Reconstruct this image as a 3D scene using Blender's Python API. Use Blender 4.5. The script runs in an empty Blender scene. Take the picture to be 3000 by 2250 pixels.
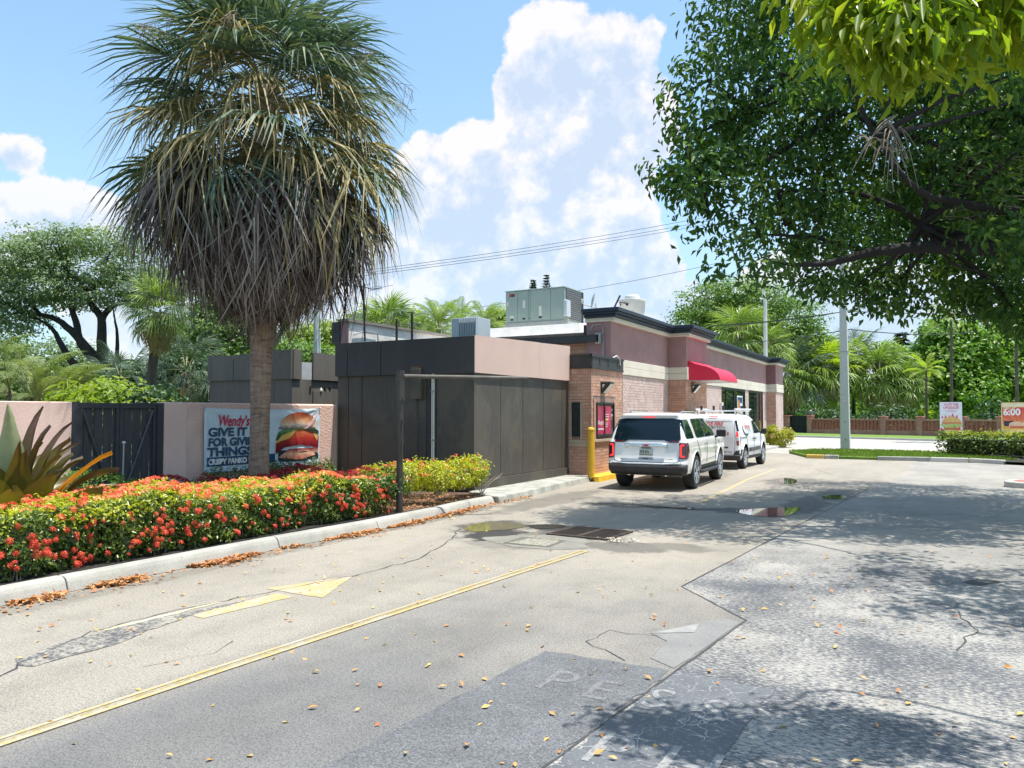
import bpy, bmesh, math, random
import numpy as np
from mathutils import Vector, Matrix, Euler
from mathutils.bvhtree import BVHTree
from mathutils.geometry import tessellate_polygon
random.seed(7); rng = np.random.default_rng(7)
SC = bpy.context.scene; COL = SC.collection
R_ = math.radians; PI = math.pi

# ------------------------------------------------------------------ camera
FPX = 2253.0; EYE = 1.75
PITCH = math.atan((1210 - 1125) / FPX); YAW = R_(28.810)
cam_d = bpy.data.cameras.new('camera'); cam = bpy.data.objects.new('camera', cam_d); COL.objects.link(cam)
cam_d.sensor_width = 36; cam_d.lens = FPX / 3000 * 36; cam_d.clip_start = 0.05; cam_d.clip_end = 6000
cam.location = (0, 0, EYE); cam.rotation_euler = (PI / 2 + PITCH, 0, YAW); SC.camera = cam
# survey helpers: sight lines taken from the camera position (3000 px wide photograph)
_cy, _sy = math.cos(YAW), math.sin(YAW)
_rt = np.array([_cy, _sy, 0.]); _f0 = np.array([-_sy, _cy, 0.]); _up = np.array([0, 0, 1.])
_fw = _f0 * math.cos(PITCH) + _up * math.sin(PITCH); _u = -_f0 * math.sin(PITCH) + _up * math.cos(PITCH)
_C = np.array([0, 0, EYE])
def ray(px, py): return _fw + _rt * (px - 1500) / FPX - _u * (py - 1125) / FPX
def G(px, py, z=0.): d = ray(px, py); return _C + d * ((z - EYE) / d[2])
def AX(px, py, x): d = ray(px, py); return _C + d * (x / d[0])
def AY(px, py, y): d = ray(px, py); return _C + d * (y / d[1])
def V(px, py, fwd): return _C + ray(px, py) * fwd

# ------------------------------------------------------------------ light
SUN_DIR = Vector((0.26, 0.075, 1.0)).normalized()
sun_el = math.asin(SUN_DIR.z); sun_az = math.atan2(SUN_DIR.x, SUN_DIR.y)
sd = bpy.data.lights.new('sun', 'SUN'); sd.energy = 4.8; sd.angle = R_(0.53); sd.color = (1.0, 0.955, 0.88)
so = bpy.data.objects.new('sun', sd); COL.objects.link(so); so.location = (5, -5, 40)
so.rotation_euler = SUN_DIR.to_track_quat('Z', 'Y').to_euler()
SC.view_settings.view_transform = 'Standard'; SC.view_settings.look = 'None'
SC.view_settings.exposure = 0.70; SC.view_settings.gamma = 1.0; SC.view_settings.use_curve_mapping = False

world = bpy.data.worlds.new('World'); SC.world = world; world.use_nodes = True
wt = world.node_tree; wt.nodes.clear()
def wn(t, **k):
    n = wt.nodes.new(t)
    for a, b in k.items(): setattr(n, a, b)
    return n
def wl(a, b): wt.links.new(a, b)
def wmath(op, a, b=None, c=None, clamp=False):
    n = wn('ShaderNodeMath', operation=op); n.use_clamp = clamp
    for i, x in enumerate((a, b, c)):
        if x is None: continue
        if isinstance(x, (int, float)): n.inputs[i].default_value = x
        else: wl(x, n.inputs[i])
    return n.outputs[0]
sky = wn('ShaderNodeTexSky', sky_type='NISHITA'); sky.sun_disc = False
sky.sun_elevation = sun_el; sky.sun_rotation = sun_az; sky.altitude = 0; sky.air_density = 1.0; sky.dust_density = 1.6; sky.ozone_density = 1.0
tc = wn('ShaderNodeTexCoord'); dirv = tc.outputs['Generated']
# puffy warp of the sight direction
nz = wn('ShaderNodeTexNoise'); nz.inputs['Scale'].default_value = 9; nz.inputs['Detail'].default_value = 7; nz.inputs['Roughness'].default_value = 0.62
wl(dirv, nz.inputs['Vector'])
nz2 = wn('ShaderNodeTexNoise'); nz2.inputs['Scale'].default_value = 26; nz2.inputs['Detail'].default_value = 6; nz2.inputs['Roughness'].default_value = 0.6
wl(dirv, nz2.inputs['Vector'])
# the same noise a little way towards the sun gives the clouds their lit and shaded sides
sh = wn('ShaderNodeVectorMath', operation='ADD'); wl(dirv, sh.inputs[0]); sh.inputs[1].default_value = Vector((-0.012, -0.006, 0.026))
nzs = wn('ShaderNodeTexNoise'); nzs.inputs['Scale'].default_value = 9; nzs.inputs['Detail'].default_value = 7; nzs.inputs['Roughness'].default_value = 0.62
wl(sh.outputs[0], nzs.inputs['Vector'])
def udir(px, py):
    d = ray(px, py); return d / np.linalg.norm(d)
def blobfield(blobs, vec):
    cur = None
    for px, py, r in blobs:
        n = wn('ShaderNodeVectorMath', operation='DISTANCE'); wl(vec, n.inputs[0]); n.inputs[1].default_value = Vector(udir(px, py))
        v = wmath('MULTIPLY_ADD', n.outputs['Value'], -1.0 / (r / FPX), 1.0)
        v = wmath('MULTIPLY', v, r / 150.0) if r < 150 else v
        cur = v if cur is None else wmath('SMOOTH_MAX', cur, v, 0.12)
    return cur
# big cumulus tower, then lower bank of puffs
tower = [(1600, 130, 95), (1680, 190, 120), (1790, 180, 110), (1570, 290, 125), (1720, 330, 190), (1860, 330, 120), (1890, 380, 90), (1560, 420, 130),
         (1380, 450, 100), (1320, 500, 120), (1270, 590, 110), (1420, 560, 190), (1640, 520, 250), (1600, 700, 220), (1380, 700, 190), (1830, 480, 90), (1840, 640, 90), (1870, 720, 90),
         (1850, 800, 150), (1700, 880, 170), (1450, 880, 180), (1200, 760, 130), (1120, 830, 160), (1300, 860, 130), (1950, 905, 90), (1000, 880, 150)]
small = [(120, 690, 130), (20, 720, 110), (230, 665, 90), (260, 740, 120), (60, 460, 40), (2340, 880, 130), (2480, 930, 150), (2650, 960, 150), (2240, 850, 70), (2050, 910, 90),
         (450, 850, 200), (700, 900, 200), (1912, 95, 26), (1828, 98, 26), (-200, 700, 160), (3200, 850, 250), (3500, 700, 300), (-600, 600, 300)]
field = blobfield(tower + small, dirv)
amp = wmath('MULTIPLY_ADD', nz.outputs[0], 1.0, -0.38)
amp2 = wmath('MULTIPLY_ADD', nz2.outputs[0], 0.42, -0.20)
dens = wmath('ADD', field, wmath('ADD', amp, amp2))
cov = wn('ShaderNodeMapRange', interpolation_type='SMOOTHSTEP'); wl(dens, cov.inputs[0]); cov.inputs[1].default_value = 0.0; cov.inputs[2].default_value = 0.11
# lit puffs versus blue-grey hollows
emb = wmath('SUBTRACT', nz.outputs[0], nzs.outputs[0])
edge = wn('ShaderNodeMapRange'); wl(dens, edge.inputs[0]); edge.inputs[1].default_value = 0.08; edge.inputs[2].default_value = 0.85; edge.inputs[3].default_value = 0.45; edge.inputs[4].default_value = -0.28
lit = wmath('ADD', wmath('MULTIPLY_ADD', emb, 6.0, 0.42), edge.outputs[0])
crm = wn('ShaderNodeValToRGB'); wl(lit, crm.inputs[0])
crm.color_ramp.elements[0].position = 0.0; crm.color_ramp.elements[0].color = (0.58, 0.69, 0.86, 1)
crm.color_ramp.elements[1].position = 0.85; crm.color_ramp.elements[1].color = (0.93, 0.90, 0.93, 1)
e = crm.color_ramp.elements.new(0.45); e.color = (0.72, 0.78, 0.90, 1)
# cloud fades into the milky air near the horizon
sep = wn('ShaderNodeSeparateXYZ'); wl(dirv, sep.inputs[0])
fade = wn('ShaderNodeMapRange'); wl(sep.outputs[2], fade.inputs[0]); fade.inputs[1].default_value = 0.03; fade.inputs[2].default_value = 0.30; fade.inputs[3].default_value = 0.55; fade.inputs[4].default_value = 0.93
covf = wmath('MULTIPLY', cov.outputs[0], fade.outputs[0], clamp=True)
tint = wn('ShaderNodeMix', data_type='RGBA', blend_type='MULTIPLY'); tint.inputs[0].default_value = 1.0
wl(sky.outputs[0], tint.inputs[6]); tint.inputs[7].default_value = (1.04, 1.24, 1.24, 1)
# milky whitening low down
mist = wn('ShaderNodeMapRange', interpolation_type='SMOOTHSTEP'); wl(sep.outputs[2], mist.inputs[0]); mist.inputs[1].default_value = 0.45; mist.inputs[2].default_value = 0.0; mist.inputs[3].default_value = 0.13; mist.inputs[4].default_value = 0.62
bg = wn('ShaderNodeBackground'); wl(tint.outputs[2], bg.inputs[0]); bg.inputs[1].default_value = 0.135
bgm = wn('ShaderNodeBackground'); bgm.inputs[0].default_value = (0.53, 0.71, 0.86, 1); bgm.inputs[1].default_value = 0.74
mx0 = wn('ShaderNodeMixShader'); wl(mist.outputs[0], mx0.inputs[0]); wl(bg.outputs[0], mx0.inputs[1]); wl(bgm.outputs[0], mx0.inputs[2])
bgc = wn('ShaderNodeBackground'); wl(crm.outputs[0], bgc.inputs[0]); bgc.inputs[1].default_value = 0.69
mxs = wn('ShaderNodeMixShader'); wl(covf, mxs.inputs[0]); wl(mx0.outputs[0], mxs.inputs[1]); wl(bgc.outputs[0], mxs.inputs[2])
wo = wn('ShaderNodeOutputWorld'); wl(mxs.outputs[0], wo.inputs[0])
try: world.cycles.sampling_method = 'MANUAL'; world.cycles.sample_map_resolution = 512
except Exception: pass

# ------------------------------------------------------------------ helpers
ORG = {}
def tag(o, label=None, cat=None, group=None, kind=None):
    if label: o['label'] = label
    if cat: o['category'] = cat
    if group: o['group'] = group
    if kind: o['kind'] = kind
    return o
def thing(name, label, cat, loc=(0, 0, 0), group=None, kind=None):
    o = bpy.data.objects.new(name, None); COL.objects.link(o); o.location = loc; o.empty_display_size = 0.1
    ORG[o.name] = Vector(loc); return tag(o, label, cat, group, kind)
def add(name, me, parent=None, loc=None):
    o = bpy.data.objects.new(name, me); COL.objects.link(o)
    if parent is not None: o.parent = parent; ORG[o.name] = ORG.get(parent.name, Vector())
    else: ORG[o.name] = Vector()
    if loc is not None: o.location = loc
    return o
class MB:
    def __init__(s): s.v = []; s.f = []; s.m = []
    def poly(s, pts, m=0):
        k = len(s.v); s.v += [tuple(p) for p in pts]; s.f.append(tuple(range(k, k + len(pts)))); s.m.append(m)
    def box(s, x0, x1, y0, y1, z0, z1, m=0):
        k = len(s.v); s.v += [(x, y, z) for z in (z0, z1) for x, y in ((x0, y0), (x1, y0), (x1, y1), (x0, y1))]
        for q in ((3, 2, 1, 0), (4, 5, 6, 7), (0, 1, 5, 4), (1, 2, 6, 5), (2, 3, 7, 6), (3, 0, 4, 7)): s.f.append(tuple(k + i for i in q)); s.m.append(m)
        return s
    def obox(s, c, size, rz=0, rx=0, ry=0, m=0):
        M_ = Matrix.Translation(c) @ Euler((rx, ry, rz)).to_matrix().to_4x4(); a, b, d = [q / 2 for q in size]; k = len(s.v)
        s.v += [tuple(M_ @ Vector((x, y, z))) for z in (-d, d) for x, y in ((-a, -b), (a, -b), (a, b), (-a, b))]
        for q in ((3, 2, 1, 0), (4, 5, 6, 7), (0, 1, 5, 4), (1, 2, 6, 5), (2, 3, 7, 6), (3, 0, 4, 7)): s.f.append(tuple(k + i for i in q)); s.m.append(m)
        return s
    def tube(s, pts, rad, n=8, cap=True, m=0):
        pts = [Vector(p) for p in pts]; k0 = len(s.v)
        if not hasattr(rad, '__len__'): rad = [rad] * len(pts)
        up = None
        for i, p in enumerate(pts):
            t = (pts[min(i + 1, len(pts) - 1)] - pts[max(i - 1, 0)]); t = t.normalized() if t.length > 1e-9 else Vector((0, 0, 1))
            if up is None:
                up = t.orthogonal().normalized()
            up = (up - t * up.dot(t)); up = up.normalized() if up.length > 1e-6 else t.orthogonal().normalized()
            w = t.cross(up)
            for j in range(n):
                a = 2 * PI * j / n; s.v.append(tuple(p + (up * math.cos(a) + w * math.sin(a)) * rad[i]))
        for i in range(len(pts) - 1):
            for j in range(n):
                a, b = k0 + i * n + j, k0 + i * n + (j + 1) % n; s.f.append((a, b, b + n, a + n)); s.m.append(m)
        if cap:
            s.f.append(tuple(k0 + j for j in reversed(range(n)))); s.m.append(m)
            s.f.append(tuple(k0 + (len(pts) - 1) * n + j for j in range(n))); s.m.append(m)
        return s
    def lathe(s, prof, c=(0, 0, 0), n=20, m=0, axis='z'):
        k0 = len(s.v)
        for r, z in prof:
            for j in range(n):
                a = 2 * PI * j / n
                p = (r * math.cos(a), r * math.sin(a), z) if axis == 'z' else ((z, r * math.cos(a), r * math.sin(a)) if axis == 'x' else (r * math.sin(a), z, r * math.cos(a)))
                s.v.append((c[0] + p[0], c[1] + p[1], c[2] + p[2]))
        for i in range(len(prof) - 1):
            for j in range(n):
                a, b = k0 + i * n + j, k0 + i * n + (j + 1) % n; s.f.append((a, b, b + n, a + n)); s.m.append(m)
        s.f.append(tuple(k0 + j for j in reversed(range(n)))); s.m.append(m)
        s.f.append(tuple(k0 + (len(prof) - 1) * n + j for j in range(n))); s.m.append(m)
        return s
    def prism(s, poly, f0, f1, m=0):
        """poly: 2-D outline; f0,f1 turn a 2-D point into the 3-D point on either end"""
        k = len(s.v); n = len(poly); s.v += [tuple(f0(p)) for p in poly] + [tuple(f1(p)) for p in poly]
        s.f.append(tuple(k + i for i in reversed(range(n)))); s.m.append(m); s.f.append(tuple(k + n + i for i in range(n))); s.m.append(m)
        for i in range(n): j = (i + 1) % n; s.f.append((k + i, k + j, k + n + j, k + n + i)); s.m.append(m)
        return s
    def mesh(s, name, mats, org=None, smooth=False, bevel=0, seg=1):
        me = bpy.data.meshes.new(name); o = org or Vector()
        me.from_pydata([(x - o[0], y - o[1], z - o[2]) for x, y, z in s.v], [], s.f)
        for m_ in (mats if isinstance(mats, (list, tuple)) else [mats]): me.materials.append(m_)
        if any(s.m): me.polygons.foreach_set('material_index', s.m)
        b = bmesh.new(); b.from_mesh(me); bmesh.ops.recalc_face_normals(b, faces=b.faces)
        if bevel: bmesh.ops.bevel(b, geom=list(b.edges), offset=bevel, segments=seg, affect='EDGES', profile=0.5, clamp_overlap=True)
        b.to_mesh(me); b.free()
        if smooth: me.polygons.foreach_set('use_smooth', [True] * len(me.polygons))
        me.update(); return me
    def build(s, name, mats, parent=None, smooth=False, bevel=0, seg=1):
        org = ORG.get(parent.name) if parent is not None else None
        return add(name, s.mesh(name, mats, org, smooth, bevel, seg), parent)
def sharp(o, ang=35):
    me = o.data; b = bmesh.new(); b.from_mesh(me)
    for e in b.edges:
        e.smooth = not (len(e.link_faces) == 2 and e.calc_face_angle(0) > R_(ang))
    for f in b.faces: f.smooth = True
    b.to_mesh(me); b.free(); return o
def boxo(name, mat_, parent, *a, bevel=0): return MB().box(*a).build(name, mat_, parent, bevel=bevel)
def sheet(name, pts, z, mat_, parent=None, sub=0):
    m = MB(); tri = tessellate_polygon([[Vector((p[0], p[1], 0)) for p in pts]])
    m.v = [(p[0], p[1], z) for p in pts]; m.f = [tuple(t) for t in tri]; m.m = [0] * len(m.f)
    o = m.build(name, mat_, parent)
    for p in o.data.polygons:
        if p.normal.z < 0: o.data.flip_normals(); break
    return o
def blobpoly(cx, cy, rx, ry, n=28, jag=0.18, rot=0, seed=0):
    r = random.Random(seed); ph = [r.uniform(0, 6.28) for _ in range(5)]
    out = []
    for i in range(n):
        a = 2 * PI * i / n; k = 1 + jag * (math.sin(2 * a + ph[0]) * .5 + math.sin(3 * a + ph[1]) * .5 + math.sin(5 * a + ph[2]) * .35 + math.sin(9 * a + ph[3]) * .2)
        x, y = rx * k * math.cos(a), ry * k * math.sin(a); out.append((cx + x * math.cos(rot) - y * math.sin(rot), cy + x * math.sin(rot) + y * math.cos(rot)))
    return out
def text_mb(s, size, place, shear=0, offset=0.0, align='LEFT', sx=1.0, space=1.0):
    """lettering as flat polygons; place turns (u, v) into the point on the thing's surface"""
    c = bpy.data.curves.new('lettering', 'FONT'); c.body = s; c.size = size; c.shear = shear; c.offset = offset; c.align_x = align; c.fill_mode = 'FRONT'; c.resolution_u = 3; c.space_character = space
    o = bpy.data.objects.new('lettering', c); COL.objects.link(o)
    me = bpy.data.meshes.new_from_object(o.evaluated_get(bpy.context.evaluated_depsgraph_get()))
    m = MB(); m.v = [tuple(place(v.co.x * sx, v.co.y)) for v in me.vertices]; m.f = [tuple(p.vertices) for p in me.polygons]; m.m = [0] * len(m.f)
    bpy.data.objects.remove(o); bpy.data.meshes.remove(me); bpy.data.curves.remove(c)
    return m
def join_mb(*ms):
    r = MB()
    for m in ms:
        k = len(r.v); r.v += m.v; r.f += [tuple(i + k for i in f) for f in m.f]; r.m += m.m
    return r
def inst(name, me, parent, loc, rot=(0, 0, 0), scale=(1, 1, 1)):
    o = bpy.data.objects.new(name, me); COL.objects.link(o); o.parent = parent
    l = Vector(loc) - ORG.get(parent.name, Vector()) if parent is not None else Vector(loc)
    o.location = l; o.rotation_euler = rot; o.scale = scale; ORG[o.name] = Vector(loc); return o
def copy_tree(o, parent=None, keep=None):
    c = o.copy(); COL.objects.link(c); c.parent = parent
    for ch in list(keep[o.name] if keep else o.children): copy_tree(ch, c, keep)
    return c

# ------------------------------------------------------------------ materials
class NT:
    def __init__(s, name):
        s.mat = bpy.data.materials.new(name); s.mat.use_nodes = True; s.t = s.mat.node_tree; s.t.nodes.clear()
        s.out = s.n('ShaderNodeOutputMaterial')
    def n(s, t, **k):
        q = s.t.nodes.new(t)
        for a, b in k.items(): setattr(q, a, b)
        return q
    def l(s, a, b): s.t.links.new(a, b)
    def pos(s):
        return s.n('ShaderNodeNewGeometry').outputs['Position']
    def noise(s, scale, detail=5, rough=0.55, vec=None, stretch=None):
        q = s.n('ShaderNodeTexNoise'); q.inputs['Scale'].default_value = scale; q.inputs['Detail'].default_value = detail; q.inputs['Roughness'].default_value = rough
        vec = vec or s.pos()
        if stretch:
            mp = s.n('ShaderNodeMapping'); mp.inputs['Scale'].default_value = stretch; s.l(vec, mp.inputs['Vector']); vec = mp.outputs[0]
        s.l(vec, q.inputs['Vector']); return q.outputs[0]
    def ramp(s, fac, stops):
        q = s.n('ShaderNodeValToRGB'); s.l(fac, q.inputs[0]); el = q.color_ramp.elements
        while len(el) < len(stops): el.new(0.5)
        for e_, (p, c) in zip(el, stops): e_.position = p; e_.color = (c[0], c[1], c[2], 1) if hasattr(c, '__len__') else (c, c, c, 1)
        return q.outputs[0]
    def mix(s, fac, a, b, mode='MIX'):
        q = s.n('ShaderNodeMix', data_type='RGBA', blend_type=mode)
        for i, x in ((0, fac), (6, a), (7, b)):
            if isinstance(x, (int, float)): q.inputs[i].default_value = x
            elif isinstance(x, tuple): q.inputs[i].default_value = (x[0], x[1], x[2], 1)
            else: s.l(x, q.inputs[i])
        return q.outputs[2]
    def math(s, op, a, b=None, clamp=False):
        q = s.n('ShaderNodeMath', operation=op); q.use_clamp = clamp
        for i, x in enumerate((a, b)):
            if x is None: continue
            if isinstance(x, (int, float)): q.inputs[i].default_value = x
            else: s.l(x, q.inputs[i])
        return q.outputs[0]
    def bsdf(s, col, rough=0.6, metal=0, spec=0.5, coat=0, bump=None, bstr=0.3, bdist=0.01):
        q = s.n('ShaderNodeBsdfPrincipled')
        if isinstance(col, tuple): q.inputs['Base Color'].default_value = (col[0], col[1], col[2], 1)
        else: s.l(col, q.inputs['Base Color'])
        if isinstance(rough, (int, float)): q.inputs['Roughness'].default_value = rough
        else: s.l(rough, q.inputs['Roughness'])
        q.inputs['Metallic'].default_value = metal; q.inputs['Specular IOR Level'].default_value = spec; q.inputs['Coat Weight'].default_value = coat; q.inputs['Coat Roughness'].default_value = 0.04
        if bump is not None:
            b = s.n('ShaderNodeBump'); b.inputs['Strength'].default_value = bstr; b.inputs['Distance'].default_value = bdist; s.l(bump, b.inputs['Height']); s.l(b.outputs[0], q.inputs['Normal'])
        return q
    def done(s, sh): s.l(sh.outputs[0], s.out.inputs[0]); return s.mat
def pm(name, c1, c2=None, scale=3.0, rough=0.6, metal=0, spec=0.5, coat=0, bscale=0, bstr=0.3, bdist=0.01, fine=0.0, stretch=None):
    """general surface: two-tone mottling, fine grain and relief"""
    t = NT(name); c2 = c2 or tuple(x * 0.82 for x in c1)
    col = t.mix(t.ramp(t.noise(scale, 6, 0.6, stretch=stretch), [(0.35, 0.0), (0.65, 1.0)]), c1, c2)
    if fine: col = t.mix(fine, col, t.ramp(t.noise(scale * 40, 3, 0.7), [(0.35, 0.25), (0.65, 1.0)]), 'MULTIPLY')
    bp = t.noise(bscale, 5, 0.6) if bscale else None
    return t.done(t.bsdf(col, rough, metal, spec, coat, bp, bstr, bdist))
def leafmat(name, cols, trans=0.35, rough=0.45, spec=0.4, tmul=(1.25, 1.35, 0.55)):
    """foliage: every leaf its own tint, light shining through"""
    t = NT(name); g = t.n('ShaderNodeNewGeometry'); k = len(cols)
    big = t.noise(0.9, 3, 0.5)
    f = t.math('ADD', t.math('MULTIPLY', g.outputs['Random Per Island'], 0.75), t.math('MULTIPLY', t.math('SUBTRACT', big, 0.5), 0.9), )
    f = t.math('ADD', f, 0.12, clamp=True)
    col = t.ramp(f, [(i / max(1, k - 1), c) for i, c in enumerate(cols)])
    p = t.bsdf(col, rough, 0, spec)
    tr = t.n('ShaderNodeBsdfTranslucent'); t.l(t.mix(1.0, col, tmul, 'MULTIPLY'), tr.inputs[0])
    m = t.n('ShaderNodeMixShader'); m.inputs[0].default_value = trans; t.l(p.outputs[0], m.inputs[1]); t.l(tr.outputs[0], m.inputs[2])
    return t.done(m)
def glassmat(name, col=(0.02, 0.03, 0.035), rough=0.03, spec=0.9):
    t = NT(name); return t.done(t.bsdf(col, rough, 0, spec, 0.3))
def emis(name, col, st):
    t = NT(name); q = t.bsdf(col, 0.3); q.inputs['Emission Color'].default_value = (col[0], col[1], col[2], 1); q.inputs['Emission Strength'].default_value = st; return t.done(q)
# ================================================================== GROUND
def asphalt(name, warm, cool, mode):
    t = NT(name); P = t.pos(); sx = t.n('ShaderNodeSeparateXYZ'); t.l(P, sx.inputs[0]); x, y = sx.outputs[0], sx.outputs[1]
    wob = t.noise(0.7, 4, 0.6)
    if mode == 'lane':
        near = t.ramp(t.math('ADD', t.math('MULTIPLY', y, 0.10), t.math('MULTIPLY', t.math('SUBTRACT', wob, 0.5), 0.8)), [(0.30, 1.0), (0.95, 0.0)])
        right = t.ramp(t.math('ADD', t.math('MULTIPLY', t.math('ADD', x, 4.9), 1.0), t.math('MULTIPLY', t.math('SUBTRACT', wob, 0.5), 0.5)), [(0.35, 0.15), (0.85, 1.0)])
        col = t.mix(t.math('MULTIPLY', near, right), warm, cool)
    else:
        col = t.mix(t.ramp(wob, [(0.4, 0.0), (0.62, 1.0)]), warm, cool)
    # stone in the worn surface
    sp = t.noise(95, 2, 0.75); sp2 = t.noise(42, 3, 0.7)
    if mode == 'slab':
        chips = t.noise(30, 4, 0.75, stretch=(0.8, 1.6, 1)); cov_ = t.noise(0.9, 3, 0.6)
        k = t.math('ADD', chips, t.math('MULTIPLY', t.math('SUBTRACT', cov_, 0.5), 0.55))
        far_ = t.ramp(t.math('MULTIPLY', y, 0.05), [(0.42, 0.0), (0.62, 1.0)])
        cc = t.ramp(k, [(0.41, (0.080, 0.086, 0.098)), (0.49, (0.165, 0.165, 0.165)), (0.57, (0.335, 0.318, 0.288))])
        col = t.mix(far_, cc, col)
    else:
        col = t.mix(0.75, col, t.ramp(sp, [(0.36, 0.35), (0.5, 0.95), (0.66, 1.30)]), 'MULTIPLY')
        col = t.mix(0.55, col, t.ramp(sp2, [(0.36, 0.55), (0.55, 1.05)]), 'MULTIPLY')
    # broad tyre-polished and dirty patches
    dirt = t.noise(0.35, 5, 0.65, stretch=(2.2, 0.6, 1)); col = t.mix(0.5, col, t.ramp(dirt, [(0.34, 0.66), (0.56, 1.05)]), 'MULTIPLY')
    d2 = t.noise(2.4, 6, 0.7); col = t.mix(0.35, col, t.ramp(d2, [(0.34, 0.6), (0.5, 1.0)]), 'MULTIPLY')
    wetf = None
    if mode in ('lane', 'slab'):
        n3 = t.noise(3.2, 5, 0.65)
        for cx, cy, rx, ry, st in ((-5.2, 10.62, .62, .26, 1.0), (-5.6, 9.75, .45, .75, 1.), (-6.0, 10.3, .6, .85, .8), (-4.6, 10.3, .8, .85, .75), (-6.75, 14.0, .55, 2.6, .42), (-5.2, 13.9, .9, .35, .75), (-4.1, 13.95, 1.2, .24, .95),
                                   (-2.9, 14.1, 1.0, .45, .9), (-2.2, 15.6, .45, 1.9, .75), (-1.9, 18.0, .42, 1.9, .65), (-3.1, 20.7, .9, 1.5, .55), (-5.9, 20.0, 1.0, 4.6, .5), (-5.1, 9.35, .9, .8, .35), (-3.6, 9.6, .7, .5, .6), (-3.0, 9.9, .6, .35, .5),
                                   (-7.3, 9.5, .25, 4.0, .35), (-7.2, 4.5, .2, 3.0, .25)):
            mp = t.n('ShaderNodeMapping'); mp.inputs['Location'].default_value = (-cx / rx, -cy / ry, 0); mp.inputs['Scale'].default_value = (1 / rx, 1 / ry, 0); t.l(P, mp.inputs['Vector'])
            ln = t.n('ShaderNodeVectorMath', operation='LENGTH'); t.l(mp.outputs[0], ln.inputs[0])
            v = t.math('SUBTRACT', 1.0, t.math('ADD', ln.outputs['Value'], t.math('MULTIPLY', t.math('SUBTRACT', n3, 0.5), 1.7)))
            v = t.math('MULTIPLY', t.ramp(v, [(0.0, 0.0), (0.3, 1.0)]), st)
            wetf = v if wetf is None else t.math('MAXIMUM', wetf, v)
        col = t.mix(wetf, col, t.mix(1.0, col, (0.14, 0.145, 0.15), 'MULTIPLY'))
        rough = t.math('SUBTRACT', 0.88, t.math('MULTIPLY', wetf, 0.28))
    else: rough = 0.88
    bp = t.math('ADD', sp, sp2)
    return t.done(t.bsdf(col, rough, 0, 0.35, 0, bp, 0.55, 0.006))
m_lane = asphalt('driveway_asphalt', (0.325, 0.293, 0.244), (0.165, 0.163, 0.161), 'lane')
m_slab = asphalt('slab_asphalt', (0.300, 0.280, 0.245), (0.250, 0.238, 0.214), 'slab')
m_earth = pm('grassy_earth', (0.10, 0.15, 0.035), (0.07, 0.10, 0.03), 1.5, 0.95, bscale=30, fine=0.5)
m_conc = pm('concrete', (0.56, 0.54, 0.49), (0.47, 0.45, 0.41), 1.6, 0.85, bscale=60, bstr=0.25, bdist=0.004, fine=0.35)
m_conc2 = pm('stained_concrete', (0.50, 0.49, 0.44), (0.24, 0.25, 0.22), 2.4, 0.85, bscale=60, bstr=0.4, bdist=0.006, fine=0.45)
m_street = pm('street_concrete', (0.42, 0.39, 0.345), (0.36, 0.335, 0.30), 0.4, 0.85, fine=0.2, stretch=(0.3, 2, 1))
m_mulch = pm('mulch', (0.20, 0.115, 0.075), (0.07, 0.045, 0.035), 9, 0.95, bscale=35, bstr=0.9, bdist=0.03, fine=0.6)
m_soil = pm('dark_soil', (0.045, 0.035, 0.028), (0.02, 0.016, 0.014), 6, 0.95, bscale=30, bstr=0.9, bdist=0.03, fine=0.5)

def struct(o): o['kind'] = 'structure'; return o
gm = MB(); gm.v = [(-2500, -1500, -0.06), (2500, -1500, -0.06), (2500, 3500, -0.06), (-2500, 3500, -0.06)]; gm.f = [(0, 1, 2, 3)]; gm.m = [0]
struct(gm.build('ground', m_earth))
JT = [(-1.95, -3), (-1.73, 3.46), (-1.43, 6.70), (-2.27, 7.68), (-1.39, 19.7)]
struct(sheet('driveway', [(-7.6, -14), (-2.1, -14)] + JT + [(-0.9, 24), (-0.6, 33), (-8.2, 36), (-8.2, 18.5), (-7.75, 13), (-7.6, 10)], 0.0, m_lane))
struct(sheet('parking_lot', [(-2.1, -14), (45, -14), (45, 31.2), (-0.6, 31.5), (-0.6, 33), (-0.9, 24)] + JT[::-1], 0.0, m_slab))
jm = MB()
for (a, b) in zip(JT[:-1], JT[1:]):
    d = Vector((b[0] - a[0], b[1] - a[1])).normalized(); n = Vector((-d.y, d.x))
    k = 14; prev = None
    for i in range(k + 1):
        w = 0.006 + 0.007 * random.random(); p = Vector(a).lerp(Vector(b), i / k) + n * random.uniform(-.006, .006); cur = (p - n * w, p + n * w)
        if prev: jm.poly([(*prev[0], .003), (*cur[0], .003), (*cur[1], .003), (*prev[1], .003)])
        prev = cur
m_tar = pm('tar', (0.035, 0.036, 0.04), (0.06, 0.06, 0.062), 20, 0.8)
struct(jm.build('pavement_joint', m_tar))
def crack(pts, w0, name='pavement_crack', jit=.05, seed=1):
    r = random.Random(seed); m = MB(); P = []
    for a, b in zip(pts[:-1], pts[1:]):
        k = max(2, int((Vector(b) - Vector(a)).length / .12))
        for i in range(k): q = Vector(a).lerp(Vector(b), i / k); P.append(q + Vector((r.uniform(-jit, jit), r.uniform(-jit, jit))) * .6)
    P.append(Vector(pts[-1])); prev = None
    for i, p in enumerate(P):
        d = (P[min(i + 1, len(P) - 1)] - P[max(0, i - 1)]).normalized(); n = Vector((-d.y, d.x)); w = w0 * r.uniform(.3, 1); cur = (p - n * w, p + n * w)
        if prev: m.poly([(*prev[0], .005), (*cur[0], .005), (*cur[1], .005), (*prev[1], .005)])
        prev = cur
    return struct(m.build(name, m_tar))
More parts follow.
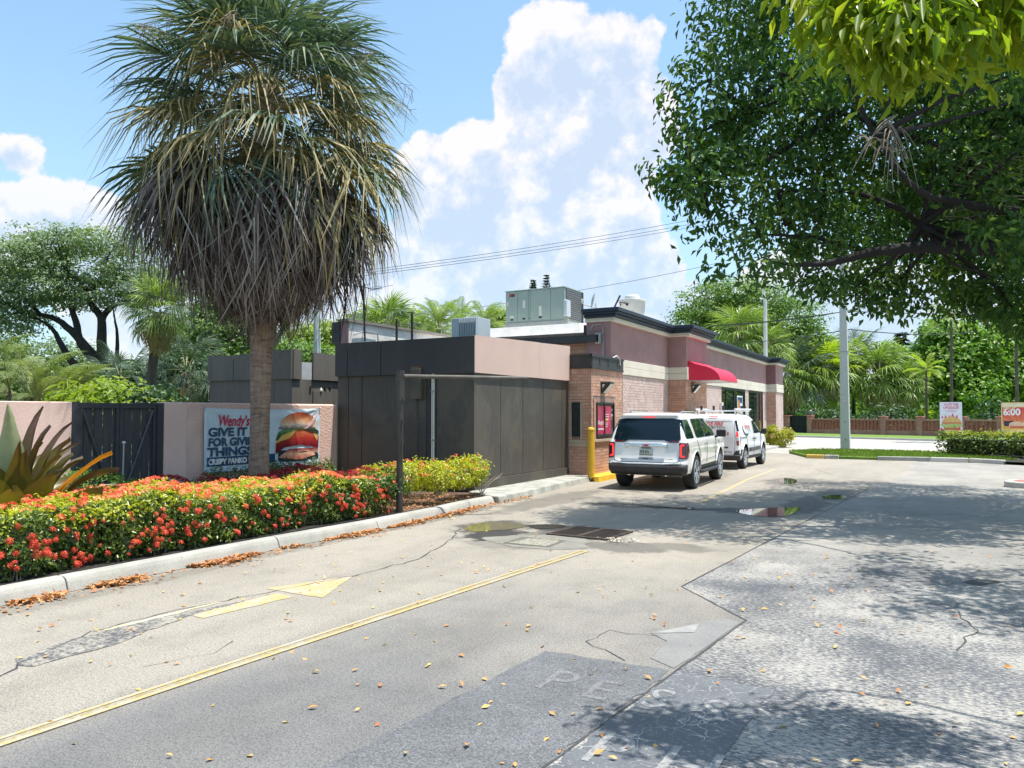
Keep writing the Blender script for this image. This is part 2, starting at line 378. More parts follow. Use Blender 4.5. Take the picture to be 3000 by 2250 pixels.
crack([(-5.35, 2.7), (-5.69, 3.24), (-5.94, 3.84), (-5.92, 4.68), (-5.73, 5.55), (-5.5, 6.48), (-5.45, 7.54), (-5.74, 8.47), (-5.9, 9.0), (-6.35, 9.9)], .010)
crack([(-1.9, 5.9), (-2.3, 5.85), (-2.4, 5.5), (-1.95, 5.2)], .005, seed=3)
crack([(-4.8, 3.5), (-4.65, 3.9), (-4.75, 4.2)], .004, seed=4)
crack([(0.1, 6.6), (0.25, 7.3), (0.15, 7.9)], .009, seed=5); crack([(-6.9, 16), (-6.0, 15.2), (-4.6, 15.0), (-3.9, 14.1)], .007, seed=6)
crack([(-2.6, 24.6), (-3.6, 22.0), (-4.0, 20.0)], .008, seed=7); crack([(-1.2, 22), (-2.6, 23.5), (-3.4, 26)], .01, seed=8)
# resurfaced and overpainted patches -------------------------------------------------
def patchmat(name, c, pale, crk, trans):
    t = NT(name); P = t.pos()
    v = t.n('ShaderNodeTexVoronoi', feature='DISTANCE_TO_EDGE'); v.inputs['Scale'].default_value = 8.5
    nv = t.n('ShaderNodeTexNoise'); nv.inputs['Scale'].default_value = 5; t.l(P, nv.inputs['Vector'])
    mixv = t.n('ShaderNodeMix', data_type='VECTOR'); mixv.inputs[0].default_value = 0.12; t.l(P, mixv.inputs[4]); t.l(nv.outputs[1], mixv.inputs[5]); t.l(mixv.outputs[1], v.inputs['Vector'])
    msk = t.noise(3.0, 3, 0.6)
    line = t.math('MULTIPLY', t.ramp(v.outputs[0], [(0.006, 0.9), (0.024, 0.0)]), t.ramp(msk, [(0.47, 0.0), (0.60, 1.0)]))
    chips = t.ramp(t.noise(34, 4, 0.75, stretch=(.8, 1.6, 1)), [(0.60, 0.0), (0.645, 1.0)])
    f = t.math('MULTIPLY', t.math('MAXIMUM', line, t.math('MULTIPLY', chips, 0.9)), crk, clamp=True)
    base = t.mix(t.ramp(t.noise(2.2, 4, .6), [(.35, 0.), (.65, 1.)]), c, tuple(x * 1.25 for x in c))
    base = t.mix(trans, base, t.ramp(t.noise(80, 3, .75), [(.38, .45), (.62, 1.55)]), 'MULTIPLY')
    col = t.mix(f, base, pale); return t.done(t.bsdf(col, 0.85, 0, .35, 0, t.noise(90, 2, .7), .4, .004))
m_patch = patchmat('old_black_paint', (0.098, 0.104, 0.112), (0.44, 0.43, 0.40), .85, 0.18)
m_patch2 = patchmat('worn_black_paint', (0.098, 0.101, 0.106), (0.40, 0.40, 0.39), 0.25, 0.75)
m_ghost = patchmat('ghost_white_paint', (0.20, 0.20, 0.20), (0.36, 0.35, 0.33), 0.8, 0.6)
m_ghost2 = patchmat('faint_white_paint', (0.135, 0.137, 0.14), (0.32, 0.32, 0.31), 0.25, 0.7)
def ragged(pts, step=.09, j=.018, seed=2):
    r = random.Random(seed); out = []
    for a, b in zip(pts, pts[1:] + pts[:1]):
        k = max(1, int((Vector(b) - Vector(a)).length / step))
        for i in range(k): q = Vector(a).lerp(Vector(b), i / k); out.append((q.x + r.uniform(-j, j), q.y + r.uniform(-j, j)))
    return out
struct(sheet('worn_paint_patch', ragged([(-2.72, 1.2), (-2.69, 2.93), (-2.55, 5.14), (-1.60, 5.15), (-1.735, 3.46), (-1.84, 1.2)]), .004, m_patch2))
struct(sheet('painted_patch', ragged([(-1.565, 5.15), (-0.93, 5.11), (-0.96, 4.3), (-1.0, 3.9), (-1.08, 2.4), (-1.80, 2.4), (-1.70, 3.46)]), .004, m_patch))
struct(sheet('faded_arrow_patch', ragged([(-2.03, 5.95), (-1.61, 6.68), (-1.45, 6.62), (-1.6, 5.2), (-1.81, 5.34), (-1.83, 5.8)], j=.01), .004, pm('faded_paint', (0.245, 0.24, 0.23), (0.205, 0.203, 0.20), 3, .85, fine=.5)))
struct(sheet('faded_white_arrow', ragged([(-2.0, 5.94), (-1.74, 6.4), (-1.72, 6.12)], j=.008), .0075, pm('faint_white', (0.34, 0.335, 0.32), (0.27, 0.265, 0.26), 7, .85, fine=.4)))
for s_, x_, y_, sz, mm in (('S', -1.60, 4.46, .47, m_ghost), ('S', -1.27, 4.42, .50, m_ghost), ('P', -2.30, 4.42, .55, m_ghost2), ('E', -1.98, 4.42, .5, m_ghost2), ('P', -1.63, 3.62, .55, m_ghost), ('H', -1.27, 3.62, .58, m_ghost)):
    o = text_mb(s_, sz, lambda u, v: (x_ + u * .80, y_ + v, .0062), offset=.0).build('faded_letter', mm); struct(o)
# yellow paint -------------------------------------------------------------------------
def worn(name, c, under, keep):
    t = NT(name); f = t.ramp(t.math('ADD', t.math('MULTIPLY', t.noise(28, 5, .75), .6), t.math('MULTIPLY', t.noise(4, 4, .6), .4)), [(keep - .06, 0.), (keep + .05, 1.)])
    return t.done(t.bsdf(t.mix(f, under, t.mix(.6, c, t.ramp(t.noise(90, 2, .7), [(.35, .55), (.6, 1.1)]), 'MULTIPLY')), .8, 0, .35, 0, t.noise(90, 2, .7), .3, .004))
m_yel = worn('worn_yellow_paint', (0.44, 0.32, 0.12), (0.36, 0.325, 0.26), .505)
m_yel2 = worn('faded_olive_paint', (0.26, 0.215, 0.11), (0.31, 0.285, 0.235), .48)
m_yelp = pm('yellow_kerb_paint', (0.80, 0.50, 0.03), (0.70, 0.40, 0.03), 3, .6, bscale=40, bstr=.2, fine=.25)
def strip(name, pts, offs, w, z, m_):
    q = MB(); prev = None; P = [Vector(p) for p in pts]
    for i, p in enumerate(P):
        d = (P[min(i + 1, len(P) - 1)] - P[max(0, i - 1)]).normalized(); n = Vector((d.y, -d.x)); cur = (p + n * (offs - w / 2), p + n * (offs + w / 2))
        if prev: q.poly([(*prev[0], z), (*cur[0], z), (*cur[1], z), (*prev[1], z)])
        prev = cur
    o = q.build(name, m_)
    if o.data.polygons[0].normal.z < 0: o.data.flip_normals()
    return struct(o)
YL = [(-4.5, -3), (-4.40, 2.0), (-4.31, 3.7), (-4.12, 6.5), (-3.93, 9.05)]
strip('yellow_lane_line', YL, 0, .13, .004, m_yel2); strip('yellow_line_edge', YL, -.045, .035, .0075, m_yel); strip('yellow_line_edge', YL, .045, .04, .0075, m_yel)
strip('yellow_lane_line', [(-4.06, 14.9), (-4.2, 18), (-4.36, 20.8), (-4.4, 25)], 0, .10, .004, m_yel)
struct(sheet('yellow_arrow_head', ragged([(-5.89, 5.58), (-5.5, 6.48), (-5.12, 5.57)], j=.012), .004, m_yel))
struct(sheet('yellow_arrow_shaft', ragged([(-5.70, 4.57), (-5.50, 4.53), (-5.38, 5.47), (-5.62, 5.51)], j=.012), .004, m_yel))
struct(sheet('yellow_arrow_remnant', ragged([(-5.93, 3.9), (-5.87, 3.9), (-5.80, 5.0), (-5.86, 5.0)], j=.02), .004, worn('yellow_remnant', (0.55, 0.42, 0.16), (0.42, 0.39, 0.33), .55)))
m_tarw = worn('worn_tar', (0.085, 0.085, 0.09), (0.31, 0.285, 0.24), .50)
struct(sheet('tar_patch', ragged([(-5.74, 3.1), (-5.88, 3.64), (-5.82, 4.4), (-5.73, 4.94), (-5.66, 5.07), (-5.66, 4.47), (-5.46, 3.6), (-5.5, 3.1)], j=.03), .0045, m_tarw))
# drain, sunken slab, puddles ------------------------------------------------------------
m_iron = pm('rusty_iron', (0.06, 0.05, 0.045), (0.11, 0.075, 0.05), 12, .6, metal=.6, bscale=60)
m_hole = pm('drain_dark', (0.012, 0.012, 0.013), None, 5, .6)
dr = thing('drain_grate', 'rusty iron storm drain grate set in the wet driveway', 'drain grate', (-4.42, 10.4, 0))
rz = R_(-4); dc = Vector((-4.42, 10.4))
def dl(u, v): return (dc.x + u * math.cos(rz) - v * math.sin(rz), dc.y + u * math.sin(rz) + v * math.cos(rz))
q = MB(); q.poly([(*dl(-.46, -.42), .004), (*dl(.46, -.42), .004), (*dl(.46, .42), .004), (*dl(-.46, .42), .004)]); q.build('pit', m_hole, dr)
q = MB()
for a in ((-.48, .48, -.45, -.40), (-.48, .48, .40, .45), (-.48, -.43, -.40, .40), (.43, .48, -.40, .40), (-.035, .035, -.40, .40)):
    q.obox((*dl((a[0] + a[1]) / 2, (a[2] + a[3]) / 2), .012), (a[1] - a[0], a[3] - a[2], .02), rz)
q.build('frame', m_iron, dr)
bar = MB().obox((0, 0, 0), (.40, .022, .014)).mesh('bar', m_iron)
for sx in (-.235, .235):
    for i in range(13): inst('bar', bar, dr, (*dl(sx, -.36 + i * .06), .011), (0, 0, rz))
struct(sheet('drain_apron', blobpoly(-4.75, 9.42, .78, .52, 30, .16, .2, 5), .004, pm('damp_concrete', (.27, .255, .215), (.19, .18, .15), 3, .7, bscale=60, bstr=.4, fine=.4)))
struct(sheet('sunken_slab_recess', ragged([(-5.12, 9.02), (-5.14, 9.63), (-4.45, 9.64), (-4.44, 9.05)], j=.012), .0075, pm('recess_shadow_dirt', (0.10, 0.095, 0.075), (0.16, 0.15, 0.12), 9, .8, fine=.4)))
struct(sheet('sunken_slab', ragged([(-5.04, 9.06), (-4.98, 9.55), (-4.5, 9.58), (-4.48, 9.08)], j=.02), .011, pm('rough_aggregate', (0.47, 0.44, 0.36), (0.20, 0.19, 0.15), 30, .9, bscale=60, bstr=.9, bdist=.02, fine=.6)))
def watermat(name, c, rough): t = NT(name); return t.done(t.bsdf(c, rough, 0, .9, .2, t.noise(6, 2, .5), .02, .003))
m_pud = watermat('puddle_water', (0.045, 0.045, 0.04), .015); m_murk = watermat('murky_water', (0.17, 0.15, 0.085), .06)
def puddle(pts, m_, label, smooth=3):
    P = [Vector(p) for p in pts]
    for _ in range(smooth): P = [p for i, a in enumerate(P) for p in (a.lerp(P[(i + 1) % len(P)], .25), a.lerp(P[(i + 1) % len(P)], .75))]
    o = struct(sheet('puddle', [(p.x, p.y) for p in P], .0055, m_)); o['label'] = label
puddle([(-6.25, 9.81), (-6.42, 10.38), (-6.28, 10.72), (-5.97, 10.82), (-5.51, 10.57), (-5.61, 10.17), (-5.82, 9.93), (-5.95, 9.7)], m_murk, 'murky shallow puddle beside the drain')
puddle([(-5.65, 10.7), (-5.35, 10.95), (-5.0, 10.98), (-5.05, 10.6), (-5.3, 10.4)], m_pud, 'dark puddle between kerb and drain')
puddle([(-3.73, 21.8), (-3.24, 21.6), (-3.02, 20.0), (-3.4, 19.9)], m_pud, 'reflecting puddle nearest the parked vehicles')
puddle([(-3.3, 14.0), (-2.73, 14.75), (-2.15, 15.3), (-2.2, 13.75), (-2.58, 13.35)], m_pud, 'reflecting puddle at the pavement joint')
puddle([(-2.14, 17.6), (-1.68, 17.9), (-1.6, 17.05), (-2.05, 16.8)], m_pud, 'small olive puddle along the pavement joint')
puddle([(-5.2, 14.0), (-4.4, 14.12), (-3.6, 14.02), (-4.1, 13.86)], m_pud, 'thin line of water across the lane')
q = MB(); q.poly([(0.21, 9.28, .005), (0.36, 9.17, .005), (0.58, 9.47, .005), (0.35, 9.5, .005)]); o = q.build('utility_lid', pm('dark_lid', (0.03, 0.032, 0.035), (0.05, 0.05, 0.05), 20, .7))
tag(o, 'small dark square utility lid in the shaded pavement', 'utility lid')
# kerb along the planting bed -------------------------------------------------------------
kl = bpy.data.objects.new('kerb', None); COL.objects.link(kl); kl['kind'] = 'structure'; kl['label'] = 'concrete kerb edging the planting bed'; ORG['kerb'] = Vector()
KP = [(-7.45, -8), (-7.45, -5.5), (-7.45, -3), (-7.45, -.5), (-7.45, 2), (-7.44, 4.55), (-7.42, 7.3), (-7.33, 9.2), (-7.36, 10.9), (-7.45, 12.0), (-7.52, 13.0)]
m_kerb = pm('kerb_concrete', (0.46, 0.44, 0.39), (0.33, 0.32, 0.285), 2.2, .85, bscale=70, bstr=.35, bdist=.005, fine=.4)
prof = [(0.0, 0.0), (-.035, .095), (-.06, .135), (-.10, .15), (-.19, .15), (-.20, .06)]
for a, b in zip(KP[:-1], KP[1:]):
    q = MB(); A, B = Vector(a), Vector(b); d = (B - A).normalized(); A = A + d * .006; B = B - d * .006; n = Vector((d.y, -d.x)); drop = -.02 if b[1] > 12.5 else 0
    q.prism(prof, lambda p: (A.x + n.x * p[0], A.y + n.y * p[0], p[1]), lambda p: (B.x + n.x * p[0], B.y + n.y * p[0], p[1] + drop)); q.build('kerb_stone', m_kerb, kl, bevel=.006)
q = MB(); q.tube([(p[0] - .235, p[1], .145 + .01 * math.sin(i * 2.1)) for i, p in enumerate(KP)], .011, 6); o = q.build('irrigation_hose', pm('black_hose', (.012, .012, .013), None, 4, .5)); tag(o, 'thin black irrigation hose lying behind the kerb', 'hose')
# planting bed and sidewalk ------------------------------------------------------------------
struct(sheet('planting_bed', [(-7.60, -14), (-7.55, 9), (-7.55, 11.5), (-7.70, 13.3), (-8.5, 13.8), (-12.2, 13.8), (-60, 13.8), (-60, -14)], .085, m_mulch))
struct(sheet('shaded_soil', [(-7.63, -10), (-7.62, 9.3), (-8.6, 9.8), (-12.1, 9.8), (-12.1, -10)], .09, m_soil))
q = MB(); SW = [(-7.42, 13.02), (-7.50, 14.5), (-7.62, 16.3), (-7.74, 18.2), (-7.84, 18.55), (-8.5, 18.55), (-8.5, 13.6), (-8.0, 13.2)]
q.prism(SW, lambda p: (p[0], p[1], -.02), lambda p: (p[0] - (.04 if p[0] > -7.8 else 0), p[1], .13)); struct(q.build('sidewalk', m_conc2, bevel=.015))
q = MB(); q.prism([(-7.50, 18.25), (-7.62, 18.2), (-7.85, 18.56), (-7.85, 27), (-7.45, 27)], lambda p: (p[0], p[1], -.02), lambda p: (p[0] - .02, p[1], .15)); o = q.build('yellow_kerb', m_yelp, bevel=.02); struct(o)
q = MB(); q.box(-8.0, -6.9, 28, 46, -.02, .12); struct(q.build('building_walk', m_conc, bevel=.01))
# island, far apron, street --------------------------------------------------------------
FA = np.array([-12.2, 71.0]); FB = np.array([4.67, 62.7]); fd = (FB - FA) / np.linalg.norm(FB - FA); fn = np.array([-fd[1], fd[0]])  # fd along the street, fn away from the camera
def ST(u, w): p = FA + fd * u + fn * w; return (p[0], p[1])
def band(name, w0, w1, z, m_): return struct(sheet(name, [ST(-220, w0), ST(240, w0), ST(240, w1), ST(-220, w1)], z, m_))
m_grass = pm('lawn', (0.17, 0.27, 0.035), (0.11, 0.20, 0.03), 3.0, .95, bscale=50, bstr=.6, bdist=.03, fine=.45)
band('street', -33, -9, -.012, m_street); band('verge', -9, 60, .05, m_grass)
q = MB()
a, b = ST(-220, -9), ST(240, -9); c, d = ST(240, -8.75), ST(-220, -8.75); q.prism([a, b, c, d], lambda p: (p[0], p[1], -.02), lambda p: (p[0], p[1], .11)); struct(q.build('far_kerb', m_conc))
struct(sheet('concrete_apron', [(-8.2, 33.5), (-4.9, 31.6), (-0.6, 33), (14, 29), (45, 22), (45, 36), (6, 44), (-8.2, 52), (-26, 60), (-26, 45)], -.004, m_street))
ISL = [(-5.6, 35.2), (-4.36, 31.75), (-2.0, 31.7), (0.2, 32.3), (1.9, 31.2), (2.6, 32.5), (1.2, 36.8), (-1.5, 37.8), (-4.5, 37.6)]
q = MB(); q.prism(ISL, lambda p: (p[0], p[1], -.03), lambda p: (p[0], p[1], .09)); struct(q.build('island', m_grass))
ks = bpy.data.objects.new('island_kerb', None); COL.objects.link(ks); ks['kind'] = 'structure'; ks['label'] = 'broken kerb edging the grass island'; ORG['island_kerb'] = Vector()
m_yk = pm('chipped_yellow', (0.72, 0.42, 0.04), (0.50, 0.38, 0.16), 6, .7, fine=.3)
for a, b, mm in (((-4.4, 31.6), (-3.75, 31.62), m_yk), ((-3.74, 31.62), (-3.25, 31.62), m_conc2), ((-1.9, 31.5), (-0.2, 31.75), m_conc2), ((-0.19, 31.75), (1.0, 31.75), m_conc), ((1.01, 31.75), (2.0, 31.05), m_conc)):
    A, B = Vector(a), Vector(b); d = (B - A).normalized(); n = Vector((-d.y, d.x)) * .16; q = MB()
    q.prism([a, b, tuple(B + n), tuple(A + n)], lambda p: (p[0], p[1], -.02), lambda p: (p[0], p[1], .15)); q.build('kerb_stone', mm, ks, bevel=.02)
q = MB(); q.prism(blobpoly(2.2, 21.9, .75, .65, 18, .1, 0, 3), lambda p: (p[0], p[1], -.02), lambda p: (p[0], p[1], .14)); struct(q.build('kerbed_island', m_conc, bevel=.02))
struct(sheet('brick_paving', blobpoly(2.2, 21.9, .58, .5, 18, .1, 0, 3), .145, pm('red_pavers', (0.40, 0.17, 0.12), (0.28, 0.12, 0.09), 9, .9, fine=.3)))
# ================================================================== PINK WALL, GATE, BANNER
m_pink = pm('pink_stucco', (0.80, 0.545, 0.455), (0.71, 0.465, 0.385), 2.0, .9, bscale=26, bstr=1.0, bdist=.02, fine=.12)
m_pink2 = pm('smooth_pink_stucco', (0.80, 0.56, 0.48), (0.72, 0.49, 0.42), 1.5, .9, bscale=34, bstr=.5, bdist=.01, fine=.1)
m_blackiron = pm('black_metal', (0.030, 0.032, 0.040), (0.045, 0.045, 0.052), 5, .55, bscale=20, bstr=.1)
m_board = pm('charcoal_board', (0.035, 0.037, 0.045), (0.060, 0.056, 0.062), 4, .65, bscale=40, bstr=.25, stretch=(6, 6, .5))
w = thing('stucco_wall', 'smooth pink stucco wall left of the black gate', 'wall', (-12.3, 2, 0)); boxo('panel', m_pink2, w, -12.42, -12.2, -9, 7.46, -.05, 1.93, bevel=.012)
w = thing('stucco_wall', 'rough pink stucco wall carrying the sandwich banner', 'wall', (-12.3, 11.4, 0)); boxo('panel', m_pink, w, -12.42, -12.2, 9.14, 13.74, -.05, 1.95, bevel=.03)
boxo('smooth_strip', m_pink2, w, -12.21, -12.185, 9.15, 9.62, 0, 1.93, bevel=.006)
g = thing('yard_gate', 'black double gate of vertical boards between the pink walls', 'gate', (-12.25, 8.3, 0))
boxo('post', m_blackiron, g, -12.32, -12.2, 7.46, 7.58, 0, 1.93); boxo('post', m_blackiron, g, -12.32, -12.2, 9.02, 9.14, 0, 1.93)
for y0, y1 in ((7.59, 8.30), (8.31, 9.01)):
    q = MB(); q.box(-12.28, -12.22, y0, y1, 1.83, 1.92); q.box(-12.28, -12.22, y0, y1, .14, .22); q.box(-12.279, -12.221, y0, y0 + .06, .221, 1.829); q.box(-12.279, -12.221, y1 - .06, y1, .221, 1.829); q.build('leaf_frame', m_blackiron, g, bevel=.004)
    pl = MB().box(-.015, .015, -.034, .034, .16, 1.85).mesh('board', m_board)
    k = 8
    for i in range(k): o = inst('board', pl, g, (-12.285 + .012 * (i % 2), y0 + .05 + (y1 - y0 - .1) * i / (k - 1), 0), (0, 0, random.uniform(-.1, .1)))
    q = MB(); up = y0 < 8
    ya, yb = (y0 + .06, y1 - .06) if up else (y1 - .06, y0 + .06); q.tube([(-12.235, ya, 1.80), (-12.235, yb, .24)], .022, 6); q.build('diagonal_brace', pm('grey_steel', (.075, .075, .085), None, 4, .5), g)
pz = thing('standpipe', 'thin grey capped pipe standing in front of the gate', 'pipe', (-12.0, 8.2, 0)); q = MB().tube([(-12.0, 8.22, 0), (-12.0, 8.235, 1.24)], .014, 8); m_galv = pm('galvanised', (.42, .43, .44), (.33, .34, .35), 4, .45, metal=.6); q.build('pipe', m_galv, pz); MB().lathe([(.03, 0), (.034, .02), (.012, .035)], (-12.0, 8.235, 1.24), 12).build('cap', pm('pale_cap', (.7, .7, .68)), pz)
# banner ------------------------------------------------------------------------------------
def bdisp(u, v):   # u 0..1 along the wall, v 0..1 upward: cloth pulled to its corners, sagging along the top
    d = 0
    for cu, cv in ((0, 0), (1, 1), (0, 1), (1, 0)):
        a = math.atan2((v - cv) * 1.25, (u - cu) * 3.1); r = math.hypot((u - cu) * 3.1, (v - cv) * 1.25)
        d += .016 * math.sin(a * 17 + cu * 2) * math.exp(-r * 1.5) * min(1, r * 5)
    d += .012 * math.sin(v * 26 + math.sin(u * PI) * 5) * math.exp(-(1 - v) * 5)
    d += .010 * math.sin((u * 2 - v) * 13) * max(0, v - .1) * (1 - v)
    return d * .7 + .03
BY0, BY1, BZ0, BZ1 = 9.98, 13.10, .61, 1.855
def BN(y, z, off=0):
    u, v = (y - BY0) / (BY1 - BY0), (z - BZ0) / (BZ1 - BZ0); sag = .03 * 4 * u * (1 - u) * v ** 6
    return (-12.175 + bdisp(u, v) + off, y, z - sag)
bn = thing('banner', 'pale blue vinyl banner advertising a crispy panko sandwich', 'banner', (-12.15, 11.5, 1.2))
q = MB(); NU, NV = 90, 44
for j in range(NV + 1):
    for i in range(NU + 1): q.v.append(BN(BY0 + (BY1 - BY0) * i / NU, BZ0 + (BZ1 - BZ0) * j / NV))
for j in range(NV):
    for i in range(NU): a = j * (NU + 1) + i; q.f.append((a, a + 1, a + NU + 2, a + NU + 1)); q.m.append(0)
vinyl = lambda n, c: pm(n, c, tuple(x * .94 for x in c), 3, .38, spec=.5)
q.build('sheet', vinyl('pale_blue_vinyl', (.62, .74, .82)), bn, smooth=True)
def btxt(s, y, z, size, m_, sx=1, shear=0, off=.0, o=.016): return text_mb(s, size, lambda u, v: BN(y + u, z + v, o), shear, off, sx=sx).build('lettering', m_, bn)
m_navy = vinyl('navy_print', (.012, .07, .16)); m_red = vinyl('red_print', (.62, .012, .06)); m_wht = vinyl('white_print', (.85, .86, .88))
btxt('Wendy\u2019s', 10.28, 1.50, .31, m_red, .70, .22, .007)
btxt('GIVE IT UP', 10.06, 1.305, .225, m_navy, 1.30, 0, .010); btxt('FOR GIVING', 10.06, 1.115, .215, m_navy, 1.10, 0, .010); btxt('THINGS UP', 10.05, .925, .225, m_navy, 1.36, 0, .010)
q = MB()
def bpoly(pts, m_, off, name):
    P = [(BY0 + (BY1 - BY0) * a, BZ0 + (BZ1 - BZ0) * b) for a, b in pts]; b = bmesh.new(); vs = [b.verts.new((0, y, z)) for y, z in P]; b.faces.new(vs); bmesh.ops.triangulate(b, faces=b.faces[:]); bmesh.ops.subdivide_edges(b, edges=b.edges[:], cuts=3, use_grid_fill=True)
    q = MB(); b.verts.index_update(); q.v = [BN(v.co.y, v.co.z, off) for v in b.verts]; q.f = [tuple(v.index for v in f.verts) for f in b.faces]; q.m = [0] * len(q.f); b.free(); return q.build(name, m_, bn, smooth=True)
bpoly([(.02, .235), (.57, .235), (.57, .095), (.02, .095)], m_navy, .016, 'print_band')
btxt('CRISPY PANKO FISH', 10.06, .765, .14, m_wht, .98, 0, .008, .026)
arc = lambda cx, cy, rx, ry, a0, a1, n=18: [(cx + rx * math.cos(R_(a0 + (a1 - a0) * i / n)), cy + ry * math.sin(R_(a0 + (a1 - a0) * i / n))) for i in range(n + 1)]
def grad(name, stops, axis='Z', lo=0, hi=1, nscale=6):
    t = NT(name); s_ = t.n('ShaderNodeSeparateXYZ'); t.l(t.pos(), s_.inputs[0]); q = t.n('ShaderNodeMapRange'); t.l(s_.outputs['XYZ'.index(axis)], q.inputs[0]); q.inputs[1].default_value = lo; q.inputs[2].default_value = hi
    f = t.math('ADD', q.outputs[0], t.math('MULTIPLY', t.math('SUBTRACT', t.noise(nscale, 5, .65), .5), .5)); return t.done(t.bsdf(t.ramp(f, stops), .38, 0, .5))
bpoly([(.60, .28), (.60, .10), (.70, .08), (.85, .075), (.985, .10), (.985, .28)], vinyl('dark_slate_print', (.015, .035, .055)), .007, 'print_slate')
bpoly([(.60, .16), (.70, .30), (.985, .30), (.985, .20), (.95, .17), (.8, .10)], grad('lower_bun_print', [(.1, (.55, .18, .13)), (.5, (.75, .42, .28)), (.9, (.30, .03, .05))], 'Z', .75, 1.0), .010, 'print_bun')
bpoly([(.575, .22), (.66, .33), (.8, .36), (.985, .30), (.99, .50), (.93, .60), (.80, .66), (.68, .55), (.58, .42)], grad('crumb_print', [(.1, (.18, .01, .02)), (.45, (.45, .04, .03)), (.8, (.62, .17, .07))], 'Z', 1.0, 1.45, 14), .013, 'print_fillet')
bpoly([(.575, .40), (.62, .44), (.70, .48), (.77, .62), (.70, .60), (.60, .52)], vinyl('cheese_print', (.78, .50, .13)), .016, 'print_cheese'); bpoly([(.93, .58), (.985, .52), (.97, .42), (.94, .50)], vinyl('cheese_print_edge', (.74, .45, .14)), .016, 'print_cheese')
bpoly([(.575, .46), (.60, .60), (.68, .66), (.77, .64), (.72, .60), (.63, .54), (.59, .45)], grad('lettuce_print', [(.2, (.03, .10, .04)), (.6, (.12, .28, .10)), (.9, (.4, .5, .3))], 'Z', 1.2, 1.5, 20), .019, 'print_lettuce')
bpoly([(.59, .66), (.64, .72), (.74, .70), (.80, .72), (.88, .70), (.985, .60), (.985, .53), (.90, .59), (.82, .63), (.74, .64), (.66, .63)], grad('sauce_print', [(.3, (.04, .05, .03)), (.5, (.30, .26, .20)), (.7, (.75, .70, .62))], 'Z', 1.3, 1.6, 26), .022, 'print_sauce')
bpoly([(.63, .71)] + arc(.79, .70, .175, .24, 175, 5, 22) + [(.97, .64), (.88, .70), (.78, .72), (.70, .71)], grad('bun_print', [(.05, (.80, .62, .50)), (.4, (.72, .34, .16)), (.75, (.50, .06, .03))], 'Z', 1.45, 1.85, 7), .025, 'print_bun')
bpoly([(.985, .985)] + [(.88, .70), (.83, .64), (.86, .64), (.92, .72)], vinyl('fold_sheen', (.66, .40, .40)), .028, 'painted_sheen')  # sheen along the banner's fold, painted on as a flat pale strip
q = MB()
for y, z in ((BY0, BZ0), (BY1, BZ1), (BY0, BZ1), (BY1, BZ0)): q.lathe([(.02, 0), (.02, .012), (.008, .03)], BN(y, z), 10, axis='x')
q.build('grommets', m_galv, bn)

# ================================================================== DARK PANELLED ANNEX
m_dark = pm('dark_olive_paint', (0.105, 0.094, 0.078), (0.082, 0.074, 0.063), 1.2, .55, bscale=60, bstr=.12, fine=.15, stretch=(3, 3, .4))
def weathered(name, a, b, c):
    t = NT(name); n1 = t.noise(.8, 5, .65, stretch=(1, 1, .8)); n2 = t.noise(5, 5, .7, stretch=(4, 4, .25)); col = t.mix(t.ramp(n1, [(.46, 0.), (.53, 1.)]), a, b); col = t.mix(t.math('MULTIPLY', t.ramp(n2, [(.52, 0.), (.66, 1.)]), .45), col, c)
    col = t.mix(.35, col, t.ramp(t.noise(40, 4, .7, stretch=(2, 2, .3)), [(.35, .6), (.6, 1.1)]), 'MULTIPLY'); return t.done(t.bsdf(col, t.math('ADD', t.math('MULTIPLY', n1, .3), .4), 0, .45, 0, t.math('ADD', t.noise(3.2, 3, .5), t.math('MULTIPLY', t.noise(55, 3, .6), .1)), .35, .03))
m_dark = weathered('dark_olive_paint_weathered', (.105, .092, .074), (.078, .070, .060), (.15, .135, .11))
m_dark2 = pm('blue_black_paint', (0.060, 0.062, 0.068), (0.044, 0.047, 0.054), 1.5, .6, bscale=60, bstr=.12)
m_fpink = pm('pink_panel_paint', (0.64, 0.47, 0.41), (0.59, 0.43, 0.38), 1.2, .7, bscale=50, bstr=.1)
an = thing('panelled_annex', 'dark brown panelled annex with one pink fascia', 'annex', (-10.4, 16, 0))
boxo('core', pm('annex_core', (.02, .02, .02)), an, -12.26, -8.53, 13.83, 18.5, .08, 3.30)
def yv(lst, x=-8.5): return [AX(p, 1250, x)[1] for p in lst]
ys = [13.8] + yv([1467, 1532, 1591.5, 1646]) + [18.5]
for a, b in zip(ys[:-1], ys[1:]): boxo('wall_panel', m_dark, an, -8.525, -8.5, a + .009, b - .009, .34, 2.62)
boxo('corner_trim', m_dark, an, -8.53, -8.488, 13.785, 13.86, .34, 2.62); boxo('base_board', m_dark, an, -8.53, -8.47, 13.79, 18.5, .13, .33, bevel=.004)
xs = [-12.25, AY(1020, 1250, 13.8)[0], AY(1060, 1250, 13.8)[0], AY(1250, 1250, 13.8)[0], AY(1278, 1250, 13.8)[0], -8.53]
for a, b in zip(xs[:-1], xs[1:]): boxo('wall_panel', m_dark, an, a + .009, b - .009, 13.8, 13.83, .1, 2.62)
fx = [-12.27, AY(1020, 1050, 13.75)[0], AY(1118, 1050, 13.75)[0], -8.44]
for a, b in zip(fx[:-1], fx[1:]): boxo('fascia_panel', m_dark2, an, a + .009, b - .009, 13.72, 13.79, 2.60, 3.37)
fy = [13.72, AX(1581, 1050, -8.44)[1], 18.52]
